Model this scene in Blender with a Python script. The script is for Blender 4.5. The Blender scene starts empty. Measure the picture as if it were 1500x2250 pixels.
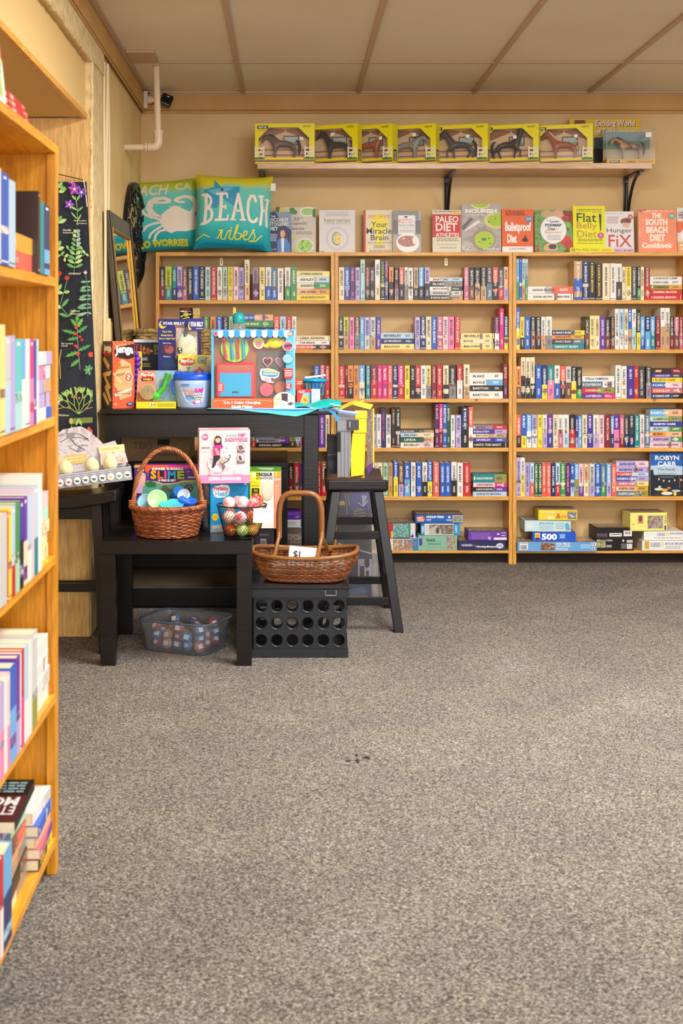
import bpy, math, random
from mathutils import Vector, Matrix
random.seed(7)
SC = bpy.context.scene
COL = SC.collection
# ------------------------------------------------------------------ camera
# measured frame: principal lines meet at pixel (637,733); focal length 2900 px of 2250 px height
F, CX, CY, EYE = 2900.0, 637.0, 733.0, 1.2
cam = bpy.data.cameras.new('camera'); camo = bpy.data.objects.new('camera', cam); COL.objects.link(camo)
camo.location = (0, 0, EYE); camo.rotation_euler = (math.pi/2, 0, 0)
cam.sensor_fit = 'AUTO'; cam.sensor_width = 36; cam.lens = F/2250*36
cam.shift_x = (750-CX)/2250; cam.shift_y = -(1125-CY)/2250
cam.clip_start = .05; cam.clip_end = 60
cam.dof.use_dof = True; cam.dof.focus_distance = 6.0; cam.dof.aperture_fstop = 6.5
SC.camera = camo
SC.view_settings.view_transform = 'Standard'; SC.view_settings.look = 'None'
SC.view_settings.gamma = 1; SC.view_settings.use_curve_mapping = False
SC.view_settings.exposure = 0.42
SC.cycles.max_bounces = 6; SC.cycles.transparent_max_bounces = 24
try: SC.cycles.use_denoising = True
except Exception: pass
# ------------------------------------------------------------------ world and lights
w = bpy.data.worlds.new('world'); SC.world = w; w.use_nodes = True
w.node_tree.nodes['Background'].inputs[0].default_value = (1.0, .97, .90, 1)
w.node_tree.nodes['Background'].inputs[1].default_value = 0.42
def area(name, loc, rot, sx, sy, power, col):
    l = bpy.data.lights.new(name, 'AREA'); l.shape = 'RECTANGLE'; l.size = sx; l.size_y = sy
    l.energy = power; l.color = col
    o = bpy.data.objects.new(name, l); COL.objects.link(o); o.location = loc; o.rotation_euler = rot
WARM = (1.0, .96, .88)
area('ceiling_panel_light', (.67, 3.95, 2.455), (0,0,0), .55, 1.15, 70, WARM)
area('ceiling_panel_light', (2.5, 3.95, 2.455), (0,0,0), .55, 1.15, 60, WARM)
area('ceiling_panel_light', (.67, .6, 2.455), (0,0,0), .55, 1.15, 44, WARM)
area('ceiling_panel_light', (3.1, .6, 2.455), (0,0,0), .55, 1.15, 44, WARM)
area('added_daylight_fill', (1.2, -3.2, 1.75), (math.radians(86),0,0), 4.2, 1.6, 140, (.97,.97,1.0))  # unseen area light added behind the camera for carpet sheen and a brighter back wall
# ------------------------------------------------------------------ helpers
def PX(px, py, Y): return ((px-CX)*Y/F, Y, EYE-(py-CY)*Y/F)
def XX(px, Y): return (px-CX)*Y/F
def ZZ(py, Y): return EYE-(py-CY)*Y/F
def lin(h):
    o = []
    for i in (0,2,4):
        c = int(h[i:i+2],16)/255; o.append(c/12.92 if c<=.04045 else ((c+.055)/1.055)**2.4)
    return (o[0],o[1],o[2],1)
PAL = dict(bk=('black','1e1b1e'),dg=('dark grey','423d42'),gy=('grey','8c8a88'),lg=('light grey','cfcfce'),wh=('white','f2ede6'),
 cr=('cream','f2e2ba'),ta=('tan','cba172'),br=('brown','7c4a3a'),db=('dark brown','3c2622'),mr=('maroon','8a1c30'),rd=('red','cf2a2c'),
 co=('coral','ec6450'),og=('orange','f29848'),pe=('peach','f7ba8c'),ye=('yellow','f4e040'),py=('pale yellow','f7e48c'),go=('golden','dba630'),
 lm=('lime','cbd434'),gr=('green','469650'),dk=('dark green','1c5840'),pg=('pale green','b4d8b4'),te=('teal','1c8890'),tu=('turquoise','5cc8c8'),
 aq=('aqua','b0dcdc'),bl=('blue','2c60c4'),sk=('sky blue','6cb0e8'),pb=('pale blue','bcd6ee'),nv=('navy','1c2f68'),ind=('indigo','4038a0'),
 pu=('purple','6c32a4'),la=('lavender','bba8e0'),pl=('plum','5c2060'),pi=('pink','f484b4'),pp=('pale pink','f6ccd6'),ma=('magenta','e42484'),
 ro=('rose','c86c80'),mv=('mauve','9c8898'),sl=('slate blue','5c7c94'),ol=('olive','98983c'))
PAL['in'] = PAL.pop('ind')
MC = {}
def hexof(c): return PAL[c][1] if c in PAL else c
def mat(c, rough=.5, metal=0, spec=.4, coat=0):
    h = hexof(c); k = (h, rough, metal, spec, coat)
    if k in MC: return MC[k]
    m = bpy.data.materials.new('paint_'+h); m.use_nodes = True; b = m.node_tree.nodes['Principled BSDF']
    b.inputs['Base Color'].default_value = lin(h); b.inputs['Roughness'].default_value = rough
    b.inputs['Metallic'].default_value = metal; b.inputs['Specular IOR Level'].default_value = spec
    b.inputs['Coat Weight'].default_value = coat; b.inputs['Coat Roughness'].default_value = .12
    MC[k] = m; return m
def nodes(name):
    m = bpy.data.materials.new(name); m.use_nodes = True; t = m.node_tree
    return m, t, t.nodes['Principled BSDF']
def N(t, typ, **kw):
    n = t.nodes.new(typ)
    for k, v in kw.items():
        if k.startswith('i_'):
            n.inputs[k[2:].replace('_',' ')].default_value = v
        else: setattr(n, k, v)
    return n
def ramp(t, cols, const=False):
    r = t.nodes.new('ShaderNodeValToRGB'); cr = r.color_ramp
    cr.interpolation = 'CONSTANT' if const else 'LINEAR'
    while len(cr.elements) < len(cols): cr.elements.new(.5)
    for e, (p, c) in zip(cr.elements, cols): e.position = p; e.color = lin(hexof(c))
    return r
def picture(cols, scale=60, seed=0, rough=.35):
    """printed illustration: irregular patches of the given inks"""
    k = ('pic', tuple(cols), scale, seed)
    if k in MC: return MC[k]
    m, t, b = nodes('printed_picture'); tc = N(t,'ShaderNodeTexCoord'); mp = N(t,'ShaderNodeMapping')
    mp.inputs['Location'].default_value = (seed*3.1, seed*1.7, seed*.9)
    n = N(t,'ShaderNodeTexNoise', i_Scale=scale, i_Detail=4.0, i_Roughness=.65, i_Distortion=.6)
    k0 = len(cols); r = ramp(t, [(.28+.46*i/k0 if i else 0, c) for i, c in enumerate(cols)])
    L = t.links.new; L(tc.outputs['Object'], mp.inputs[0]); L(mp.outputs[0], n.inputs['Vector']); L(n.outputs['Fac'], r.inputs[0])
    L(r.outputs[0], b.inputs['Base Color']); b.inputs['Roughness'].default_value = rough
    MC[k] = m; return m
def wood(name, c0, c1, c2, scale=(1,1,1), rough=.45, knots=True, axis='X'):
    m, t, b = nodes(name); L = t.links.new
    tc = N(t,'ShaderNodeTexCoord'); mp = N(t,'ShaderNodeMapping'); mp.inputs['Scale'].default_value = scale
    n = N(t,'ShaderNodeTexNoise', i_Scale=2.2, i_Detail=5.0, i_Roughness=.6, i_Distortion=.4)
    L(tc.outputs['Object'], mp.inputs[0]); L(mp.outputs[0], n.inputs['Vector'])
    n2 = N(t,'ShaderNodeTexNoise', i_Scale=14.0, i_Detail=3.0, i_Roughness=.6); L(mp.outputs[0], n2.inputs['Vector'])
    r = ramp(t, [(.3,c0),(.5,c1),(.72,c2)]); r2 = ramp(t, [(.35,'b8b0a8'),(.6,'ffffff')])
    L(n.outputs['Fac'], r.inputs[0]); L(n2.outputs['Fac'], r2.inputs[0])
    mx = N(t,'ShaderNodeMix', data_type='RGBA', blend_type='MULTIPLY'); mx.inputs[0].default_value = .6
    L(r.outputs[0], mx.inputs[6]); L(r2.outputs[0], mx.inputs[7]); out = mx.outputs[2]
    if knots:
        v = N(t,'ShaderNodeTexVoronoi', i_Scale=3.3); L(tc.outputs['Object'], v.inputs['Vector'])
        rk = ramp(t, [(0,'5a2c14'),(.035,'6a3818'),(.06,'ffffff')]); L(v.outputs['Distance'], rk.inputs[0])
        mk = N(t,'ShaderNodeMix', data_type='RGBA', blend_type='MULTIPLY'); mk.inputs[0].default_value = .85
        L(out, mk.inputs[6]); L(rk.outputs[0], mk.inputs[7]); out = mk.outputs[2]
    L(out, b.inputs['Base Color']); b.inputs['Roughness'].default_value = rough
    bp = N(t,'ShaderNodeBump', i_Strength=.12, i_Distance=.002); L(n2.outputs['Fac'], bp.inputs['Height']); L(bp.outputs[0], b.inputs['Normal'])
    return m
def plaster(name, base, dark, light, scale=6, bump=.1, bscale=120, rough=.7):
    m, t, b = nodes(name); L = t.links.new
    tc = N(t,'ShaderNodeTexCoord'); n = N(t,'ShaderNodeTexNoise', i_Scale=scale, i_Detail=4.0, i_Roughness=.55)
    L(tc.outputs['Object'], n.inputs['Vector']); r = ramp(t, [(.3,dark),(.5,base),(.75,light)]); L(n.outputs['Fac'], r.inputs[0])
    n2 = N(t,'ShaderNodeTexNoise', i_Scale=bscale, i_Detail=3.0); L(tc.outputs['Object'], n2.inputs['Vector'])
    bp = N(t,'ShaderNodeBump', i_Strength=bump, i_Distance=.004); L(n2.outputs['Fac'], bp.inputs['Height']); L(bp.outputs[0], b.inputs['Normal'])
    L(r.outputs[0], b.inputs['Base Color']); b.inputs['Roughness'].default_value = rough
    return m
def film(name='clear_film', tint='ffffff', mixf=.05, rough=.08):
    m, t, b = nodes(name); L = t.links.new
    tr = N(t,'ShaderNodeBsdfTransparent'); tr.inputs[0].default_value = lin(tint)
    mx = N(t,'ShaderNodeMixShader'); b.inputs['Base Color'].default_value = (.9,.9,.9,1); b.inputs['Roughness'].default_value = rough
    b.inputs['Specular IOR Level'].default_value = .8
    mx.inputs[0].default_value = mixf
    L(tr.outputs[0], mx.inputs[1]); L(b.outputs[0], mx.inputs[2]); L(mx.outputs[0], t.nodes['Material Output'].inputs[0])
    return m
FILM = film()
GLOW = {}
# ---- text outlines, cached
TX = {}
def glyphs(s, bold=0, shear=0):
    k = (s, bold, shear)
    if k in TX: return TX[k]
    c = bpy.data.curves.new('t','FONT'); c.body = s; c.resolution_u = 2; c.offset = bold; c.shear = shear
    o = bpy.data.objects.new('t', c); me = o.to_mesh()
    vs = [(v.co.x, v.co.y) for v in me.vertices]; fs = [tuple(p.vertices) for p in me.polygons]
    o.to_mesh_clear(); bpy.data.objects.remove(o); bpy.data.curves.remove(c)
    if vs:
        x0 = min(v[0] for v in vs); x1 = max(v[0] for v in vs); y0 = min(v[1] for v in vs); y1 = max(v[1] for v in vs)
        vs = [((x-x0)/(x1-x0 or 1), (y-y0)/(y1-y0 or 1)) for x, y in vs]
        TX[k] = (vs, fs, (x1-x0)/(y1-y0 or 1))
    else: TX[k] = ([], [], 1)
    return TX[k]
V = Vector; CLIP = [0]
class M:
    def __init__(s): s.v=[]; s.f=[]; s.mi=[]; s.ms=[]; s.sm=[]; s.T=None
    def k(s, m):
        if isinstance(m, str): m = mat(m)
        if m not in s.ms: s.ms.append(m)
        return s.ms.index(m)
    def add(s, vs, fs, m, smooth=False):
        b = len(s.v)
        if s.T is not None: vs = [s.T @ V(v) for v in vs]
        s.v += [tuple(v) for v in vs]; i = s.k(m)
        for f in fs: s.f.append(tuple(b+j for j in f)); s.mi.append(i); s.sm.append(smooth)
    def poly(s, pts, m): s.add(pts, [tuple(range(len(pts)))], m)
    def box(s, x0,y0,z0,x1,y1,z1, m, skip='', fm=None):
        v = [(x0,y0,z0),(x1,y0,z0),(x1,y1,z0),(x0,y1,z0),(x0,y0,z1),(x1,y0,z1),(x1,y1,z1),(x0,y1,z1)]
        F_ = dict(b=(3,2,1,0), t=(4,5,6,7), f=(0,1,5,4), r=(1,2,6,5), k=(2,3,7,6), l=(3,0,4,7))
        for n, f in F_.items():
            if n not in skip: s.add([v[i] for i in f], [(0,1,2,3)], (fm or {}).get(n, m))
    def tube(s, pts, r, m, n=8, closed=False, flat=1.0):
        P = [V(p) for p in pts]; L = len(P); rs = r if isinstance(r,(list,tuple)) else [r]*L
        vs = []; prev = None
        for i, p in enumerate(P):
            a = P[(i-1)%L] if (closed or i) else P[i]; b = P[(i+1)%L] if (closed or i<L-1) else P[i]
            t = (b-a).normalized() if (b-a).length>1e-9 else V((0,0,1))
            if prev is None:
                u = t.orthogonal().normalized()
                if abs(t.z)<.95: u = V((0,0,1)) - t*t.z; u.normalize()
            else:
                u = prev - t*prev.dot(t); u.normalize()
            prev = u; w_ = t.cross(u)
            for j in range(n):
                a_ = 2*math.pi*j/n; vs.append(p + (u*math.cos(a_) + w_*math.sin(a_)*flat)*rs[i])
        fs = []
        for i in range(L if closed else L-1):
            for j in range(n):
                a_ = i*n+j; b_ = i*n+(j+1)%n; c_ = ((i+1)%L)*n+(j+1)%n; d_ = ((i+1)%L)*n+j
                fs.append((a_,b_,c_,d_))
        s.add(vs, fs, m, True)
        if not closed: s.add(vs[:n], [tuple(range(n))[::-1]], m); s.add(vs[-n:], [tuple(range(n))], m)
    def lathe(s, prof, m, n=24, c=(0,0,0), sx=1, sy=1, rr=None, cap=True):
        """prof: (r,z); rr(angle)->radius factor for superellipse plans"""
        vs = []
        for r, z in prof:
            for j in range(n):
                a = 2*math.pi*j/n; q = rr(a) if rr else 1
                vs.append((c[0]+r*q*math.cos(a)*sx, c[1]+r*q*math.sin(a)*sy, c[2]+z))
        fs = [(i*n+j, i*n+(j+1)%n, (i+1)*n+(j+1)%n, (i+1)*n+j) for i in range(len(prof)-1) for j in range(n)]
        s.add(vs, fs, m, True)
        if cap:
            s.add(vs[:n], [tuple(range(n))[::-1]], m); s.add(vs[-n:], [tuple(range(n))], m)
    def ball(s, c, rx, ry, rz, m, n=16, k=10):
        prof = [(math.sin(math.pi*i/k), -math.cos(math.pi*i/k)) for i in range(k+1)]
        vs = []
        for r, z in prof:
            for j in range(n): a = 2*math.pi*j/n; vs.append((c[0]+r*rx*math.cos(a), c[1]+r*ry*math.sin(a), c[2]+rz*z))
        s.add(vs, [(i*n+j, i*n+(j+1)%n, (i+1)*n+(j+1)%n, (i+1)*n+j) for i in range(k) for j in range(n)], m, True)
    def art(s, items, rect, O, U, W_, w, h, e=.0005, de=.00018, rough=.4):
        """flat printing on a face: items in source units of rect, mapped on the w x h face"""
        O, U, W_ = V(O), V(U).normalized(), V(W_).normalized(); Nn = U.cross(W_)
        x0,y0,x1,y1 = rect; cnt = [0]
        def P(x, y):
            x = min(max(x,min(x0,x1)-CLIP[0]),max(x0,x1)+CLIP[0]); y = min(max(y,min(y0,y1)-CLIP[0]),max(y0,y1)+CLIP[0]); return O + U*((x-x0)/(x1-x0)*w) + W_*((y1-y)/(y1-y0)*h) + Nn*(e+de*cnt[0])
        for it in items:
            k = it[0]; cnt[0] += 1
            if k == 'r': _,a,b,c,d,m = it; s.poly([P(a,d),P(c,d),P(c,b),P(a,b)], MM(m,rough))
            elif k == 'e':
                _,cx,cy,rx,ry,m = it; s.poly([P(cx+rx*math.cos(q*math.pi/10), cy-ry*math.sin(q*math.pi/10)) for q in range(20)], MM(m,rough))
            elif k == 'p':
                q = it[1]; pts = [P(q[i],q[i+1]) for i in range(0,len(q),2)]
                a2 = sum((q[i]*q[(i+3)%len(q)]-q[(i+2)%len(q)]*q[i+1]) for i in range(0,len(q),2))
                if a2 > 0: pts = pts[::-1]
                s.poly(pts, MM(it[2],rough))
            elif k == 'l':
                q = it[1]; wd = it[2]
                for i in range(0,len(q)-2,2):
                    a,b,c,d = q[i:i+4]; L = math.hypot(c-a,d-b) or 1; nx,ny = -(d-b)/L*wd/2,(c-a)/L*wd/2
                    s.poly([P(a+nx,b+ny),P(c+nx,d+ny),P(c-nx,d-ny),P(a-nx,b-ny)], MM(it[3],rough))
            elif k == 't':
                _,tx,a,b,c,d,m = it[:7]; st = it[7] if len(it)>7 else ''
                g,fs,_r = glyphs(tx, .025 if 'b' in st else (.05 if 'B' in st else .006), .35 if 'i' in st else 0)
                if 'v' in st: vs = [P(a+(c-a)*v, b+(d-b)*u) for u,v in g]
                elif 'u' in st: vs = [P(c-(c-a)*v, d-(d-b)*u) for u,v in g]
                elif 'f' in st: vs = [P(c-(c-a)*u, b+(d-b)*v) for u,v in g]
                elif 'a' in st:
                    vs = [P(a+(c-a)*u, d-(d-b)*v - (d-b)*.12*math.sin(math.pi*u)) for u,v in g]
                else: vs = [P(a+(c-a)*u, d-(d-b)*v) for u,v in g]
                s.add(vs, fs, MM(m,rough))
            elif k == 'm':
                _,a,b,c,d,m,rows = it; rr = random.Random(int(a*7+b*13)); lh = (d-b)/rows
                for q in range(rows):
                    x = a + (0 if rows<2 else rr.uniform(0,.08)*(c-a)); y = b+q*lh
                    while x < c-(c-a)*.05:
                        wl = min(rr.uniform(.08,.22)*(c-a), c-x); s.poly([P(x,y+lh*.6),P(x+wl,y+lh*.6),P(x+wl,y+lh*.12),P(x,y+lh*.12)], MM(m,rough)); x += wl+(c-a)*.03
    def build(s, name, parent=None, bevel=0, loc=None, rot=None, solid=0, seg=2):
        me = bpy.data.meshes.new(name); me.from_pydata(s.v, [], s.f)
        for m in s.ms: me.materials.append(m)
        me.polygons.foreach_set('material_index', s.mi); me.polygons.foreach_set('use_smooth', s.sm); me.update()
        o = bpy.data.objects.new(name, me); COL.objects.link(o)
        if bevel or solid:
            import bmesh
            bm = bmesh.new(); bm.from_mesh(me); bmesh.ops.remove_doubles(bm, verts=bm.verts, dist=1e-6); bm.to_mesh(me); bm.free()
        if solid:
            d = o.modifiers.new('thickness','SOLIDIFY'); d.thickness = solid; d.offset = -1
        if bevel:
            d = o.modifiers.new('bevel','BEVEL'); d.width = bevel; d.segments = seg; d.limit_method = 'ANGLE'; d.angle_limit = .6
        if parent: o.parent = parent
        if loc: o.location = loc
        if rot: o.rotation_euler = rot
        return o
def MM(m, rough=.4): return mat(m, rough) if isinstance(m, str) else m
LABELS = {}
def tag(o, label, cat, group=None):
    o['label'] = label; o['category'] = cat
    if group: o['group'] = group
    n = len(label.split())
    if n > 16 or n < 4: print('LABEL LENGTH', n, label)
    if label in LABELS and not group: print('DUP', label)
    LABELS[label] = 1
    return o
def thing(name, label, cat, loc=(0,0,0), rz=0, group=None, rot=None):
    o = bpy.data.objects.new(name, None); o.empty_display_size = .05; COL.objects.link(o); o.location = loc
    o.rotation_euler = rot or (0,0,rz); return tag(o, label, cat, group)
def struct(name, m, **kw):
    o = m.build(name, **kw); o['kind'] = 'structure'; return o
R = math.radians
# ================================================================== THE ROOM
LW, BW, CE = -.796, 7.06, 2.478           # left wall x, back wall y, ceiling z
PINE = wood('pine_wood','e6a03c','efb052','f3bc62', scale=(.8,6,14), rough=.38)
PINEV = wood('pine_wood_upright','e09a3e','edae54','f2bd6a', scale=(10,6,.8), rough=.38)
PINEO = wood('orange_pine','f09818','f8a824','fcb634', scale=(10,.9,12), rough=.34, knots=False)
PINEOV = wood('orange_pine_upright','d88c14','e69c1e','f0aa2c', scale=(12,10,.8), rough=.34)
WALLM = plaster('beige_wall','e2c08a','dab67e','e8ca98', scale=2.5, bump=.08)
PANELM = plaster('cream_panel_wall','f0d090','e8c680','f4daa0', scale=5, bump=.15, bscale=40)
ROUGHM = plaster('rough_cream_plaster','e4cc98','d0b47e','f0dcb0', scale=26, bump=.9, bscale=55)
CROWNM = plaster('tan_crown_paint','cc9c5c','c49450','d4a668', scale=4, bump=.04)
def carpet():
    m, t, b = nodes('loop_pile_carpet'); L = t.links.new
    tc = N(t,'ShaderNodeTexCoord'); mp = N(t,'ShaderNodeMapping'); mp.inputs['Rotation'].default_value = (0,0,.5); mp.inputs['Scale'].default_value = (.8,1.9,1)
    L(tc.outputs['Object'], mp.inputs[0])
    v = N(t,'ShaderNodeTexVoronoi', i_Scale=300.0); L(mp.outputs[0], v.inputs['Vector'])
    n = N(t,'ShaderNodeTexNoise', i_Scale=250.0, i_Detail=2.0); L(mp.outputs[0], n.inputs['Vector'])
    sep = N(t,'ShaderNodeSeparateColor'); L(v.outputs['Color'], sep.inputs[0])
    r = ramp(t, [(0,'444044'),(.3,'7a7678'),(.55,'a09c9c'),(.8,'ccc6c0'),(1,'f6f2ea')]); L(sep.outputs[0], r.inputs[0])
    rd_ = ramp(t, [(.0,'ffffff'),(.5,'d8d4d0'),(.8,'6c6660')]); L(v.outputs['Distance'], rd_.inputs[0])
    mx = N(t,'ShaderNodeMix', data_type='RGBA', blend_type='MULTIPLY'); mx.inputs[0].default_value = .8
    L(r.outputs[0], mx.inputs[6]); L(rd_.outputs[0], mx.inputs[7])
    nb = N(t,'ShaderNodeTexNoise', i_Scale=3.0, i_Detail=3.0); L(tc.outputs['Object'], nb.inputs['Vector'])
    rb = ramp(t, [(.3,'e2e0e2'),(.55,'f2eee6'),(.75,'ffffff')]); L(nb.outputs['Fac'], rb.inputs[0])
    m2 = N(t,'ShaderNodeMix', data_type='RGBA', blend_type='MULTIPLY'); m2.inputs[0].default_value = 1
    L(mx.outputs[2], m2.inputs[6]); L(rb.outputs[0], m2.inputs[7]); out = m2.outputs[2]
    # three small dark wet marks on the pile
    geo = N(t,'ShaderNodeTexCoord'); nd = N(t,'ShaderNodeTexNoise', i_Scale=60.0); L(geo.outputs['Object'], nd.inputs['Vector'])
    for px, py, rx, ry in ((764,1672,9,14),(785,1671,6.5,22),(783,1659,5,12),(805,1665,12,16)):
        Y = F*EYE/(py-CY); X = XX(px, Y); s = F/Y
        q = N(t,'ShaderNodeMapping', vector_type='TEXTURE'); q.inputs['Location'].default_value = (X,Y,0); q.inputs['Scale'].default_value = (rx/s, ry/s, 1)
        L(tc.outputs['Object'], q.inputs[0]); ln = N(t,'ShaderNodeVectorMath', operation='LENGTH'); L(q.outputs[0], ln.inputs[0])
        ad = N(t,'ShaderNodeMath', operation='ADD'); L(ln.outputs['Value'], ad.inputs[0]); L(nd.outputs['Fac'], ad.inputs[1])
        rs = ramp(t, [(0,'6c645e'),(.7,'7c746e'),(1,'ffffff')]); mu = N(t,'ShaderNodeMath', operation='MULTIPLY'); mu.inputs[1].default_value = .7
        L(ad.outputs[0], mu.inputs[0]); L(mu.outputs[0], rs.inputs[0])
        m3 = N(t,'ShaderNodeMix', data_type='RGBA', blend_type='MULTIPLY'); m3.inputs[0].default_value = 1
        L(out, m3.inputs[6]); L(rs.outputs[0], m3.inputs[7]); out = m3.outputs[2]
    L(out, b.inputs['Base Color']); b.inputs['Roughness'].default_value = .95; b.inputs['Specular IOR Level'].default_value = .1
    bp = N(t,'ShaderNodeBump', i_Strength=.7, i_Distance=.004, invert=True); L(v.outputs['Distance'], bp.inputs['Height']); L(bp.outputs[0], b.inputs['Normal'])
    return m
m = M(); m.poly([(-1.6,-4,0),(6,-4,0),(6,BW,0),(-1.6,BW,0)], carpet()); struct('floor', m)
m = M(); m.poly([(LW,BW,0),(6,BW,0),(6,BW,CE),(LW,BW,CE)], WALLM); struct('wall_back', m)
m = M()                                                     # left wall: plastered reveal frame, header panel, alcove
m.box(LW-.1,5.56,0,LW,BW,CE,PANELM,skip='b')
m.box(LW-.1,5.245,0,LW+.006,5.56,2.285,ROUGHM,skip='b')
m.box(LW-.1,-4,2.285,LW+.014,5.56,CE,ROUGHM,skip='')
m.box(LW-.1,-4,2.07,LW-.016,5.245,2.285,mat('e6c384',.6),skip='')
struct('wall_left', m)
m = M(); m.box(-1.6,-4,2.07,LW-.1,5.245,2.11,mat('d8a860',.6)); m.box(-1.62,-4,0,-1.6,5.245,2.11,WALLM); m.box(-1.6,5.262,0,LW-.1,5.3,2.11,WALLM); struct('wall_left', m)
# rough caulk bead round the header panel
random.seed(3)
def bead(pts, r, jit):
    P = []
    for a, b in zip(pts[:-1], pts[1:]):
        a, b = V(a), V(b); k = max(2, int((b-a).length/.02))
        for i in range(k): P.append(a.lerp(b, i/k)+V((random.uniform(-jit,jit)*.5,random.uniform(-jit,jit),random.uniform(-jit,jit))))
    return P
m = M(); m.tube(bead([(LW+.008,1.5,2.283),(LW+.008,5.25,2.283),(LW+.004,5.25,.6)],.006,.004), .007, ROUGHM, n=6); struct('trim_1', m)
m = M(); PP = wood('raw_pine_panel','e4b468','ebc078','f0c888', scale=(14,3,.9), rough=.5, knots=False)
m.box(-1.6,5.228,0,LW+.002,5.243,2.052,PP); struct('trim_2', m)
m = M(); m.box(LW-.02,-4,2.05,LW-.006,5.227,2.07,PINE); m.box(-1.6,-4,2.058,LW-.0201,5.227,2.07,mat('d8ac6c',.6)); struct('trim_3', m)
m = M(); m.box(LW+.0145,-4,2.388,LW+.026,BW,CE,CROWNM); m.box(LW+.0145,-4,2.376,LW+.02,BW,2.388,CROWNM); struct('trim_4', m, bevel=.003)
m = M(); m.box(LW+.026,BW-.028,2.392,6,BW,CE,CROWNM); m.box(LW,BW-.012,2.376,6,BW,2.392,CROWNM); struct('trim_5', m, bevel=.003)
# ceiling: 2 ft by 4 ft lay-in tiles in a metal grid
CT = plaster('ceiling_tile','f0e2c8','ecdcc0','f4e8d2', scale=1.5, bump=.12, bscale=90)
GR = mat('c6a98c',.5)
m = M(); m.poly([(-1.6,-4,CE+.012),(-1.6,BW,CE+.012),(6,BW,CE+.012),(6,-4,CE+.012)], CT); struct('ceiling', m)
m = M(); gx = -.252-.61*0
for k in range(0,11): x = -.252+.6145*k; m.box(x-.012,-4,CE+.002,x+.012,BW,CE+.0115,GR)
for k in range(0,9): y = 6.25-1.215*k; m.box(LW+.03,y-.012,CE+.0025,6,y+.012,CE+.0112,GR)
m.box(LW+.026,BW-.05,CE,6,BW-.028,CE+.011,GR); m.box(LW+.026,-4,CE,LW+.048,BW,CE+.011,GR)
m.box(LW+.05,6.0,CE-.001,-.62,6.24,CE+.011,mat('c6a684',.6))
struct('trim_6', m)
# surface cables and pipes on the left wall
CABM = mat('eddcb4',.5)
for i, (y, x, r, lab) in enumerate(((5.585,.012,.006,'thin cream cable running up the left wall nearest the rough plaster'),
        (5.63,.013,.0075,'cream cable running down the left wall, middle of three'),(5.68,.013,.006,'cream cable on the left wall nearest the standing mirror'))):
    P = [(LW+x+.004*math.sin(z*5+i*2), y+.012*math.sin(z*3.1+i*1.7), z) for z in [.95+.05*k for k in range(29)]]
    m = M(); m.tube(P, r, CABM, n=8); tag(m.build('wall_cable'), lab, 'cable', 'cables on the left wall')
t = thing('junction_box','cream electrical junction box low on left wall above the black table','electrical box',(LW+.001,5.63,1.205))
m = M(); m.box(0,-.035,-.06,.035,.04,.06,'e4cd98'); m.build('housing', t, bevel=.006)
m = M(); m.box(.0355,-.025,-.045,.04,.03,.045,'d8c088'); m.build('cover_plate', t, bevel=.003)
# PVC pipe with elbow
PV = mat('ecd4b4',.3)
t = thing('drain_pipe','cream plastic pipe dropping from the ceiling and elbowing into left wall','pipe',(XX(343,6.36),6.36,0))
m = M(); m.tube([(0,0,CE+.01),(0.01,0,2.15)], .0155, PV, n=16); m.build('vertical_pipe', t)
m = M(); zE = 2.098; P = [(.011-.03*(1-math.cos(a)), 0, zE+.03-.03*math.sin(a)) for a in [i*math.pi/2/8 for i in range(9)]]
m.tube([(.01,0,2.17)]+[(.01,0,2.135)]+P[:], .021, PV, n=16); m.tube([(P[-1][0],0,zE),(P[-1][0]-.02,0,zE)],.021,PV,n=16)
m.tube([(.01,0,2.165),(.01,0,2.178)],.0235,PV,n=16); m.tube([(-.042,0,zE),(-.052,0,zE)],.0235,PV,n=16); m.build('elbow', t)
m = M(); xw = LW-t.location.x; m.tube([(-.04,0,zE),(xw,0,zE)], .0155, PV, n=16); m.build('horizontal_pipe', t)
t = thing('pipe_stub','short white pipe fitting on the left crown beside the camera','pipe',(LW+.027,6.93,2.428))
m = M(); m.box(0,-.012,-.045,.022,.012,.045,'e8d4b8'); m.build('bracket', t, bevel=.004)
m = M(); m.tube([(.022,0,0),(.075,0,0)],.014,PV,n=14); m.tube([(.022,0,0),(.045,0,0)],.02,PV,n=14); m.tube([(.06,0,0),(.078,0,0)],.017,PV,n=14); m.build('pipe', t)
t = thing('security_camera','small square black security camera below ceiling beside the vertical pipe','camera',(XX(365,6.96),6.96,ZZ(222,6.96)), rot=(R(-8),R(22),R(8)))
m = M(); m.box(-.031,-.03,-.031,.031,.02,.031,mat('141416',.25)); m.build('housing', t, bevel=.008, seg=3)
m = M(); m.tube([(0,-.031,0),(0,-.036,0)],.017,mat('0a0a0c',.1),n=20); m.box(-.004,-.0375,.012,.008,-.036,.018,'c8c8cc'); m.build('lens', t)
m = M(); m.tube([(0,.02,0),(.005,.066,.01)],.008,mat('141416',.4),n=10); m.build('mount', t)

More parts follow.
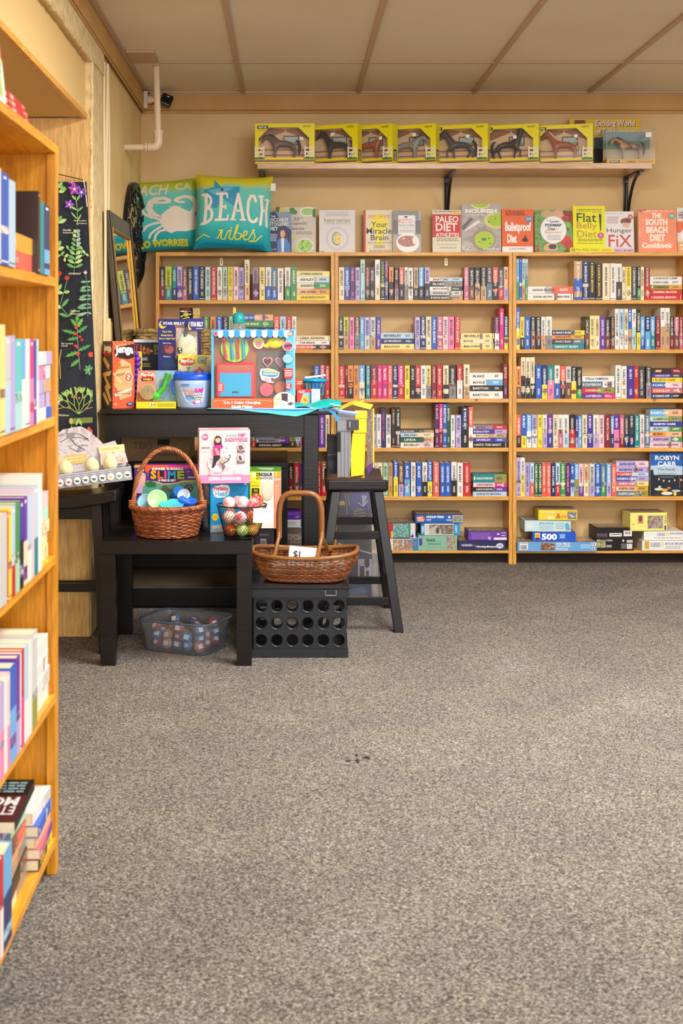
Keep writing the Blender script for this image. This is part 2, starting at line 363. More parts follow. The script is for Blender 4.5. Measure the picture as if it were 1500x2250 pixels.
# ================================================================== BACK BOOKCASES
SZ = [1.6237, 1.3745, 1.1175, .861, .606, .3525, .071]       # top faces of the boards
FY = 6.864
BX = [-.6995, .232, 1.157, 2.082]
BN = ['left','middle','right']
SHF = ['top','second','third','fourth','fifth','bottom']
for u in range(3):
    x0, x1 = BX[u]+.0008, BX[u+1]-.0008
    t = thing('bookcase', ['pine bookcase behind the black toy table, pillows on top','pine bookcase partly hidden by the black stool and toy tool case','pine bookcase with the navy face-out novel and white puzzle boxes'][u], 'bookcase', (x0,FY,0), group='pine bookcases along the back wall')
    W = x1-x0
    for sx in (0,1):
        m = M(); a = 0 if sx==0 else W-.019
        m.box(a,0,0,a+.019,BW-FY-.005,SZ[0]-.0005,PINEV); m.build('side_panel', t, bevel=.0015)
    m = M(); m.box(-.0003 if u else 0,-.002,SZ[0]-.02,W,BW-FY-.005,SZ[0],PINE); m.build('top_board', t, bevel=.002)
    for k in range(1,7):
        m = M(); th = .02 if k<6 else .014; m.box(.0195,.001,SZ[k]-th,W-.0195,BW-FY-.006,SZ[k],PINE); m.build('shelf', t, bevel=.0015)
    m = M(); m.box(.0195,.06,0,W-.0195,.07,SZ[6]-.0145,mat('2a1c12',.7)); m.build('shadow_board', t)  # near-black board, its colour stands in for the shadow below the bottom shelf
    if u < 2:
        bx = XX([482,989][u],FY)-x0; m = M(); m.box(bx-.008,BW-FY-.0085,SZ[0]-.06,bx+.008,BW-FY-.006,SZ[0]-.021,mat('c8b890',.3,.5)); m.box(bx-.003,BW-FY-.0095,SZ[0]-.05,bx+.003,BW-FY-.0085,SZ[0]-.044,'3a3028'); m.box(bx-.003,BW-FY-.0095,SZ[0]-.038,bx+.003,BW-FY-.0085,SZ[0]-.032,'3a3028'); m.build('wall_bracket', t)

# ================================================================== PAPERBACKS
ORD = 'first second third fourth fifth sixth seventh eighth ninth tenth eleventh twelfth thirteenth fourteenth fifteenth sixteenth seventeenth eighteenth nineteenth twentieth'.split()
def ordn(i):
    if i < 20: return ORD[i]
    if i < 29: return 'twenty-'+ORD[i-20]
    return 'thirtieth' if i == 29 else 'thirty-'+ORD[i-30]
PAGE = plaster('book_pages','eadcba','dccca4','f4eacc', scale=300, bump=.05)
INK = {'bk':'e8e0d0','dg':'e0d8d0','db':'e0b080','mr':'f0c8b0','rd':'f8e0d0','nv':'f0f0f4','in':'f4d8e0','pu':'f4e0f4','pl':'f0a0c0','bl':'f4f4f8','te':'f0f4e0','dk':'f0e8c0','gr':'f4f4d8','br':'f0d8b8','sl':'f0ece0','ma':'fce8f0','co':'fce8dc','ro':'fce8ec','sk':'ffffff','ye':'905020','lm':'404020'}
AUTH = [['LARA ADRIAN','KISS OF FIRE','ANDERSON','ARMSTRONG','ASHLEY','THE BRIDE'],['BEVERLEY','BALOGH','MAYA BANKS','BARTON','BLAKE','BOYLE'],['SANDRA BROWN','BUSH','CAMERON','CANDACE CAMP','ROBYN CARR','CARLYLE']]
def darker(c): return c in ('bk','dg','db','mr','nv','in','pu','pl','dk','bl','te','br','rd','sl','gr','ma')
def book(code, w, h, title, label, cat='paperback book', d=.107, seed=0, name='paperback', group=None):
    """local frame: x thickness, y depth from the spine at 0, z height"""
    parts = code.replace('*','').split('/'); c1 = parts[0]; c2 = parts[1] if len(parts)>1 else c1
    rr = random.Random(seed); m = M(); g = .0011
    a1 = mat(c1,.32); a2 = mat(c2,.32)
    m.box(0,0,0,g,d,h,a1); m.box(w-g,0,0,w,d,h,a1)
    if c1 == c2 and '*' not in code:
        m.box(g,0,0,w-g,g,h,a1)
        st = rr.random()
        if st < .55: m.box(.0004,-.0003,h*.03,w-.0004,0,h*.045,mat(INK.get(c1,'604830'),.4)); m.box(w*.35,-.0004,h*.935,w*.65,0,h*.962,mat(INK.get(c1,'d8d0c0'),.4))
        if st < .25: m.box(.0004,-.0003,h*.34,w-.0004,0,h*.42,picture([c1,INK.get(c1,'604830'),'c09070'],90,seed%5))
    else:
        k = .38 if '*' in code else rr.choice([.36,.42,.5,.55])
        m.box(g,0,0,w-g,g,h*k,a2); m.box(g,0,h*k,w-g,g,h,a1); m.box(.0003,-.0003,0,w-.0003,0,h*k,a2)
        pk = rr.uniform(.12,.42) if rr.random()<.6 else k; ph = rr.uniform(.06,.16)
        if rr.random()<.7: m.box(.001,-.0006,h*pk-h*ph/2,w-.001,-.0003,h*pk+h*ph/2,picture([c2,rr.choice(['e8c8a0','c84838','f4f0e8','3c4c6c']),c1,rr.choice(['604038','2c2430','8ca060'])],110,seed%5))
        if rr.random()<.5: m.box(w*.3,-.0004,h*.93,w*.7,0,h*.965,mat(INK.get(c1,'f0f0f0'),.4))
    o = m.build(name)
    p = M(); p.box(g+.0001,g+.0002,.0012,w-g-.0001,d-.001,h-.0025,PAGE); p.build('page_block', o)
    if title:
        q = M(); ins = .0011
        parts_t = title.split('|'); lo, hi = h*.9, h*.08
        ic = INK.get(c1, rr.choice(['4a3a5c','6a3030','2c4c6c','704820','3a3a3a']))
        if len(parts_t) > 1 and parts_t[1].startswith('#'): ic = parts_t[1][1:]; parts_t = parts_t[:1]+parts_t[2:]
        segs = [(h*.88, h*.46), (h*.34, h*.07)] if len(parts_t) > 1 else ([(h*.9, h*.42)] if (c1 != c2 or '*' in code) else [(h*.9,h*.1+h*.12*rr.random())])
        for s_, (za, zb) in zip(parts_t, segs):
            if s_ is not parts_t[0]: q.build('spine_title', o); q = M()
            cc = ic if s_ is parts_t[0] else INK.get(c2,'404050')
            g_, fs, asp = glyphs(s_, .03, .2 if rr.random()<.2 else 0)
            th = min(w*(.6 if w < .02 else .46), .0125); L_ = min(za-zb, th*asp*1.25)
            q.add([(w/2-th/2+v*th, -.0008, za-L_*u) for u,v in g_], fs, mat(cc,.4))
        if len(parts_t)==1:
            q.build('spine_title' , o); q = M(); z1_ = h*(.3 if (c1!=c2 or '*' in code) else .24); zz = z1_; ccm = mat(INK.get(c2,'5c5060'),.4)
            for ln in (.36,.56):
                zz = z1_
                while zz > h*.14 and za-L_ > z1_-.001:
                    l_ = rr.uniform(.004,.011); q.poly([(w*ln,-.0008,zz-l_),(w*(ln+.13),-.0008,zz-l_),(w*(ln+.13),-.0008,zz),(w*ln,-.0008,zz)],ccm); zz -= l_+.0022
            if q.v: q.build('small_lettering', o)
        else: q.build('author_name', o)
    tag(o, label, cat, group); return o
def cname(code): return PAL[code.replace('*','').split('/')[0]][0]
def autot(u, seed, i):
    rr = random.Random(seed*31+i)
    return rr.choice(AUTH[u])
NB = [0]
def shelf_run(u, k, crop, base, runs, tops=None):
    """u bookcase, k shelf, crop=(ox,oy,scale); runs: list of ('S',tokens) standing / ('K',x0,x1,tokens) lying stack"""
    ox, oy, sc = crop; s0 = F/(FY+.006); zb = SZ[k]+.0004; Yb = FY+.006
    px = lambda a: ox+a/sc
    X = lambda a: min(max((px(a)-CX)*Yb/F, BX[u]+.0207), BX[u+1]-.0235)
    bpx = oy+base/sc
    allst = [tk.split() for r in runs if r[0]=='S' for tk in r[1].split(';') if tk.strip()]
    si = 0; nst = sum(1 for r in runs if r[0]=='K'); kst = 0
    codes = [q[0] for q in allst]
    for r in runs:
        if r[0] == 'S':
            yt = None
            for tk in r[1].split(';'):
                q = tk.split()
                if not q: continue
                code, a, b = q[0], float(q[1]), float(q[2])
                rest = q[3:]
                if rest and rest[0].replace('.','').isdigit(): yt = float(rest[0]); rest = rest[1:]
                title = ' '.join(rest).replace('_',' ') or autot(u, k, si)
                if title == '-': title = ''
                h = (base-yt)/sc/s0; w = (b-a)/sc/s0-.0004
                h = min(h, .232)
                nb = [cname(codes[j]) for j in (si-1,si+1) if 0<=j<len(codes)]
                place = ('between %s and %s' % tuple(nb)) if len(nb)==2 else 'beside the %s one' % nb[0]
                kind = 'paperback' if h < .205 else 'hardback'
                lab = '%s %s, %s from left, %s, %s shelf, %s bookcase' % (cname(code), kind, ordn(si), place, SHF[k], BN[u])
                lab = lab.replace(' one,',',')
                o = book(code, w, h, title, lab, 'book', d=.107 if h<.2 else .14, seed=NB[0], name='paperback' if kind=='paperback' else 'hardback_book', group='books standing on the %s shelf of the %s bookcase' % (SHF[k], BN[u]))
                rr = random.Random(NB[0]); o.location = (X(a), Yb+rr.uniform(-.002,.006), zb)
                NB[0] += 1; si += 1
        else:
            toks = [q.split() for q in r[1+2].split(';') if q.strip()]; n = len(toks); z = zb
            for j, q in enumerate(toks):                     # from the bottom upwards: code ytop ybot [title]
                code, ya, yb = q[0], float(q[1]), float(q[2]); title = ' '.join(q[3:]).replace('_',' ') or autot(u,k,j+40)
                xa, xb = r[1], r[2]; th = (yb-ya)/sc/s0; L_ = (xb-xa)/sc/s0
                pos = 'topmost' if j==n-1 else ('bottommost' if j==0 else ordn(n-1-j)+' from top')
                side = '' if nst==1 else ('left ' if kst==0 else 'right ')
                lab = '%s paperback lying %s in the %sstack on %s shelf, %s bookcase' % (cname(code), pos, side, SHF[k], BN[u])
                o = book(code, th, L_, title, lab, 'book', seed=NB[0], group='books lying on the %s shelf of the %s bookcase' % (SHF[k], BN[u]))
                rr = random.Random(NB[0]+5); dx = rr.uniform(-.003,0)
                o.location = (X(xb)+dx, Yb+rr.uniform(0,.006), z); o.rotation_euler = (0,-math.pi/2,0)
                z += th+.0006; NB[0] += 1
            kst += 1
A=(330,540,3.6585); B=(730,540,3.75); C=(730,660,3.75); D=(730,770,3.75); E=(730,880,3.75); FF=(600,990,2.83)
G=(1120,540,3.947); H=(1120,660,3.947); I=(1120,770,3.947); J=(1120,880,3.947); K=(1120,980,3.947)
shelf_run(0,1,A,438,[('S','bk/mr 78 118 168;lm/te 121 172;te/nv 176 212;la/pu 216 258;br/ro 260 297 168 LARA_ADRIAN;bk 300 342 168 LARA_ADRIAN;bl 345 390 168 KISS_OF_MIDNIGHT;bk 394 438;aq* 442 484 172;rd 488 532;wh*/cr 537 578;pg*/lg 581 622;ye* 626 664;pp* 668 710;la 713 752 176;cr*/pe 758 798 114;mv/pl 824 870 174;py* 877 922;wh/bl 928 972;sl/bl 975 1020 178;wh 1024 1070 182;wh/gr 1082 1126 176;gr 1130 1178 172'),
 ('K',1182,1447,'ye 395 438;pe/og 349 393;cr/gr 294 346;wh/pb 246 291;py 199 243 CATHERINE_ANDERSON')])
shelf_run(0,2,A,835,[('S','rd 405 420 570;gr 424 475;og 481 528;bl/la 530 580;dg 585 628;pg 632 664;aq 668 700'),
 ('K',722,990,'te 790 835;sk 745 788;cr 700 743;nv 655 698;gr* 598 651;bl/pe 546 594'),('S','co 994 1036 570;pb 1042 1090;rd 1096 1136;wh* 1140 1174'),
 ('K',1178,1447,'co/bk 799 835;wh 763 796;cr 720 760')])
shelf_run(0,3,(640,780,12.5),1209,[('S','bl 620 770 300 SALLOW;ro/br 790 915 285;rd 930 1050 300')])
shelf_run(0,4,(540,880,7.5),788,[('S','br/rd 95 158 508'),('K',165,716,'bk 711 788 AMANDA_ASHLEY;mv/pu 634 708 AMANDA_ASHLEY;sl/dg 540 630 AMANDA_ASHLEY;bl 508 534 -'),('S','ol/bk 725 812 506;pb/br 820 895;pi 903 972;cr 985 1060;te 1065 1130;rd 1140 1192;pu 1205 1305 243 KISS_OF_SHADOW;cr* 1312 1382 248')])
shelf_run(0,5,FF,288,[('S','bk/mr 96 126 80;rd/br 128 165;pu* 168 205;nv 208 235;te 238 262;rd 270 296;br/rd 299 332')])
shelf_run(1,1,B,450,[('S','cr*/cr 55 98 180;bl/in 100 143;pl 146 186;la* 190 228;aq 232 268 117;mr/bk 272 308 180;dg/bk 311 348;wh*/cr 352 394 117 VEILED;bk 398 430 127 MAYA_BANKS|#b8d060;pl/nv 432 460 124;og/bk 467 504 180;bk/mv 512 546;co/bk 552 588;wh/gy 594 622;wh 625 664 184;ta/bk 670 708 180;sk/bk 712 752;la/bk 760 802'),
 ('K',805,1076,'bk/ta 412 450;lg 373 409;wh/bk 336 370;bk/gy 290 333;wh/pb 257 287'),('S','ro 1085 1124 180;bk/br 1128 1170;bk/ta 1174 1217 180;bk/ta 1222 1269;dg/sl 1272 1318;co/bk 1322 1365;dg/rd 1367 1412 182 BARTON;pe/la 1414 1449 176')])
shelf_run(1,2,C,403,[('S','bk 50 90 137;lm/ta 93 136;pi* 140 181;br/gy 185 226;sk 229 262;la/lg 265 309;lg/ta 312 356;in/pu 360 400 137 M_BRIDE'),
 ('K',400,674,'py 358 403;nv 313 355 JO_BEVERLEY;pb 263 310'),('S','la* 680 722 137;nv 726 769 133 BEVERLEY;cr 772 816;bl 819 861;ro 863 909;pp* 912 954;pi* 957 1004;rd 1010 1055'),
 ('K',1058,1330,'py 353 403;cr 315 350;py 266 312'),('S','pl/wh 1337 1376 137;ma 1380 1413 66;nv/ye 1416 1448 127')])
shelf_run(1,3,D,402,[('S','rd 50 102 133;mr 108 126;og/bk 128 171 128;og* 175 218;sk/cr 220 267;te* 276 313;mr/rd 318 371;ma* 373 409;ma* 412 455;co* 458 495;nv 497 538;ma/rd 541 589;ye* 595 637;bk 642 683;rd/bk 685 728;wh* 730 772;py/gy 774 813;mr 818 857;rd 862 906;cr/bk 912 958;bk/gy 962 1019;rd/wh 1026 1073;cr/ta 1080 1130 120'),
 ('K',1133,1406,'wh 341 402;bk 291 337;wh/sk 240 288;wh 182 237'),('S','mr/pl 1410 1442 115')])
shelf_run(1,4,E,388,[('S','la 343 362 113;wh 365 401;nv 402 439 65 TAKE_IT_TO_HEART|#d84888;lg/wh 442 482 116;db 487 520 67;bk 522 562 65 MAGGIE|MARGARET|#e8c860'),
 ('K',565,838,'wh/pp 345 388;dk/pe 300 342 LINDA|CREIGHTON;pb/cr 262 298;dg/ta 238 260'),('S','pl 846 878 27;ma/mr 881 909;bl 911 942;dk 944 970;wh 975 1010 120;la* 1016 1062;nv/bk 1068 1119 57 WILD_SKY;co/wh 1122 1158 52'),
 ('K',1160,1440,'bk 343 388 INTO_THE_NIGHT;in/bl 306 341;cr/ta 272 304;in/la 235 270;mv/rd 200 233')])
shelf_run(1,5,FF,288,[('S','wh 632 645 80;cr 647 681;pg 684 713;ta/go 716 743;bl/ye 748 776 70;br/la 779 811 80;bl/sk 815 851 78;wh* 857 886;bl* 890 923;wh/bk 927 958 HELL_YEAH;bl/ye 961 990 70;co* 994 1033 78 CAROLYN_BROWN;bl* 1037 1068 80 CAROLYN_BROWN;bl* 1070 1103 CAROLYN_BROWN;wh/bk 1107 1141 76 COWBOY;wh* 1145 1180 80;rd* 1183 1227 80 CAROLYN_BROWN'),
 ('K',1245,1455,'pb 259 288 CAROLYN_BROWN;bk/pu 230 257 CAROLYN_BROWN;pp/ma 201 228 CAROLYN_BROWN;te/ol 146 198 CAROLYN_BROWN')])
SB='SANDRA_BROWN'
shelf_run(2,1,G,468,[('S','sk/gr 57 80 112 -;bl 82 104 112 -;aq/og 106 130;pb/gr 134 156'),('K',158,552,'wh 412 468 SANDRA_BROWN|MEAN_STREAK;wh/co 350 410 SANDRA_BROWN'),
 ('S','ta/bl 556 626 130 BROWN|#f4f0e8|LETHAL;nv 629 683 132 SANDRA_BROWN|#f4f4f4|OUTFOX;bk 686 741 134 SANDRA_BROWN|#f4d030;bk 745 800 152 SANDRA_BROWN|#f4c030;cr 803 866 150 SANDRA_BROWN;wh 870 920 150 SANDRA_BROWN;wh/dg 922 971 152 SANDRA_BROWN;cr 974 1002 180;ye/cr 1004 1051;dg 1055 1101 180 SANDRA_BROWN;bk/gr 1103 1132;cr* 1135 1165;mr/rd 1170 1217 182 SANDRA_BROWN'),
 ('K',1220,1496,'rd 422 468 SANDRA_BROWN;rd 376 420 SANDRA_BROWN;ol/go 334 373;wh* 289 331;wh 258 286')])
shelf_run(2,2,H,422,[('S','bl/ye 55 85 62;ye/bk 88 125 140;bl* 128 176;bk/br 180 223;bk* 226 270;wh/og 273 309;wh/gy 312 364 138 NANCY_BUSH'),
 ('K',366,649,'te 375 422 NANCY_BUSH;dg/sl 328 368 NANCY_BUSH;og/go 287 322;nv/ye 243 283 NANCY_BUSH'),('S','bk/br 652 690 138;py* 692 736 130;cr 738 779;pu* 782 827 137;bk/br 829 869 140;db/br 872 909;wh 912 948 70;pb/wh 950 989;cr/wh 992 1024;bl/ta 1027 1058 72;wh/aq 1060 1096;bk/ye 1098 1131 72;sk/bl 1133 1171 138;nv/sk 1174 1217;sk/te 1220 1260;mr 1264 1303;wh/ta 1306 1344 62;wh/ta 1346 1386;bk/mr 1390 1422 140 CAROL_CULVER;ro/br 1425 1467;mr/ro 1470 1499 138')])
shelf_run(2,3,I,412,[('S','og/br 55 93 130;cr/bk 97 134 53;cr/bk 137 175;cr/bk 178 216;bl* 222 273 124;nv/ye 277 323;te/pi 326 383;wh/bl 387 433;co/bk 438 484 132;lg/br 486 531;bk/ye 534 577 138 STELLA_CAMERON;bk/gr 580 627 138 STELLA_CAMERON'),
 ('K',629,909,'pu/ma 367 412 CAMERON;rd/ol 312 362 CAMERON;sl/wh 258 308 CAMERON;wh 205 253 STELLA_CAMERON'),('S','wh 915 963 122;wh/cr 967 1015 130;in* 1018 1073;rd* 1076 1113;dg 1116 1170 136;dg/mv 1180 1226 136 CANDACE_CAMP'),
 ('K',1235,1498,'nv/bk 366 412 CANDACE_CAMP;co/ro 318 363 CANDACE_CAMP;bl/pp 265 314;ye 224 262;in/dg 187 221 CANDACE_CAMP;db/mr 140 185 -')])
shelf_run(2,4,J,403,[('S','co/db 50 93 118;bl/ye 97 143;sk/wh 146 188;la/wh 192 236;ye 240 283;wh/la 287 323;pu/in 326 372;cr 375 417;wh/ro 419 459;wh/pb 461 513;bk/rd 516 565;in/la 568 594 130;sk 597 623;cr* 626 668 120;in* 670 718;wh/la 722 769;pp* 772 817;mr 822 873;sk/nv 876 901 128;pu/pi 904 949 122;ro/mr 952 989;dg/nv 992 1029;dg/nv 1034 1075;te 1082 1124;wh/pp 1128 1167 118;sl 1170 1214'),
 ('K',1218,1497,'pp 354 403;la/gr 309 352 ROBYN_CARR;og/pe 261 306;aq/gr 214 257;in 170 211 ROBYN_CARR|#f4f4fc;pg/ol 122 167;sk/pe 60 119 ROBYN_CARR')])
RC='ROBYN_CARR'
shelf_run(2,5,K,432,[('S','la 52 90 97 ROBYN_CARR;wh/ye 92 130 97 ROBYN_CARR;la 133 172 143 ROBYN_CARR;pb/co 174 210;dk 213 245 143 ROBYN_CARR;dk 246 278 143 ROBYN_CARR;co 280 316 143 ROBYN_CARR;co 318 356 143 ROBYN_CARR;nv 358 395 143 ROBYN_CARR;pb/rd 397 435;gr 437 481 143 ROBYN_CARR;pl 484 524 143 ROBYN_CARR;bl/pb 526 560 146;sk/ol 563 598 152;pp/pu 600 640;pe/cr 643 685;lg/la 688 735 150;bl* 738 786;sl/gr 790 833;sk/la 836 877;co* 880 920 152'),
 ('K',922,1205,'sl/ol 388 432;pe/go 342 386 ROBYN_CARR;ro/py 300 340;bl/la 256 298 ROBYN_CARR;rd/pb 221 254;la 174 218 ROBYN_CARR;la/pp 119 171')])
# ================================================================== FOREGROUND BOOKCASE (near left)
LX, LYF = -.52, 2.963
t = thing('bookcase','deep orange pine bookcase nearest the viewer, hiding part of the dark banner','bookcase',(LX,LYF,0))
LZ = [1.62,1.324,1.016,.709,.402,.083]; y0 = -1.0; DPT = .27
m = M(); m.box(-DPT,-.022,0,0,0,1.62,PINEOV); m.box(-.0195,-.037,0,.0004,-.0225,1.5995,PINEOV); m.build('side_panel', t, bevel=.0015)
m = M(); m.box(-DPT,y0-.02,0,0,y0,1.62,PINEOV); m.build('side_panel', t, bevel=.0015)
for k, z in enumerate(LZ):
    m = M(); m.box(-DPT,y0+.0005,z-.02,0 if k else .0002,-.0225 if k else .0008,z,PINEO); m.build('shelf' if k else 'top_board', t, bevel=.001)
m = M(); m.box(-DPT-.004,y0,0,-DPT-.0005,0,1.6,PINEOV); m.build('back_panel', t)
def lbook(code, xa, xb, z, h, label, k, d=.12, title='', dx=0):
    """book standing on the near bookcase, spine towards +X; xa..xb are its ends along the shelf (photo columns)"""
    X = LX+.004-dx
    Ya, Yb_ = F*X/(xa-CX), F*X/(xb-CX); wd = Yb_-Ya-.0004
    o = book(code, wd, h, title, label, 'book', d=d, seed=int(xa)+k*100, group='books standing in the foreground bookcase')
    o.rotation_euler = (0,0,math.pi/2); o.location = (X, Ya, z+.0004); return o
FS = [
 (1.324, 1, 'bl -34 -8 .166;wh -8 2 .17;bl 2 19 .166;pb 20 34 .16;db 84 88 .168;te 88.5 97 .15;nv/sk 97.5 109 .148'),
 (1.016, 2, 'pe -26 0 .2;py 0.3 11 .2;lg/pb 12 23 .178;la 23.3 33 .18;tu/aq 33.3 48 .173;sk/wh 48.3 56 .173;wh 56.3 65.5 .173;ma/pi 65.8 74 .172;in/pu 74.3 80 .17;aq/wh 80.3 85 .172'),
 (.709, 3, 'cr -30 0 .16;lg 0.3 15.5 .165;rd 15.8 18.8 .165;ye 19 25.5 .168;pb/rd 25.8 33.5 .169;gr/pg 34 43.5 .17;in/bk 44 51.5 .17;pu/cr 52 60 .172;pb/wh 60.3 69.5 .172;pp 69.8 75 .176;pb/te 75.5 83.5 .18;wh 84 92.5 .2'),
 (.402, 4, 'pp -20 0 .17;la/pi 0.3 9 .17;wh 9.3 16 .172;pp/pi 16.3 22 .175;bl/sk 22.3 35.5 .18;pu/la 35.8 44 .185;wh 44.3 47 .185;rd/ma 47.3 53 .187;pb/wh 53.3 62.5 .187;wh 62.8 70.5 .187;lg/ol 70.8 82 .195'),
 (.083, 5, 'rd/wh 0 7.5 .178;sk/nv 8 26 .176')]
for z, k, sp in FS:
    toks = [q.split() for q in sp.split(';')]
    vis = 0
    for i, q in enumerate(toks):
        a, b, h = float(q[1]), float(q[2]), float(q[3])
        lab = '%s book, %s visible from right edge, %s shelf of the foreground bookcase' % (cname(q[0]), ordn(len(toks)-1-i), ['','second','third','fourth','fifth','bottom'][k])
        lbook(q[0], a, b, z, h, lab, k, d=.14 if h>.19 else .12, title='')
def lstack(x0, x1, z, cols, k, label, group, L=None, rz=0, dx=.004):
    X = LX-dx; Ya, Yb_ = F*LX/(x0-CX), min(2.917,F*LX/(x1-CX)); n = len(cols); zz = z+.0004; rr = random.Random(int(x0)*3+k)
    for j, q in enumerate(cols):
        code, th = q[0], q[1]; title = q[2] if len(q)>2 else ''
        o = book(code, th, Yb_-Ya-.004, title, label % (cname(code), 'topmost' if j==n-1 else ('bottommost' if j==0 else ordn(n-1-j)+' from top')), 'book', d=.12, seed=j+int(x0), group=group)
        # lying, spine to +X: local x->world z, local z->world -y... (rotate about y then z)
        o.rotation_euler = (0,-math.pi/2,math.pi/2+rr.uniform(-.05,.05)+rz); o.location = (X+rr.uniform(-.006,.0), Yb_-.002, zz); zz += th+.0007
lstack(34.5,84,1.324,[('co',.034),('go',.034)],1,'%s book lying %s behind the light blue spine, second shelf, foreground bookcase','books lying on the second shelf of the foreground bookcase',dx=.006)
lstack(86,118,1.016,[('wh/bl',.026),('la',.03),('la/ta',.028),('pi/pb',.03),('wh/la',.028)],2,'%s book lying %s in the stack, third shelf of the foreground bookcase','books lying on the third shelf of the foreground bookcase')
lstack(94,119,.709,[('py/cr',.03),('cr',.026),('pe/cr',.026),('pg/aq',.03),('pp',.03)],3,'%s book lying %s in the stack, fourth shelf of the foreground bookcase','books lying on the fourth shelf of the foreground bookcase',dx=.01)
lstack(83,119,.402,[('wh',.034),('wh/lg',.034),('wh',.034),('wh',.034)],4,'%s book lying %s in the stack, fifth shelf of the foreground bookcase','books lying on the fifth shelf of the foreground bookcase',dx=.008)
lstack(86,119,.083,[('bk/ye',.024,'KNIVES|#f4e020'),('ro/pu',.022),('pe',.022),('bl',.024),('wh/lg',.026)],5,'%s book lying %s in far stack, bottom shelf of the foreground bookcase','books lying in the far stack on the bottom shelf of the foreground bookcase')
lstack(30,84,.083,[('cr/gy',.028),('bk/br',.03),('ta/gy',.028),('br/co',.028),('sl/pg',.028),('la',.026,'S')],5,'%s book lying %s in near stack, bottom shelf of the foreground bookcase','books lying in the near stack on the bottom shelf of the foreground bookcase',dx=.02)
# upside-down black cover on the near stack
t = thing('paperback','black paperback with upside-down lettering on top of the near bottom-shelf stack','book',(LX-.132,2.475,.2625),rot=(R(2),0,R(1)))
m = M(); m.box(0,0,0,.135,.215,.02,'bk',fm={'f':PAGE,'r':mat('bk')}); m.build('cover', t)
m = M(); m.art([('r',0,0,100,40,'0c0c10'),('m',8,6,92,34,'88b0b8',4),('r',0,40,100,100,'4c2024'),('t','ETERNAL',8,66,92,84,'f0e8e8','f'),('t','MOON',8,44,92,64,'f0e8e8','fb')],(0,0,100,100),(0,0,.0202),(1,0,0),(0,1,0),.135,.215); m.build('cover_print', t)
# on top of the near bookcase
t = thing('cookbook','red and white cookbook standing face out on top of the foreground bookcase','book',(LX-.006,2.235,1.6205),rot=(0,R(-6),0))
m = M(); m.box(-.03,0,0,0,.205,.165,'e8e4dc',fm={'t':PAGE}); m.build('cover', t)
m = M(); m.art([('r',0,0,100,48,'e02c20'),('t','THE',40,5,62,12,'f8e0d0','b'),('m',14,18,90,30,'fbe8dc',1),('m',20,34,84,40,'fbe8dc',1),('r',0,48,100,51,'f0c040'),('r',0,51,100,100,'f2f0ea'),('e',30,62,9,6,'d03028'),('e',72,64,20,5,'78b030'),('p',[60,55,95,52,88,66,70,70],'5c9c28'),('e',82,80,8,14,'a8c040')],(0,0,100,100),(0.0005,0,0),(0,1,0),(0,0,1),.205,.165); m.build('cover_print', t)
for j in range(3):
    o = book('rd', .0125, .19, 'CHEESE', 'red book lying %s in the small stack on top of the foreground bookcase' % ['bottommost','in the middle','topmost'][j], 'book', seed=900+j, group='red books on top of the foreground bookcase')
    o.rotation_euler = (0,-math.pi/2,math.pi/2+.01*j); o.location = (LX-.008-.004*j, 2.675, 1.6205+.0132*j)
# ================================================================== WALL SHELF WITH HORSE BOXES
SY, SZT = 6.70, 2.0665
SHM = wood('tan_shelf_board','cfa274','d8ac80','e2ba92', scale=(.8,5,10), rough=.3, knots=False)
t = thing('wall_shelf','tan wall shelf holding the yellow horse boxes','shelf',(XX(565,SY),SY,2.0365))
m = M(); Wd = XX(1433,SY)-XX(565,SY); m.box(0,0,0,Wd,BW-SY-.001,.03,SHM); m.build('board', t, bevel=.002)
BK = mat('1a181a',.3)
for px in (577,986,1386):
    m = M(); x = XX(px,6.95)-t.location.x; yb = BW-SY-.0015
    m.tube([(x,yb-.006,-.32),(x,yb-.006,-.03)],.009,BK,n=8); m.box(x-.014,yb-.006,-.33,x+.014,yb,-.001,BK)
    P = [(x,.055+(yb-.06)*(1-math.cos(a)) ,-.012-.24*math.sin(a)) for a in [i*math.pi/2/10 for i in range(11)]]
    P = [(x, .05+(yb-.065)*(i/10)**.8, -.014-.25*(i/10)**2.4) for i in range(11)]
    m.tube(P,.0085,BK,n=8); m.box(x-.012,.04,-.008,x+.012,yb,-.001,BK); m.build('bracket', t)
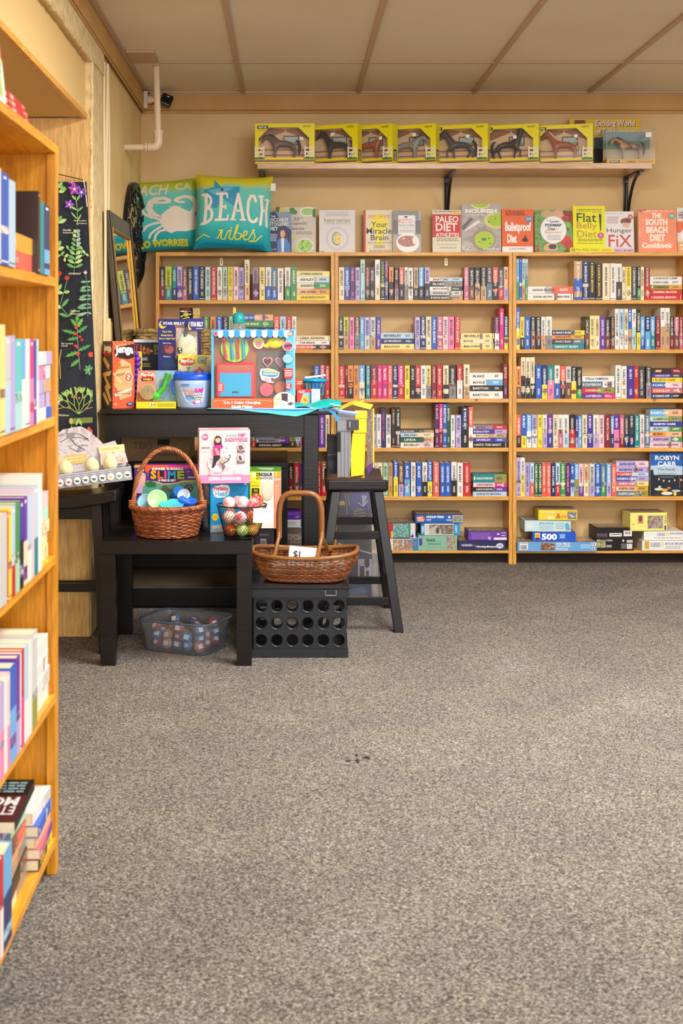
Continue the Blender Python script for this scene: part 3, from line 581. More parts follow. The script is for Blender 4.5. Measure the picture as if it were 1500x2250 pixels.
def horse(col, mane, L=.2, head='low', face=1, leg=0, rear=False, seed=0, sock=None):
    """one continuous skinned body"""
    hd = {'low':[(.50,.93,.125),(.66,1.02,.09),(.78,1.0,.078),(.88,.86,.06),(.93,.74,.045)],
          'mid':[(.50,.97,.13),(.62,1.14,.095),(.72,1.24,.08),(.84,1.12,.062),(.93,1.0,.045)],
          'up':[(.46,1.0,.14),(.52,1.22,.10),(.58,1.40,.08),(.72,1.36,.062),(.84,1.26,.045)]}[head]
    P = [(-.38,0,.74,.2),(-.05,0,.70,.19),(.32,0,.74,.195)]; E = [(0,1),(1,2)]; p = 2
    for x,z,r in hd: P.append((x,0,z,r)); E.append((p,len(P)-1)); p = len(P)-1
    poll = hd[2]; P.append((poll[0]-.02,.045,poll[1]+.1,.022)); E.append((5,len(P)-1)); P.append((poll[0]-.02,-.045,poll[1]+.1,.022)); E.append((5,len(P)-1))
    def legs(root, pts):
        q = root
        for (x,y,z,r) in pts: P.append((x,y,z,r)); E.append((q,len(P)-1)); q = len(P)-1
    k = leg
    for s_ in (-1,1):
        a = .10*k*s_
        legs(0, [(-.44,.09*s_,.58,.12),(-.52+a,.09*s_,.36,.05),(-.46+a*1.4,.09*s_,.12,.034),(-.44+a*1.5,.09*s_,.0,.045)])
        if s_ < 0 and k: legs(2, [(.38,-.09,.54,.08),(.56,-.09,.44,.045),(.52,-.09,.24,.034),(.56,-.09,.16,.04)])
        else: legs(2, [(.34,.09*s_,.52,.085),(.35-a,.09*s_,.30,.045),(.35-a,.09*s_,.1,.034),(.37-a,.09*s_,.0,.045)])
    me = bpy.data.meshes.new('h'); me.from_pydata([(x*face*L,y*L,z*L) for x,y,z,r in P], E, []); o = bpy.data.objects.new('h', me); COL.objects.link(o)
    sk = o.modifiers.new('s','SKIN'); sk.use_smooth_shade = True
    for i,(x,y,z,r) in enumerate(P):
        d = me.skin_vertices[0].data[i]; rx = r*L*(.8 if i<3 else 1); d.radius = (rx, rx)
    me.skin_vertices[0].data[0].use_root = True
    o.modifiers.new('u','SUBSURF').levels = 1
    dg = bpy.context.evaluated_depsgraph_get(); e = o.evaluated_get(dg); m2 = bpy.data.meshes.new_from_object(e)
    bpy.data.objects.remove(o); m2.materials.clear(); m2.materials.append(col)
    for pl_ in m2.polygons: pl_.use_smooth = True
    b = bpy.data.objects.new('horse_body', m2); COL.objects.link(b)
    q = M(); f = face*L
    q.tube([(-.55*f,0,.86*L),(-.66*f,0,.80*L),(-.72*f,0,.6*L),(-.70*f,0,.36*L),(-.68*f,0,.2*L)],[.03*L,.05*L,.065*L,.05*L,.012*L],mane,n=8)
    pts = [(.25,.90)]+[(hd[i][0]-.075,hd[i][1]+hd[i][2]*.75) for i in (0,1,2)]+[(hd[2][0]+.06,hd[2][1]+.07)]
    q.tube([(x*f,0,z*L) for x,z in pts],[.03*L,.05*L,.05*L,.04*L,.02*L],mane,n=8)
    t_ = q.build('mane_and_tail', b)
    return b
YB = mat('f2e416',.35); YD = mat('ecd80c',.4); BUFF = mat('ecc89c',.6)
def horsebox(xr, ang, w, label, col, mane, head, face, leg, off=0, gate2=False, sticker=(.78,.62)):
    a = R(ang); h, d = .203, .07; Xr = XX(xr,6.715)
    t = thing('horse_toy_box', label, 'toy box', (Xr-w*math.cos(a), 6.715-w*math.sin(a), SZT+.0006), rz=a, group='horse boxes on the wall shelf')
    m = M(); m.box(0,.001,0,w,d,.003,YB); m.box(0,.001,h-.003,w,d,h,YB); m.box(0,.001,.003,.003,d,h-.003,YB); m.box(w-.003,.001,.003,w,d,h-.003,YB)
    m.box(.003,d-.002,.003,w-.003,d,h-.003,BUFF)
    # front with octagonal window
    O = [(0,0),(w,0),(w,h),(0,h)]; x0,x1,z0,z1 = .018,w-.028,.03,h-.02; c = .055
    I_ = [(x0,z0),(x1,z0),(x1,z1-c),(x1-c,z1),(x0+c,z1),(x0,z1-c)]
    P = [(x,0,z) for x,z in O+I_]; m.add(P, [(0,1,5,4),(1,2,7,6,5),(2,3,8,7),(3,0,4,9,8)], YB); m.build('carton', t)
    m = M(); m.add([(x,.0006,z) for x,z in I_], [tuple(range(6))], FILM); m.build('window', t)
    m = M(); m.art([('r',0,0,100,100,'ecc498'),('p',[0,0,50,8,48,14,0,40],'9c6844'),('p',[100,0,50,8,52,14,100,40],'9c6844'),('r',46,24,74,50,'5c4634'),('r',48,27,72,47,'b8ccc8'),('r',48,40,72,47,'90a88c'),('r',0,60,100,64,'a87048'),('r',0,74,100,78,'b07850'),('r',0,88,100,91,'a87048')],(0,0,100,100),(.004,d-.0025,.004),(1,0,0),(0,0,1),w-.008,h-.01); m.build('stable_backdrop', t)
    m = M(); m.art([('r',0,90.5,100,92,'cf3038'),('r',0,92.8,100,95.6,'3a3478'),('r',4,5,22,13,'1a1a1a'),('t','BREYER',6,6.5,20,11.5,'f4f4f4','b'),('t','CLASSICS',4,15,21,19,'e88820','b'),('m',80,5,94,10,'6a6010',2)],(0,0,100,100),(0,0,0),(1,0,0),(0,0,1),w,h); m.build('carton_print', t); m = M()
    m.art([('r',20,64,80,92,'1a1a1a'),('t','BREYER',34,67,66,90,'f4f4f4','bu'),('r',0,90.5,100,92,'cf3038')],(0,0,100,100),(w,.001,0),(0,1,0),(0,0,1),d-.002,h); m.build('side_print', t)
    for gx in ((w-.052,) + ((-.001,) if gate2 else ())):
        m = M(); g = mat('f4ead8',.5)
        for xx in (0,.042): m.box(gx+xx,-.004,.028,gx+xx+.007,-.001,.088,g)
        for zz in (.034,.054,.074): m.box(gx+.007,-.0035,zz,gx+.044,-.0015,zz+.007,g)
        m.poly([(gx+.007,-.0038,.034),(gx+.013,-.0038,.034),(gx+.044,-.0038,.078),(gx+.038,-.0038,.078)],g)
        m.box(gx-.002,-.0045,.022,gx+.05,-.001,.03,'2c8c3c'); m.build('paper_gate', t)
    m = M(); m.box(w*sticker[0]-.009,-.0022,h*sticker[1]-.008,w*sticker[0]+.009,-.0012,h*sticker[1]+.008,'f4f0ec'); m.build('price_sticker', t)
    b = horse(mat(col,.35), mat(mane,.5), L=.118, head=head, face=face, leg=leg); b.parent = None
    b.name = 'toy_horse'; tag(b, label.split(' box')[0].replace('yellow window','toy')+' behind its yellow box window' if False else HL[col], 'toy horse', 'toy horses in the yellow boxes')
    b.location = t.matrix_basis @ V((w*.47+off, d*.42, .02)); b.rotation_euler = (0,0,a)
    b.children[0].name = 'mane_and_tail'
HL = {'6e5a52':'grey-brown toy horse with lowered head in the leftmost yellow box','2a2428':'black toy horse facing left in second yellow box from the left','a04c24':'chestnut toy horse with blonde mane in the third yellow box',
 '8e8a84':'pale grey toy horse facing right with black mane, fourth yellow box','4c4448':'dark grey trotting toy horse in fifth yellow box, facing left','3c2628':'dark brown toy horse facing right, head raised, sixth yellow box','a85a3c':'reddish brown toy horse facing left in the rightmost yellow box'}
horsebox(691,-3,.304,'yellow window box with grey-brown horse, leftmost on the wall shelf','6e5a52','2c2426','low',-1,0,gate2=True,sticker=(.78,.62))
horsebox(785,-22,.30,'yellow window box with black horse, second from left on wall shelf','2a2428','1c1a1c','mid',-1,0,off=.04,sticker=(.55,.76))
horsebox(862,-27,.30,'yellow window box showing chestnut horse, third from left, strongly turned','a04c24','d8a85c','mid',1,0,off=.02,sticker=(.78,.65))
horsebox(957,-22,.30,'yellow window box with pale grey horse facing right, fourth from left','8e8a84','2a2c2c','low',1,0,off=.0,sticker=(.62,.75))
horsebox(1071,-18,.30,'yellow window box with dark grey horse facing left, fifth from left','4c4448','2c2628','mid',-1,1,off=.01,sticker=(.66,.70))
horsebox(1183,-18,.30,'yellow window box with dark brown horse facing right, sixth from left','3c2628','1c1416','up',1,1,off=.0,sticker=(.6,.68))
horsebox(1302,-17,.30,'yellow window box with reddish horse facing left, rightmost yellow box','a85a3c','d8c0a0','mid',-1,0,off=.01,sticker=(.72,.70))
# clear foal box
Yc = 6.76; x0 = XX(1333,Yc); w = XX(1439,Yc)-x0; h = ZZ(283,Yc)-SZT
t = thing('horse_toy_box','clear plastic box with tan base and spotted foal, far right','toy box',(x0,Yc,SZT+.0006),group='horse boxes on the wall shelf')
m = M(); m.box(0,0,0,w,.1,.028,'e8bc74'); m.build('base', t)
m = M(); m.box(0,0,.0285,w,.1,h,FILM,skip='b'); m.build('clear_cover', t)
for zz in (.0285,h):
    pass
m = M(); EDG = mat('b8c0b8',.2)
for a_,b_ in (((0,0,.03),(0,0,h)),((w,0,.03),(w,0,h)),((0,0,h),(w,0,h)),((0,.1,h),(w,.1,h)),((0,0,h),(0,.1,h)),((w,0,h),(w,.1,h))): m.tube([a_,b_],.0012,EDG,n=5)
m.build('cover_edges', t)
m = M(); m.box(.002,.094,.029,w-.002,.098,h-.004,'6c8070'); m.art([('r',0,0,100,30,'7c98a0'),('p',[0,40,40,25,70,35,100,28,100,60,0,60],'4c6c58'),('r',0,60,100,100,'a8966c')],(0,0,100,100),(.002,.0935,.03),(1,0,0),(0,0,1),w-.004,h-.034); m.build('backdrop', t)
m = M(); m.art([('r',6,30,26,72,'181818'),('t','BREYER',8,38,24,64,'f0f0f0','b'),('t','SPIRIT',42,36,60,66,'8c5c28','b'),('m',66,42,96,60,'8c6c38',1)],(0,0,100,100),(0,0,0),(1,0,0),(0,0,1),w,.028); m.art([('r',80,10,92,24,'f6f2ee')],(0,0,100,100),(0,0,0),(1,0,0),(0,0,1),w,h); m.build('box_print', t)
b = horse(picture(['c8985c','b88850','4c3424'],22,3), mat('1c1814',.5), L=.105, head='low', face=-1, leg=0); b.name='toy_horse'; tag(b,'tan and dark spotted toy foal standing inside the clear box','toy horse'); b.location = V((x0+w*.52,Yc+.05,SZT+.029))
# yellow book behind
Yk = 6.99; x0 = XX(1250,Yk); w = XX(1405,Yk)-x0; h = ZZ(262,Yk)-SZT
t = thing('picture_book','large yellow picture book about toy horses behind the boxes, far right','book',(x0,Yk,SZT+.0006))
m = M(); m.box(0,0,0,w,.018,h,'e8c018',fm={'t':PAGE}); m.build('cover', t)
m = M(); m.art([('p',[8,2,22,2,24,12,6,14],'7c3c1c'),('t','Exciting World',38,3,94,18,'7a2440','B'),('t','Exciting World',37,2,93,17,'f8f0e0','b'),('t','of Stablemates',38,20,94,32,'7a2440','B'),('t','of Stablemates',37,19,93,31,'f8f0e0','b'),('r',0,36,100,100,'4c5c78'),('p',[0,70,30,55,60,62,100,50,100,100,0,100],'2a2428')],(0,0,100,100),(0,0,0),(1,0,0),(0,0,1),w,h); m.build('cover_print', t)

# ================================================================== COOKBOOKS ON TOP OF THE BOOKCASES
TZ = SZ[0]+.0006
def cover(name, label, x0, x1, yt, Y, base, art, rect, side='e8dcc0', th=.018, cat='cookbook', lean=4, yb=554, z=None, rz=0, group='cookbooks facing out on the bookcases'):
    zb = TZ if z is None else z
    X0 = XX(x0,Y); w = XX(x1,Y)-X0; h = (ZZ(yt,Y)-zb)/math.cos(R(lean))
    t = thing(name, label, cat, (X0,Y,zb), rot=(R(-lean),0,rz), group=group)
    m = M(); m.box(0,0,0,w,.0015,h,base); m.box(0,th-.0015,0,w,th,h,base); m.box(0,.0015,0,.0015,th-.0015,h,side); m.build('cover', t)
    m = M(); m.box(.0016,.0016,.002,w-.002,th-.0016,h-.002,PAGE); m.build('page_block', t)
    m = M(); m.art(art, rect, (0,0,0),(1,0,0),(0,0,1), w, h); m.build('cover_print', t)
    return t
# 1 / 2
cover('cookbook','pale green-topped keto cookbook partly behind the navy one',606,694,454,6.955,'d8d0c4',[('e',235,105,22,26,'e8c83c'),('p',[180,90,215,85,205,135,182,130],'3c6c2c'),('p',[300,100,330,92,370,130,355,155,320,150,300,130],'4c8c34'),('e',460,130,72,42,'f4f4f0'),('e',460,130,58,32,'a8d078'),('p',[505,105,530,105,528,185,500,170],'3c7c2c'),('t','30',335,175,385,212,'7c7468'),('t','DAY',388,180,420,190,'7c7468'),('t','ketogenic',255,215,455,250,'7c7468',''),('t','cleanse',300,256,430,288,'7c7468'),('m',350,300,500,330,'a09890',3),('e',435,425,78,65,'f0f0e8'),('e',435,425,68,56,picture(['5c9c2c','8ccc3c','b8e060','3c7c20'],60,1)),('e',300,350,52,60,'c8c0b4'),('e',330,345,14,18,'e8d84c'),('e',340,470,18,18,'d8c850')],(180,88,532,488))
cover('cookbook','navy keto diet cookbook with a woman in blue on its cover',578,640,466,6.905,'232f5c',[('r',70,145,318,488,'27356a'),('p',[180,145,318,150,318,300,230,230],'8c98b0'),('t','THE',135,172,175,188,'f0ece0','b'),('t','COCONUT',105,194,290,226,'f0ece0','b'),('t','KETOGENIC',102,230,296,262,'f0ece0','b'),('t','DIET',112,268,200,300,'f0ece0','b'),('m',104,330,190,395,'d8dcec',5),('p',[215,300,240,286,268,300,290,400,312,440,270,440,222,360],'6c3c24'),('e',240,330,22,32,'e8b494'),('p',[205,370,280,370,300,410,312,488,192,488,190,400],'4c84cc'),('p',[225,365,255,365,250,486,232,486],'f0f0f4'),('t','By Bruce Fife',104,455,185,468,'e8e050','b')],(68,145,318,488))
cover('cookbook','white cookbook with a halved avocado on a grey plate',701,780,461,6.93,'e6e2e2',[('m',610,138,812,178,'b8b4b4',4),('t','keto·tarian',600,190,822,226,'8c9838',''),('m',600,232,826,246,'b0acb0',2),('e',712,365,100,102,'d0ccd0'),('e',712,365,78,80,'e0dcde'),('e',706,368,40,58,'5c5c28'),('e',708,366,36,52,picture(['6c6430','b8a848','e8dc98','3c3824'],50,4)),('e',724,372,24,32,'f4e078'),('e',724,372,14,18,'f0c020'),('m',560,472,600,484,'90a860',2)],(556,122,865,488))
cover('cookbook','cream brain book with a yellow blot and red spine',799,862,461,6.945,'f0e4c8',[('r',946,122,964,490,'c83c30'),('e',1082,240,75,88,'f4e424'),('p',[1048,300,1116,300,1112,420,1084,430,1056,420],'f4e424'),('t','Jean Carper',985,158,1180,188,'d87050'),('r',970,190,1185,192,'d09070'),('t','Your',1012,222,1152,270,'282420'),('t','Miracle',970,276,1190,326,'282420'),('t','Brain',1008,334,1160,382,'282420'),('m',980,395,1190,412,'a89878',2),('m',1030,422,1130,452,'8c7c64',3),('m',985,462,1180,484,'a08c74',2)],(946,122,1196,490),side='c83c30')
cover('cookbook','slow cooker cookbook showing a white bowl of red chili',863,925,463,6.915,'b8b8bc',[('p',[1182,130,1420,130,1420,200,1182,210],'8c8c94'),('r',1182,210,1440,330,'70707a'),('r',1195,400,1260,488,'c89468'),('r',1230,168,1388,330,'f2f0f2'),('e',1302,182,16,8,'50484c'),('t','KETO',1236,198,1364,238,'e08868',''),('t','SLOW COOKER',1240,248,1380,260,'2c5c80','b'),('t','COOKBOOK',1242,266,1378,284,'e0a890'),('m',1236,292,1380,320,'a8a4a8',3),('e',1318,405,108,84,'f4f4f6'),('e',1318,392,94,48,picture(['a83c24','d86844','6c2818','f0b090'],90,2)),('e',1390,385,30,34,'f6f0ec')],(1180,130,1442,490))
cover('cookbook','red and cream diet book for athletes beneath the middle bracket',950,1013,461,6.93,'e8e2cc',[('m',120,170,395,190,'707868',1),('r',104,206,408,464,'cc2420'),('r',300,192,408,212,'f0c820'),('t','PALEO',140,226,386,300,'f8ece0','b'),('t','DIET',140,306,372,396,'f8ece0','b'),('t','FOR',250,398,290,410,'f8ece0'),('t','ATHLETES',138,416,392,460,'f8ece0','b'),('m',140,476,388,514,'8c8c74',2),('m',150,540,380,560,'c0b898',1),('m',180,575,360,595,'b0a888',1)],(104,160,412,638))
cover('cookbook','grey soup cookbook with two bowls of green soup',1014,1101,448,6.93,'9c928e',[('r',438,98,885,638,picture(['8c8480','a89e98','b8b0a8','968c86'],14,3)),('e',655,100,108,50,'e8e0a8'),('e',655,98,90,38,'a8cc38'),('e',830,280,140,92,'d8d088'),('e',835,272,104,70,'a8cc30'),('e',750,295,14,6,'486020'),('e',820,262,12,5,'486020'),('p',[440,350,540,245,572,262,470,380,445,384],'6c6468'),('p',[470,390,600,290,645,278,650,300,600,330,480,400],'eae6de'),('t','NOURISH',484,150,838,198,'f8f6f2','B'),('m',500,212,820,226,'f0ece4',1),('e',690,490,138,118,'a89088'),('e',695,495,112,96,'aed034'),('e',690,490,30,18,'6c7c40'),('e',640,520,10,6,'40501c'),('e',745,480,11,6,'40501c'),('e',760,535,9,5,'40501c'),('e',500,570,70,60,picture(['d8d4cc','8c847c','e8e4e0'],200,7)),('m',460,470,560,540,'b8b4b0',6),('t','RACHAEL BRYANT',680,588,858,604,'f8f6f2','b'),('m',640,616,860,630,'e8e4dc',1)],(438,98,885,638))
cover('cookbook','orange diet book with a small black meditating figure',1103,1172,459,6.925,'ec6c3a',[('m',932,172,1160,226,'3c2418',3),('e',1205,262,46,34,'3c80c0'),('m',1170,244,1240,280,'e0ecf8',3),('m',930,280,960,292,'f8e8dc',1),('t','Bulletproof',926,298,1232,430,'fbf0e8','B'),('t','Diet',950,432,1062,536,'fbf0e8','B'),('e',1162,458,9,12,'241c1c'),('p',[1148,472,1176,472,1200,504,1180,520,1146,520,1120,504],'241c1c'),('r',890,574,1248,644,'f4f0ee'),('t','DAVE ASPREY',976,590,1172,612,'60585c')],(890,150,1258,644))
cover('cookbook','diet book with round white title surrounded by vegetables',1175,1258,461,6.94,'2c3c24',[('r',68,142,438,548,picture(['2c3c24','4c7c34','7cac4c','284820'],50,2)),('e',190,180,60,36,'c8a878'),('e',310,180,66,42,'d8a888'),('p',[340,150,438,150,438,300,380,250],'8c2c24'),('e',395,280,30,26,'7cc044'),('e',370,430,58,44,'d83024'),('e',400,470,50,40,'c02820'),('e',370,220,36,26,'b43428'),('e',225,500,70,46,'e0b070'),('e',240,490,40,24,'38405c'),('p',[80,548,100,455,112,548],'c82c2c'),('r',190,528,310,548,'74b8a0'),('e',250,330,128,130,'f2f0f0'),('t','The',188,235,216,250,'808c98','i'),('t','Low-',222,236,312,262,'2c4860','b'),('t','FODMAP',170,272,330,300,'2c4860','B'),('t','Diet',194,306,268,336,'2c4860','b'),('t','for',272,314,300,330,'e09078'),('t','Beginners',166,340,332,372,'e09078'),('m',180,380,322,430,'a8a4a8',4)],(68,142,438,548))
LB = cover('diet_book','bright yellow diet book with big exclamation mark on its cover',1259,1330,452,6.935,'f0ec1c',[('t','A BREAKTHROUGH PLAN',468,122,716,136,'505818','b'),('m',468,142,600,152,'909020',1),('t','from Prevention',620,144,716,158,'d0389c','b'),('t','Flat',468,162,662,250,'343414',''),('t','Belly',468,255,664,330,'c09040',''),('t','Diet',470,332,664,400,'c09040',''),('p',[686,176,698,168,712,178,706,338,698,338],'1c3018'),('e',702,380,30,28,'c428a4'),('m',688,366,716,394,'f4d8f0',3),('m',470,412,720,440,'888820',2),('m',470,452,722,466,'989820',1)],(430,92,748,505),side='e8e010',z=TZ+.0245)
Yl = 6.874; X0 = XX(1252,Yl)
t = thing('diet_book','bright yellow book lying flat beneath the exclamation mark diet book','book',(X0,Yl,TZ))
wl = XX(1347,Yl)-X0; m = M(); m.box(0,0,0,wl,.15,.0015,'e8e020'); m.box(0,0,.0222,wl,.15,.0237,'e8e020'); m.box(0,0,.0015,wl,.0015,.0222,'f0ea2c'); m.build('cover', t)
m = M(); m.box(.002,.0016,.0016,wl-.002,.148,.0221,PAGE); m.build('page_block', t)
m = M(); m.art([('r',3,20,12,80,'a0a030'),('t','Flat Belly Diet!',14,20,64,84,'a8a020','b'),('r',66,10,67,90,'c0a020'),('m',70,30,96,80,'d08848',2)],(0,0,100,100),(0,0,0),(1,0,0),(0,0,1),wl,.0237); m.build('spine_print', t)
cover('diet_book','white diet book with red title and chocolate cupcake picture',1330,1393,464,6.95,'ece8ea',[('m',760,168,930,180,'c8a8b0',1),('m',762,200,880,270,'b88898',4),('e',950,245,52,32,'6c3428'),('p',[915,255,990,262,978,310,925,300],'d8b898'),('e',930,235,22,16,'8c4c3c'),('e',995,205,26,26,'c82c38'),('m',978,192,1012,220,'f8e0e0',3),('t','Hunger',762,310,1012,366,'6c686c',''),('t','FiX',778,374,1004,490,'c83438',''),('r',750,500,1028,548,'d8c8e4'),('t','PEEKE, MD MPH',838,514,1016,540,'b0508c','b')],(748,150,1028,548))
cover('cookbook','worn orange hardback diet cookbook with tall white lettering',1403,1487,460,6.92,'e87850',[('r',1078,138,1435,548,picture(['e8703c','f08850','ec7848','f49c60'],10,2)),('p',[1080,140,1160,136,1120,165,1085,155],'b04830'),('m',1110,148,1400,162,'f8d8c0',1),('t','THE',1204,172,1292,218,'fbeee0','B'),('t','SOUTH',1144,226,1350,288,'fbeee0','B'),('t','BEACH',1150,300,1350,362,'fbeee0','B'),('t','DIET',1184,374,1326,440,'fbeee0','B'),('t','Cookbook',1106,452,1392,506,'fbeee0','B'),('e',1392,200,30,28,'50a8a0'),('m',1374,186,1410,214,'e8f4f0',3)],(1078,138,1435,548))
cover('cookbook','white and orange book cut off by the right edge, beside orange cookbook',1488,1560,456,6.955,'ece4dc',[('r',0,30,100,55,'ec6c40'),('t','HEALTHY',6,8,60,24,'6c6468','b'),('e',30,60,20,14,'f8f4f0'),('r',0,75,100,100,'f0a868'),('m',6,80,90,96,'fbe8d0',2)],(0,0,100,100))
# ================================================================== BOXES HELPER
def bx(name, label, cat, x0, x1, yt, Y, zb, art, rect, d, base, fm=None, rz=0, w=None, group=None, side=None, top=None, rot=None, bev=.0008, part='carton'):
    """carton: left front edge at column x0 on depth Y, right front edge at column x1"""
    a = R(rz); X0 = XX(x0,Y)
    if w is None:
        k = (x1-CX)/F                                   # solve (X0+w cos)/(Y+w sin) = k
        w = (k*Y-X0)/(math.cos(a)-k*math.sin(a))
    h = ZZ(yt,Y)-zb
    t = thing(name, label, cat, (X0,Y,zb+.0006), rot=rot or (0,0,a), group=group)
    m = M(); m.box(0,0,0,w,d,h,base,fm=fm); m.build(part, t, bevel=bev)
    if art: m = M(); m.art(art, rect, (0,0,0),(1,0,0),(0,0,1), w, h, e=.0012); m.build('front_print', t)
    if side:
        m = M(); sd, it, rc = side
        if sd == 'l': m.art(it, rc, (0,d,0),(0,-1,0),(0,0,1), d, h, e=.0012)
        else: m.art(it, rc, (w,0,0),(0,1,0),(0,0,1), d, h, e=.0012)
        m.build('side_print', t)
    if top: m = M(); m.art(top, (0,0,100,100), (0,0,h),(1,0,0),(0,1,0), w, d, e=.0012); m.build('top_print', t)
    return t, w, h
BLK = mat('0e0b0c',.3, spec=.5); BLKW = wood('black_stained_wood','0e0b0c','120e0f','181314', scale=(1,8,12), rough=.34, knots=False)
BLK2 = mat('0c0a0b',.4)
# ================================================================== PUZZLE BOXES ON THE BOTTOM SHELVES
PZ = SZ[6]+.0006; G_='puzzle boxes on the bottom shelves'
K1 = (750,1090,3.947); K2 = (1120,1090,3.947)
def kp(K_, a, b): return K_[0]+a/K_[2], K_[1]+b/K_[2]
def pbx(label, K_, x0, x1, yt, Y, zb, art, d, base, fm=None, rz=0, top=None, yb=None, name='puzzle_box'):
    a, ytp = kp(K_, x0, yt); b, _ = kp(K_, x1, yt); _, ybp = kp(K_, 0, yb)
    t, w, h = bx(name, label, 'puzzle box', a, b, ytp, Y, zb, art, (x0,yt,x1,yb), d, base, fm=fm, rz=rz, group=G_, top=top)
    return zb+h+.0022
GARD = picture(['4c6c4c','8cac7c','c8b088','6c4c4c','d8c0d0','3c5068'],40,3); VILL = picture(['3c5444','789c6c','b08c70','5c4c5c','d0c0b0','2c4858'],30,6)
z1 = pbx('white puzzle box with yellow house picture under the dark village box', K1, 300, 664, 372, 6.876, PZ, [('r',300,372,445,474,'f0ece8'),('r',445,376,612,470,picture(['e8b828','f0d848','c87830','4c6ca0','f4ecd8'],70,5)),('p',[445,440,490,378,500,378,470,440],'dcb070'),('r',614,372,664,474,'2c88cc'),('e',637,420,9,18,'c86c3c')], .15, 'ece8e4', yb=474)
pbx('dark puzzle box with blue lake village picture, left of the black and blue pile', K1, 392, 640, 236, 6.878, z1, [('r',392,238,446,366,'c8302c'),('r',430,306,446,366,'e8c838'),('r',446,238,580,360,picture(['2c6ca0','4c9cc8','3c8c4c','a8d0e0','345c3c','d8c8a0'],50,8)),('r',580,236,598,366,'2c9468'),('r',598,236,640,366,'e4dcec'),('p',[596,350,610,340,612,320,620,340,632,346,620,356,612,366],'5c3098')], .16, '3a4050', yb=368, top=[('r',2,2,98,98,VILL)])
z1 = pbx('sage green puzzle box at bottom of the pile beside blue lake village box', K1, 664, 1002, 342, 6.872, PZ, [('r',664,342,1002,474,'88bca4'),('p',[672,372,700,366,696,396,702,412,694,432,674,434],'5c3098'),('t','Romantic',736,366,812,394,'28403c','ib'),('m',740,396,880,402,'4c7c6c',1),('m',750,414,872,426,'2c5048',1),('m',740,446,900,450,'5c8c7c',1),('r',906,350,988,462,GARD)], .17, '88bca4', yb=474)
z2 = pbx('white and blue puzzle box with church picture, middle of its pile', K1, 686, 1026, 240, 6.874, z1, [('r',686,240,1026,338,'f0eeec'),('r',686,240,720,338,'2488c4'),('t','1000',694,262,716,322,'f4f4f4','bu'),('m',724,252,760,330,'b0acac',6),('r',762,248,970,332,picture(['8c8c7c','5c5c50','b8b0a0','3c3c38','a85c50','6c8c54'],60,2)),('p',[762,290,820,252,862,300,862,332,762,332],'c0bcac'),('e',832,300,16,28,'54504c'),('r',972,240,1026,338,'2498d0'),('t','CLASICO',984,256,1002,320,'f4f4f4','bu')], .17, '2488c4', yb=338)
pbx('bright blue seaside puzzle box topmost of the pile in middle bookcase', K1, 640, 1052, 164, 6.872, z2, [('r',640,164,1052,238,'2060b8'),('p',[650,186,700,170,724,200,712,226,660,226],'e86848'),('t','HERE',656,184,706,200,'f8f0e0','b'),('t','CROSS',656,204,712,220,'f8f0e0','b'),('t','CINQUE TERRE',734,172,886,196,'f4f4f8','B'),('t','1000',734,202,776,216,'f4f4f8','b'),('p',[920,184,934,172,948,184,934,198],'f0f0f4'),('t','PUZZLE',910,204,958,218,'f4f4f8','b'),('r',964,168,1050,230,'e8ecf0'),('r',967,172,1047,226,picture(['2c8cb8','48b0c8','c88c60','38784c','e0d8c8'],60,3))], .17, '1c50a0', yb=240, top=[('r',3,3,97,97,VILL)])
z1 = pbx('navy blossom puzzle box bottom right in the middle bookcase', K1, 1012, 1424, 392, 6.872, PZ, [('r',1012,396,1424,474,'282c5c'),('t','HUADADA',1042,418,1136,438,'f0ecf4','b'),('t','Morning Blossom',1172,432,1340,454,'f0ecf4','B'),('l',[1146,424,1168,444],4,'e8a0a0'),('e',1372,434,32,24,'dce0ec'),('t','1000',1354,424,1392,444,'6c7494','b')], .17, '282c5c', yb=474, top=[('r',2,2,98,98,picture(['a07858','c8a078','6c4c38','d8c0a0'],30,2))])
pbx('purple puzzle box lying on the navy blossom box', K1, 1098, 1434, 306, 6.874, z1, [('r',1098,308,1434,390,'6c38a4'),('m',1120,320,1290,380,'9c74c8',6),('r',1320,364,1430,386,'ece4f0'),('e',1358,332,14,9,'d8c8ec'),('m',1382,316,1424,330,'e4d8f0',1),('m',1384,340,1424,356,'e4d8f0',1),('p',[1270,362,1276,352,1284,362,1296,352,1294,384,1272,384],'c8a8e4')], .15, '6c38a4', yb=394, top=[('r',3,3,97,97,picture(['8c7858','c0a878','6c5c48','a8b078'],30,9))])
# right bookcase
z1 = pbx('pale blue thousand piece puzzle box, bottommost in the right bookcase', K2, 66, 752, 400, 6.84, PZ, [('r',56,398,752,494,'6ca8e0'),('r',84,404,154,480,'f0f0f0'),('m',88,408,150,424,'808890',1)]+[('r',92+q*6,430,92+q*6+3,474,'202428') for q in range(9)]+[('r',268,408,384,480,picture(['6c4434','c8a078','3c5c40','a83c2c','e0d0b0'],50,1)),('t','1000 PIECE',398,404,520,430,'f0f6fc','b'),('t','JAR-SORTED',398,434,524,456,'f0f6fc','b'),('t','PUZZLE',398,460,500,484,'f0f6fc','b'),('m',608,408,696,412,'3c68a0',1),('r',608,418,700,468,'90c0ec'),('r',702,404,744,440,'f0f0f0'),('t','FX',706,408,740,434,'2c3c5c','b'),('e',722,466,18,14,'f0f0f0'),('e',722,466,9,8,'2c3c5c')], .17, '6ca8e0', yb=494, top=[('r',2,2,98,98,picture(['8c4838','b87868','d8b8a0','5c3028'],25,6))])
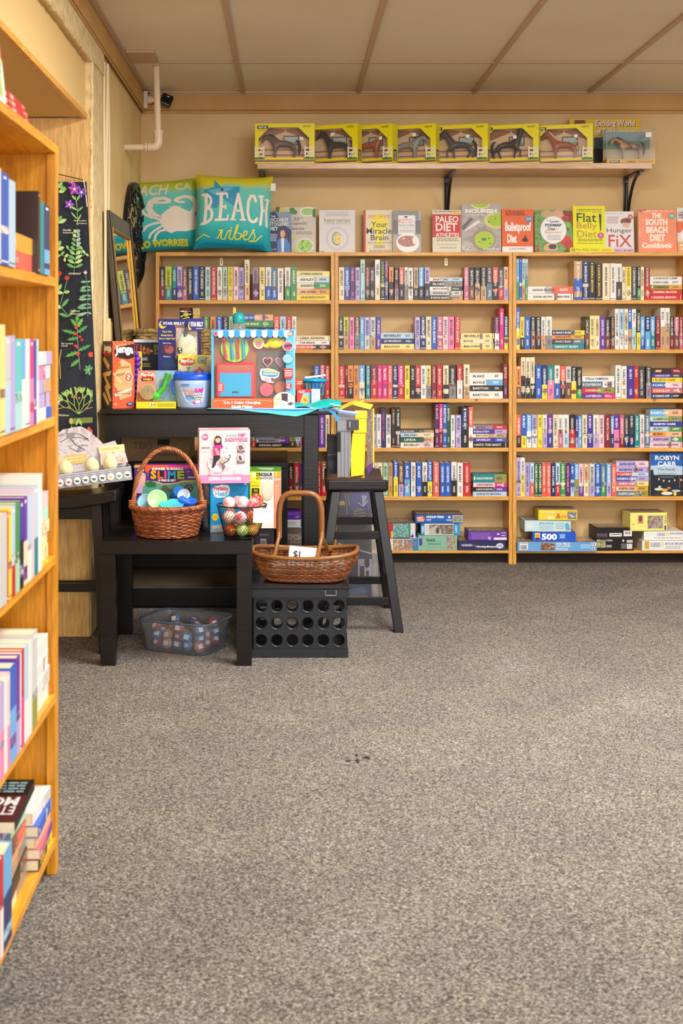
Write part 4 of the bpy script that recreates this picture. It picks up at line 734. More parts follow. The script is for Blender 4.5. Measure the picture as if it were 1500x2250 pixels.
z2 = pbx('blue five hundred piece puzzle box with big white numerals', K2, 196, 570, 314, 6.86, z1, [('r',196,310,570,400,'1458d4'),('r',216,322,260,388,'f4e050'),('e',238,348,17,15,'f09030'),('r',218,366,258,388,'1c3c80'),('t','500',274,326,408,388,'f4f8fc','B'),('p',[424,330,448,332,452,318,462,332,484,330,472,350,484,372,460,368,452,382,444,368,424,374,434,350],'90b4f0')], .15, '1458d4', yb=400, top=[('r',3,3,97,97,picture(['a85848','d0a090','703c30','c8b0a0'],30,3))], rz=-3)
z3 = pbx('pale aqua puzzle box between the numeral box and the yellow one', K2, 128, 526, 212, 6.875, z2, [('r',128,204,526,300,'c8e4ec'),('r',150,230,204,280,'dce8ec'),('t','BITS & PIECES',252,228,382,246,'4c98b8','ib'),('m',252,258,372,290,'9cbcc8',3),('m',392,232,470,288,'9cbcc8',3),('p',[474,240,500,230,512,250,520,290,486,294,480,270],'58b0d4')], .15, 'c8e4ec', yb=300, top=[('r',3,3,97,97,VILL)])
pbx('yellow jigsaw box topmost in the left pile of the right bookcase', K2, 246, 582, 120, 6.87, z3, [('r',246,118,582,210,'f0d830'),('r',300,150,582,156,'e0b8a0'),('m',270,134,384,148,'f8f4e8',1),('t','500',326,178,380,200,'f4f8f4','B'),('p',[396,196,404,170,412,150,426,150,436,180,440,196],'c87c38'),('r',444,166,494,192,'f0a028'),('r',498,140,576,200,picture(['b8a0c8','8c84a8','5c6c4c','d8d0dc'],60,4)),('r',498,130,576,142,'c89078')], .15, 'e8d038', yb=212, top=[('r',3,3,97,97,GARD)], rz=-2)
z1 = pbx('black thousand piece puzzle box standing alone mid bottom shelf, right bookcase', K2, 748, 1072, 278, 6.862, PZ, [('r',748,278,1072,464,'1c1818'),('r',750,322,844,350,'5c4c5c'),('r',862,320,968,348,'eceaea'),('m',872,326,960,342,'3c3838',1),('r',984,300,1056,346,'eceaea')]+[('r',996+q*8,308,996+q*8+4,330,'201c1c') for q in range(6)]+[('m',750,356,1060,360,'6c5c4c',1),('r',750,374,826,440,picture(['d8704c','f0c8a0','7c9c5c','5c4868'],180,3)),('t','PUZZLE',830,374,886,386,'f0ecec','b'),('t','1000',826,416,880,438,'f0ecec',''),('e',980,382,9,9,'e8e4e4'),('r',1010,376,1062,400,'c8c4c4'),('m',960,406,1004,450,'a8a4a4',4),('r',1010,408,1058,450,'dcd8d8')], .16, '1c1818', yb=464, top=[('r',3,3,97,60,picture(['8cb0c8','6c98b4','b88460','d0b890'],30,3)),('r',3,60,97,97,picture(['c08c58','7c5c3c','a8a070'],30,4))], rz=1)
WPB = lambda a,b: [('r',a[0],a[1],b[0],b[1],'f0f0ea')]
z1 = pbx('white thousand piece puzzle box, bottommost below the yellow shelf-end box', K2, 1146, 1500, 388, 6.862, PZ, [('r',1146,384,1500,468,'ecece8'),('r',1166,392,1206,456,'d8a838'),('t','1000',1220,402,1298,440,'5c5c9c',''),('p',[1300,408,1330,398,1334,430,1306,432],'e4e494'),('t','BITS & PIECES',1342,404,1498,420,'6c60b0','ib'),('m',1342,430,1480,456,'b0b0b8',2)], .17, 'ecece8', yb=468)
z2 = pbx('white thousand piece puzzle box directly beneath the pale yellow garden box', K2, 1160, 1500, 306, 6.872, z1, [('r',1160,298,1500,386,'ecece8'),('t','1000',1276,320,1342,350,'5c5c9c',''),('p',[1346,324,1376,314,1380,346,1350,350],'e4e494'),('t','BITS & PIECES',1384,318,1498,334,'6c60b0','ib'),('m',1250,360,1480,378,'b0b0b8',1)], .16, 'ecece8', yb=386)
pbx('pale yellow garden puzzle box topmost near the right edge', K2, 1042, 1360, 146, 6.86, z2, [('r',1042,142,1360,292,'f0ec84'),('r',1108,166,1154,234,'c89070'),('e',1130,196,14,24,'8c3c3c'),('r',1192,170,1326,276,GARD),('m',1338,170,1356,240,'8c8c60',4),('p',[1336,256,1352,250,1352,290,1338,286],'5c3080'),('m',1058,236,1074,248,'a07c28',1)], .13, 'f0ec84', yb=296, top=[('r',3,3,97,97,VILL)], rz=4)
# right face-out book
t = cover('paperback','dark blue face-out novel with lantern-lit table scene, far right shelf',1428.6,1499,994,6.89,'1c60b4',[('r',1218,45,1498,420,'1c64c0'),('r',1218,45,1498,110,'1858a8'),('p',[1218,160,1350,150,1498,165,1498,250,1218,250],'b8d0e8'),('r',1218,240,1498,420,'182438'),('p',[1218,200,1240,190,1250,260,1218,280],'101c20'),('t','ROBYN',1258,72,1466,112,'f4f6fa','b'),('t','CARR',1280,122,1444,164,'f4f6fa','b'),('t','The Family',1278,180,1436,208,'6c6464',''),('t','Gathering',1280,216,1444,246,'a49888',''),('m',1300,256,1420,262,'e0e8f0',1),('e',1290,276,7,9,'f0d890'),('e',1332,290,7,9,'f0d890'),('e',1380,294,7,9,'f0d890'),('e',1428,285,7,9,'f0d890'),('e',1484,282,7,9,'f0d890'),('r',1466,250,1474,350,'a04430'),('r',1250,370,1490,416,'34302c'),('e',1290,362,40,12,'c8d8d0'),('e',1360,398,50,14,'e0ece8'),('e',1340,370,26,14,'e8a83c'),('e',1296,342,12,10,'f0d070'),('e',1430,400,14,18,'f4c84c'),('e',1376,352,18,12,'c86c40'),('e',1440,376,40,10,'b8ccd0')],(1218,45,1498,420),z=SZ[5]+.0006,yb=1086,lean=0,th=.022,group='face-out novel')

# ================================================================== TALL BLACK TABLE
TY0, TY1, TTZ = 5.40, 6.42, .89
xa, xb = LW+.016, XX(736,TY0)
t = thing('display_table','tall black table loaded with toys in front of the left bookcase','table',((xa+xb)/2,TY0,0)); ox = (xa+xb)/2
m = M(); m.box(xa-ox,0,TTZ-.022,xb-ox,TY1-TY0,TTZ,BLKW); m.build('table_top', t, bevel=.004)
lx0, lx1 = XX(229,TY0+.02)-ox, XX(700,TY0+.02)-ox
m = M(); m.box(lx0+.06,.022,TTZ-.115,lx1-.06,.042,TTZ-.0225,BLKW); m.build('apron', t); m = M(); m.box(lx0+.06,TY1-TY0-.04,TTZ-.115,lx1-.06,TY1-TY0-.02,TTZ-.0225,BLKW); m.build('apron', t)
for lx in (lx0, lx1-.062):
    for ly in (.02, TY1-TY0-.082):
        m = M(); m.box(lx,ly,0,lx+.062,ly+.062,TTZ-.0225,BLKW); m.build('leg', t, bevel=.003)
# black low cabinet below it
cx0, cx1, cy0, cy1, ch = -.785, XX(631,5.76), 5.76, 6.32, .64
t = thing('low_cabinet','black open cabinet standing under the tall black table','cabinet',((cx0+cx1)/2,cy0,0)); ox = (cx0+cx1)/2
m = M(); m.box(cx0-ox,0,ch-.03,cx1-ox,cy1-cy0,ch,BLK2); m.build('top_board', t, bevel=.002)
for a in (cx0-ox, cx1-ox-.03): m = M(); m.box(a,.0,0,a+.03,cy1-cy0,ch-.0305,BLK2); m.build('side_panel', t)
m = M(); m.box(cx0-ox+.0305,.0,.012,cx1-ox-.0305,.02,.085,BLK2); m.build('front_rail', t)
m = M(); m.box(cx0-ox+.0305,.0205,.07,cx1-ox-.0305,cy1-cy0-.022,.088,wood('dull_brown_board','5c4c40','6c5a4c','786858',scale=(1,8,8),rough=.5,knots=False)); m.build('bottom_board', t)
m = M(); m.box(cx0-ox+.0305,cy1-cy0-.02,.012,cx1-ox-.0305,cy1-cy0-.002,ch-.031,BLK2); m.build('back_panel', t)
# cardboard box on the cabinet
X0 = XX(282,5.80); X1 = XX(416,5.80)
t = thing('cardboard_box','brown cardboard box with a dark hand slot under the black table','box',(X0,5.80,ch+.0006))
CB = plaster('corrugated_card','a8865c','9c7a50','b4946c',scale=8,bump=.1); w = X1-X0; h = .165
m = M()
hx0,hx1,hz0,hz1 = (346-282)/134*w, (372-282)/134*w, .04+.03, .095
m.box(0,0,0,hx0,.32,h,CB); m.box(hx1,0,0,w,.32,h,CB); m.box(hx0,0,0,hx1,.32,hz0,CB,skip='lr'); m.box(hx0,0,hz1,hx1,.32,h,CB,skip='lr'); m.box(hx0,.02,hz0,hx1,.3,hz1,'0c0a08',skip='lr')
m.build('carton', t)
m = M(); m.art([('m',4,30,40,44,'7c5c38',1),('m',72,28,98,46,'7c5c38',1),('t','TERY',8,50,42,68,'7c5c38','b'),('m',30,78,80,92,'7c5c38',1)],(0,0,100,100),(0,0,0),(1,0,0),(0,0,1),w,h,e=.0008); m.build('carton_print', t)
m = M(); m.add([(-.0006,0,0),(-.0006,0,h),(-.085,-.05,h),(-.085,-.05,.035)],[(0,1,2,3)],CB); m.build('open_flap', t, solid=.003)

# ================================================================== TOYS ON THE TALL TABLE
TT = TTZ
dk = '3c3228'
t,w,h = bx('block_game_box','tall orange stacking block game box at left end of black table','game box',247,295,750,5.45,TT,
 [('r',247,750,295,898,'e8603c')]+[('p',[271,800,247+q*9,750,247+q*9+4,750],'f07c54') for q in range(6)]+[
  ('p',[250,770,262,762,294,756,294,786,280,790,268,788,252,784],'2c1c1c'),('t','Jenga',252,760,292,784,'f8f4ec','Ba'),('t','CLASSIC',260,756,276,760,'f0c8a0','b'),
  ('p',[256,800,268,790,286,800,290,830,250,834],'e0b884'),('p',[250,830,290,826,291,850,262,860,250,850],'d8a870'),('p',[246,806,262,796,266,802,250,822],'e8642c'),('p',[240,822,246,818,268,838,264,846],'ecc488'),('p',[254,850,286,846,288,872,262,880],'dcb07c'),('p',[258,806,284,804,284,809,258,812],'b8844c'),('p',[254,822,286,818,286,823,254,828],'b8844c'),('p',[256,860,286,856,286,861,256,866],'a87440'),
  ('e',281,830,10,12,'f4dcc8'),('e',281,830,8,10,'e8704c'),('t','?',278,824,284,836,'f8f4ec','b'),('p',[250,866,288,852,289,858,252,873],'f4d8c8'),('t','HARDWOOD GAME',253,864,286,867,'b84830','b'),('t','6+',250,886,256,891,'f8e8dc','b'),('e',284,889,7,4.5,'2c4c90'),('t','TOYS',280,887,288,891,'f4f4f4','b')],
 (247,750,295,898), .088,'e8603c',rz=34,side=('l',[('r',218,745,247,898,dk),('p',[219,764,246,750,246,776,222,780],'a83020'),('t','Jenga',221,754,245,774,'f0ece4','Ba'),('p',[218,786,224,780,240,800,236,812],'dca868'),('p',[216,826,226,816,246,812,240,824],'e4b878'),('p',[217,820,222,816,244,850,238,856],'e0ac68'),('p',[224,850,232,842,246,880,240,884],'d8a468'),('p',[217,868,223,860,240,888,234,892],'e0b070')],(218,745,247,898)))
# peg light box
bx('light_peg_box','black craft toy box with big multicoloured lettering behind orange game box','toy box',293,372,746,5.98,TT,
 [('r',293,746,372,752,'f0ecf0'),('r',293,752,372,870,'161418'),('t','L',299,756,306,776,'e83c98','B'),('t','i',307,756,312,776,'f06030','B'),('t','t',313,758,320,776,'f4a030','B'),('t','e',321,762,330,776,'f4602c','B'),('e',333,769,2.5,2.5,'f0d840'),('t','B',338,756,352,776,'78801c','B'),('t','Classic',300,779,325,788,'f4f4f4','b'),('m',306,793,330,802,'d8c840',2),('r',310,806,332,822,'38343c'),('r',312,808,330,820,'243428')],(293,746,372,870),.05,'161418')
# star plush box
ST = bx('plush_night_light_box','tall dark blue box with moon logo and white fluffy plush window','toy box',347,436,701,5.74,TT,
 [('r',347,701,436,894,'202a80'),('e',357,714,8,9,'f4d040'),('e',360,711,6.5,7,'202a80'),('t','STAR BELLY',358,708,406,714,'f4f0e0','B'),('m',384,716,406,719,'e8c878',1),('t','Turns Your',356,727,378,732,'f4e050','b'),('t','Room Into A',354,735,380,740,'f4e050','b'),('t','Starry Night Sky!',349,743,385,748,'f4e050','b'),('t','Sleeptime...',358,754,377,758,'ecf0f8','b'),('e',368,770,17,14,'3c2c50'),('e',372,770,10,9,'b05c5c'),('e',366,764,6,5,'7c3c50'),('t','Playtime...',359,784,376,788,'ecf0f8','b'),('e',372,804,17,13,'1c3c70'),('r',386,720,434,790,'e07c50'),('r',388,722,433,790,picture(['c8c8d0','e8e0e8','b0a8a0','d8d0c0'],50,2))],(347,701,436,894),.16,'202a80')
t,w,h = ST; sc = w/89
def sp(px,py,dy): return ((px-347)*sc, dy, h-(py-701)*sc)
PL = picture(['f6f0ea','f8c8dc','f0e8a8','d0e8e0','f4f0f4'],14,2,.9)
m = M(); c = sp(410,762,-.012); m.ball(c, .042,.022,.062, PL, n=24,k=16); c = sp(398,785,-.012); m.ball(c,.025,.02,.02,'f8e4ec'); m.build('plush_toy', t)
m = M(); c = sp(396,770,-.036); m.art([('e',6,6,6,7,'141018'),('e',6.5,3.5,2.2,2.4,'f8f8f8'),('e',8.2,9,1.4,1.4,'f8f8f8')],(0,0,12,13),(c[0]-.012,-.0345,c[2]-.013),(1,0,0),(0,0,1),.024,.026); m.build('plush_eye', t)
m = M(); c = sp(408,740,-.02); m.lathe([(.010,0),(.007,.02),(.001,.042)],mat('58606c',.3,.6),n=10,c=c); m.build('plush_horn', t)
m = M(); a = sp(388,722,0); b = sp(433,795,0); m.box(a[0],-.04,b[2],b[0],-.0015,a[2],FILM,skip='k'); m.build('plastic_window', t)
m = M(); a = sp(414,700,0); b = sp(449,727,0); m.box(a[0],-.044,b[2],b[0],-.041,a[2],'24309c'); m.art([('r',0,0,100,100,'2c2c90'),('e',14,62,12,34,'f4d040'),('e',20,54,10,28,'2c2c90'),('t','STAR BELLY',18,28,96,66,'f8f4f4','B'),('m',52,78,96,92,'ecc888',1)],(0,0,100,100),(a[0],-.044,b[2]),(1,0,0),(0,0,1),b[0]-a[0],a[2]-b[2]); m.build('header_card', t)
# small black box on it
bx('mini_figure_box','small black toy box with yellow cartoon sun on top of blue plush box','toy box',395,423,677,5.80,TT+h+.001,
 [('r',395,677,423,702,'181418'),('t','CONNECT',399,679,418,682,'e84848','b'),('t','Mini',397,683,408,686.5,'f4f4f4','B'),('t','X',408,683,412,686.5,'f0e040','B'),('m',412,684.5,420,686,'f4f4f4',1),('p',[397,696,402,693,402,697,397,699],'f0f0f0'),('p',[416,691,421,690,421,692,417,694],'f0f0f0'),('e',409,692,6.5,5,'e8d040'),('e',409,692,5,3.8,'181418'),('e',409,692.5,4.4,3.2,'d8c840'),('e',407.5,691.5,.9,1.3,'f8f8f8'),('e',410.5,691.5,.9,1.3,'f8f8f8'),('p',[401,701,417,697,417,700,403,702],'f0e838')],(395,677,423,702),.07,'181418',
 side=('r',[('r',0,0,100,100,picture(['2c2428','c83c34','e8d040','8c8c94','4c6c4c'],80,3))],(0,0,100,100)),rz=-22)
# woven storage basket at the back
def woven_box(name, label, X0, X1, Y0_, Y1_, z0, z1, c):
    t = thing(name, label, 'basket', ((X0+X1)/2,(Y0_+Y1_)/2,z0)); W, D = (X1-X0)/2, (Y1_-Y0_)/2; H_ = z1-z0
    rows = int(H_/.014)
    m = M(); mm = plaster('seagrass', c, '6c5430', 'd0b078', scale=60, bump=.8, bscale=200)
    def ring(W,D,z,amp,ph):
        P=[]; n=96
        for i in range(n):
            a=2*math.pi*i/n; ca,sa=math.cos(a),math.sin(a); k=(abs(ca)**8+abs(sa)**8)**(-1/8); o_=1+amp*math.sin(i*math.pi/2+ph)
            P.append((W*ca*k*o_, D*sa*k*o_, z+.002*math.sin(i*1.9)))
        return P
    for r_ in range(rows): m.tube(ring(W-.008,D-.008,.008+.014*r_,.02,r_*math.pi),.0085,mm,n=5,closed=True)
    m.add([(-W+.01,-D+.01,.004),(W-.01,-D+.01,.004),(W-.01,D-.01,.004),(-W+.01,D-.01,.004)],[(0,1,2,3)],mm); m.build('woven_body', t)
    m = M(); m.tube(ring(W-.008,D-.008,H_-.006,.012,0),.011,mm,n=6,closed=True); m.build('rim', t); return t
woven_box('seagrass_basket','brown woven seagrass basket at back of the black table behind the toys',XX(298,6.1),XX(468,6.1),6.10,6.36,TT+.001,ZZ(724,6.1),'a88850')
# yellow dough set
t,w,h = bx('modelling_dough_box','yellow modelling dough set box behind the blue slime bucket','toy box',391,464,781,5.60,TT,
 [('r',391,781,464,895,'f4e430'),('e',410,796,18,9,'8c5c28'),('e',410,795,17,8,'d83828'),('t','Play-Doh',397,790,425,801,'f6f2ec','Ba'),('p',[436,783,462,786,458,802,433,798],'9c8468'),('p',[437,784,452,786,450,800,434,797],'90c8b0'),('e',445,794,4,3,'e8604c'),('e',462,797,10,12,'f0e8c8'),('p',[392,804,464,804,464,830,392,830],'dccfae'),('e',394,818,6,5,'c89c28'),('p',[408,830,412,812,408,808,414,806,420,808,416,812,418,830],'68a83c'),('p',[426,814,434,812,438,806,442,812,448,814,444,820,446,828,438,824,430,828,431,820],'e0503c'),('e',438,818,3,3,'f8f0ec'),('e',456,822,8,6,'7cc8d8'),('r',391,832,464,895,'e8d828')],(391,781,464,895),.055,'f4e430',
 fm={'l':mat('1c5c9c',.4)},rz=12)
# dough wheels set, open front
Yd = 5.47; X0 = XX(299,Yd); w = XX(386,Yd)-X0; sx = w/87
t = thing('modelling_dough_set','open yellow modelling dough set with green digger beside orange game box','toy box',(X0,Yd,TT+.0006))
D1 = lambda px,py: ((px-299)*sx, (898-py)*sx)
m = M(); m.box(0,0,0,w,.07,D1(0,884)[1],'f0e02c'); m.box(0,.066,D1(0,884)[1],w,.07,D1(0,818)[1],'8cbcdc'); m.add([(0,.0655,D1(0,884)[1]),(0,.0655,D1(0,818)[1]),(0,.02,D1(0,870)[1]),(0,0,D1(0,884)[1])],[(0,1,2,3)],'e8d028'); m.build('carton', t)
m = M(); m.art([('r',299,816,338,884,'e8907c'),('r',338,816,386,884,'90c0e0'),('r',344,834,386,884,'e4b850'),('r',346,836,386,884,'88b8d8'),('l',[346,850,386,850],1,'5c8cac'),('l',[358,818,358,834],1,'6c9cc0'),('l',[372,818,372,834],1,'6c9cc0'),('e',320,828,17,9,'f4e4d0'),('e',320,828,15.5,7.6,'d02c24'),('t','Play-Doh',306,822,334,832,'f8f4ec','Ba'),('p',[306,833,334,833,332,839,308,839],'241c1c'),('t','WHEELS',310,833.6,330,838,'e8d840','B')],(299,816,386,884),(0,.0655,D1(0,884)[1]),(1,0,0),(0,0,1),w,68*sx); m.build('back_print', t)
m = M(); m.art([('m',346,887,384,895,'a89c20',2),('e',334,890,5,4,'f4f0dc'),('t','1',332.5,887.5,334.5,892.5,'3c3c20','B'),('r',337,888,342,892,'b8ac30')],(299,884,386,898),(0,0,0),(1,0,0),(0,0,1),w,14*sx,e=.0012); m.build('front_print', t)
m = M(); x,z = D1(324,862); m.tube([(x,.035,z),(x,.012,z)],.0325,mat('c8b084',.4),n=28); m.tube([(x,.0118,z),(x,.0105,z)],.028,plaster('tan_lid','a89468','988458','b4a278',scale=60,bump=.3),n=28); m.build('dough_tub', t)
m = M(); g = mat('48c43c',.35); x,z = D1(340,872); m.ball((x,.03,z),.024,.02,.018,g); m.tube([(x+.01,.03,z+.01),(x+.035,.03,z+.035),(x+.045,.03,z+.07)],[.011,.01,.008],g,n=8); m.tube([(x+.045,.03,z+.07),(x+.054,.03,z+.093)],[.01,.014],g,n=8); m.box(x-.01,.018,z-.02,x+.03,.045,z-.008,'8c8890'); m.build('toy_digger', t)
# purple squeezy toy pack
t = thing('purple_toy_pack','shiny purple toy in clear wrap squeezed between orange and black boxes','toy',(XX(300,5.70),5.70,TT+.0006))
m = M(); P_ = mat('7030b8',.15,coat=.6)
for dx,z,r_ in ((.0,.012,.013),(.004,.035,.014),(-.002,.058,.013),(.004,.08,.015),(.0,.105,.016),(-.004,.128,.013),(.002,.15,.016),(.004,.175,.015),(.002,.198,.017),(-.002,.22,.012)): m.ball((dx,0,z),r_,.012,r_,P_,n=12,k=8)
m.build('purple_figure', t); m = M(); m.box(-.016,.014,.0,.022,.016,.232,'f0d838'); m.build('backing_card', t)
# slime bucket
Yb = 5.44; cx = XX(423,Yb+.05); t = thing('slime_bucket','pale blue oval plastic bucket with bright blue lid beside the snack maker box','bucket',(cx,Yb+.06,TT+.0006))
s_ = (Yb)/F; rx = 41*s_; BU = mat('a8c4ec',.25)
m = M(); m.lathe([(.0,.0),(rx*.78,.0),(rx*.84,.008),(rx*.9,.05),(rx*.98,.10),(rx*1.0,.118),(rx*.96,.118)],BU,n=32,sy=.72); m.build('bucket_body', t)
m = M(); LB_ = mat('1c58d8',.25); m.lathe([(rx*1.04,.118),(rx*1.06,.122),(rx*1.05,.138),(rx*.95,.143),(0,.143)],LB_,n=32,sy=.72)
for i in range(12): a = 2*math.pi*i/12; m.box(rx*.86*math.cos(a)-.009,rx*.62*math.sin(a)-.006,.142,rx*.86*math.cos(a)+.009,rx*.62*math.sin(a)+.006,.152,LB_)
m.build('lid', t)
m = M(); m.tube([(-rx*1.04,-.01,.118),(-rx*1.1,-.03,.09),(-rx*.98,-.05,.06)],.004,LB_,n=8); m.build('handle', t)
def wrap(m_, items, rect, a0, a1, z0, z1, rfun, n=1):
    """printing wrapped on an upright curved body"""
    q = M(); q.art(items, rect, (0,0,0),(1,0,0),(0,0,1),1,1,e=.0,de=.0)
    k = 0
    x0_,y0_,x1_,y1_ = rect
    lay = 0; base = 0
    for f,mi,sm_ in zip(q.f,q.mi,q.sm):
        vs = []
        for i in f:
            u,_,v = q.v[i]; 
            a = a0+(a1-a0)*u; z = z0+(z1-z0)*v; r = rfun(z)+.0008+.00012*mi
            vs.append((r*math.cos(a), r*.72*math.sin(a), z))
        m_.add(vs,[tuple(range(len(vs)))],q.ms[mi])
rf = lambda z: rx*(.84+.14*min(1,z/.1))
m = M(); wrap(m,[('p',[4,4,96,2,96,60,88,86,50,98,26,80,8,40],'e8e4ec'),('p',[6,6,94,4,94,30,8,30],'a8d0ec'),('e',32,46,7,12,'e0a890'),('e',48,46,7,12,'d8987c'),('p',[24,60,40,56,56,58,58,74,30,74],'5c98d0'),('t','SLIME',56,28,92,46,'e82c98','Bi'),('t','CLOUDZ',52,50,92,68,'2c1c50','B'),('t','CLOUDZ',53,49,92,66,'f8f4f8','b'),('m',60,70,86,76,'f0e030',1),('p',[50,84,84,78,84,90,56,94],'e83c8c'),('r',62,80,80,90,'f6f4f4'),('m',8,10,40,22,'3c6cb0',2),('m',8,34,26,40,'e88030',1)],(0,0,100,100),R(225),R(318),.012,.112,rf); m.build('label_print', t)
# snack maker set
Ys = 5.43; X0 = XX(464,Ys); w = XX(648,Ys)-X0; s_ = w/184; h = (897-723)*s_; K3 = (440,700,4.6875)
def q2(a,b): return ((a/4.6875+440-464)*s_, (897-(b/4.6875+700))*s_)
t = thing('snack_maker_set','large light blue toy snack maker window box with striped awning','toy box',(X0,Ys,TT+.0006))
LBm = '58b4ec'
m = M(); m.box(0,.045,0,w,.08,h,'9c6444'); m.box(0,.0,0,.005,.0749,h,LBm); m.box(w-.005,.0,0,w,.0749,h,'8cd0f4'); m.box(.005,0,h-.004,w-.005,.0749,h,LBm); m.box(.005,0,0,w-.005,.0749,.004,LBm)
m.box(.005,0,h-.024,w-.005,.003,h-.004,'2898d8'); a_,b_ = q2(880,180); m.box(a_,0,.004,w-.005,.003,h-.024,LBm); a_,b_ = q2(0,815); m.box(.005,-.001,.004,w-.005,.003,b_,'ec6430'); a_,_ = q2(150,0); m.box(.005,0,b_,.010,.003,h-.024,LBm); m.build('carton', t)
m = M()
for i in range(13):
    xx = 172+57*i; col = 'f4f4f8' if i%2==0 else '2898d8'; r_ = 27.5
    P = [xx,110,xx+55,110,xx+55,160]+sum([[xx+27.5+27.5*math.cos(a), 160+24*math.sin(a)] for a in [math.pi*k/8 for k in range(1,8)]],[])+[xx,160]
    m.art([('p',P,col)],(105,100,972,922),(0,-.0008-.0,0),(1,0,0),(0,0,1),w,h,e=.0004+.0001*(i%2))
m.art([('p',[128,126,140,118,176,126,170,152,150,172,130,150],'f4f0f0'),('p',[132,128,142,122,172,128,166,150,150,166,134,148],'d03048'),('e',918,144,26,24,'f08c5c'),('t','POW',900,136,938,152,'f8f0e8','b')],(105,100,972,922),(0,-.0002,0),(1,0,0),(0,0,1),w,h,e=.003)
m.build('awning_print', t)
m = M(); m.art([('l',[130,842,300,826,500,826,740,842],3,'f4d8c8'),('t','2 in 1 Color Changing',232,842,616,878,'f8f0ec','B'),('t','Snack Maker',314,882,538,912,'f8f0ec','B'),('e',898,272,56,52,'e8f4fc'),('e',898,272,50,46,'e05868'),('p',[860,262,940,248,944,272,864,290],'2c3c70'),('e',898,402,56,52,'2c6ca8'),('e',898,402,52,48,'80c8f0'),('l',[860,410,940,376],6,'d8707c'),('p',[856,504,946,500,950,600,930,612,860,604],'e83038'),('m',866,518,940,590,'f8e4e0',4),('e',904,684,36,36,'e02c34'),('t','16',888,656,920,682,'f8f4f4','B'),('t','PCS',886,688,922,710,'f8f4f4','b'),('e',858,832,110,86,'f4d8b8'),('p',[750,828,780,770,858,748,930,765,966,815,966,918,750,918],'ead8c8'),('p',[832,760,896,764,896,850,832,830],'3c3844'),('e',802,822,16,14,'f0d840'),('e',776,866,22,12,'e8d840'),('p',[830,862,880,872,864,892,820,880],'90e0d8'),('p',[890,868,930,850,962,866,920,888],'4c5068')],(105,100,972,922),(0,-.0012,0),(1,0,0),(0,0,1),w,h,e=.003); m.build('front_print', t)
m = M(); RDp = mat('e42430',.2,coat=.5); a,b = q2(160,452); c,d_ = q2(562,815); m.box(a,.03,d_,c,.0745,b,RDp); m.build('toy_grill', t, bevel=.008, seg=3)
m = M(); a,b = q2(196,556); c,d_ = q2(522,800); m.box(a,.026,d_,c,.0295,b,mat('1ca0d0',.25)); m.build('grill_plate', t, bevel=.0015)
m = M(); a,b = q2(195,486); c,d_ = q2(520,520); m.box(a,.0265,d_,c,.0295,b,'a87048'); a,b = q2(326,744); c,d_ = q2(390,762); m.box(a,.0235,d_,c,.0255,b,'1c5c78'); m.build('handle_recess', t)
m = M(); a,b = q2(175,650); c,d_ = q2(250,762); m.art([('p',[10,0,70,4,100,50,70,96,10,100,0,50],'e83c48'),('m',12,16,66,84,'f8dcdc',5)],(0,0,100,100),(a,.0255,d_),(1,0,0),(0,0,1),c-a,b-d_); m.build('round_sticker', t)
def utensil(x, col, kind, nm):
    m = M(); cc = mat(col,.25); a,b = q2(x,200); c,d_ = q2(x+20,410)
    if kind=='s': m.ball((a,.05,b-.004),.0115,.006,.015,cc); m.tube([(a,.05,b-.016),(a+.003,.05,(b+d_)/2),(c,.05,d_)],[.004,.005,.0075],cc,n=8)
    else: m.tube([(a,.05,b+.014),(a,.05,b-.02),(a+.002,.05,(b+d_)/2),(c-.004,.05,d_)],[.005,.0095,.0065,.008],cc,n=8,flat=.5)
    m.build(nm, t)
m = M(); a,b = q2(350,300); m.lathe([(0,0),(.055,0),(.058,.004)],mat('9cd83c',.3),n=28); 
m.v = [(x+a,.066-z,y+b) for x,y,z in m.v]; m.build('toy_plate', t)
utensil(240,'e42c3c','s','toy_spoon'); utensil(312,'2890d0','s','toy_spoon'); utensil(378,'e42c3c','k','toy_fork'); utensil(440,'2098c8','k','toy_knife')
m = M(); a,b = q2(598,247); m.tube([(a,.065,b),(a,.05,b)],.0235,mat('f4f0e0',.4),n=24); m.tube([(a,.0499,b),(a,.049,b)],.019,mat('e8e038',.4),n=24); m.tube([(a,.0485,b-.004),(a,.047,b-.004)],.0125,mat('e87898',.4),n=16); m.build('toy_egg', t)
m = M(); a,b = q2(768,245); m.ball((a,.05,b),.036,.018,.023,mat('f0dc1c',.3)); m.ball((a+.034,.05,b+.004),.012,.012,.012,mat('f0dc1c',.3)); m.tube([(a-.028,.05,b-.01),(a-.046,.05,b-.014)],[.014,.006],mat('f0dc1c',.3),n=10); m.build('toy_bottle', t)
m = M(); a,b = q2(580,325); c,d_ = q2(880,815); m.box(a,.07,d_,c,.0748,b,'645c58'); m.build('inner_tray', t)
for cxp,cyp,col,dk_ in ((690,440,'c8a0ac','5c2c20'),(820,440,'b898b0','8c6878')):
    m = M(); a,b = q2(cxp,cyp); P=[]
    for i in range(24):
        u = 2*math.pi*i/24; P.append((a+.0205*math.sin(u)**3*1.05, b+.00135*(13*math.cos(u)-5*math.cos(2*u)-2*math.cos(3*u)-math.cos(4*u))*1.15))
    m.add([(x,.06,z) for x,z in P]+[(x,.0695,z) for x,z in P],[tuple(range(24))]+[(i,(i+1)%24,24+(i+1)%24,24+i) for i in range(24)],col)
    m.add([(a+(x-a)*.75,.0595,b+(z-b)*.75) for x,z in P],[tuple(range(24))],dk_); m.build('toy_waffle', t)
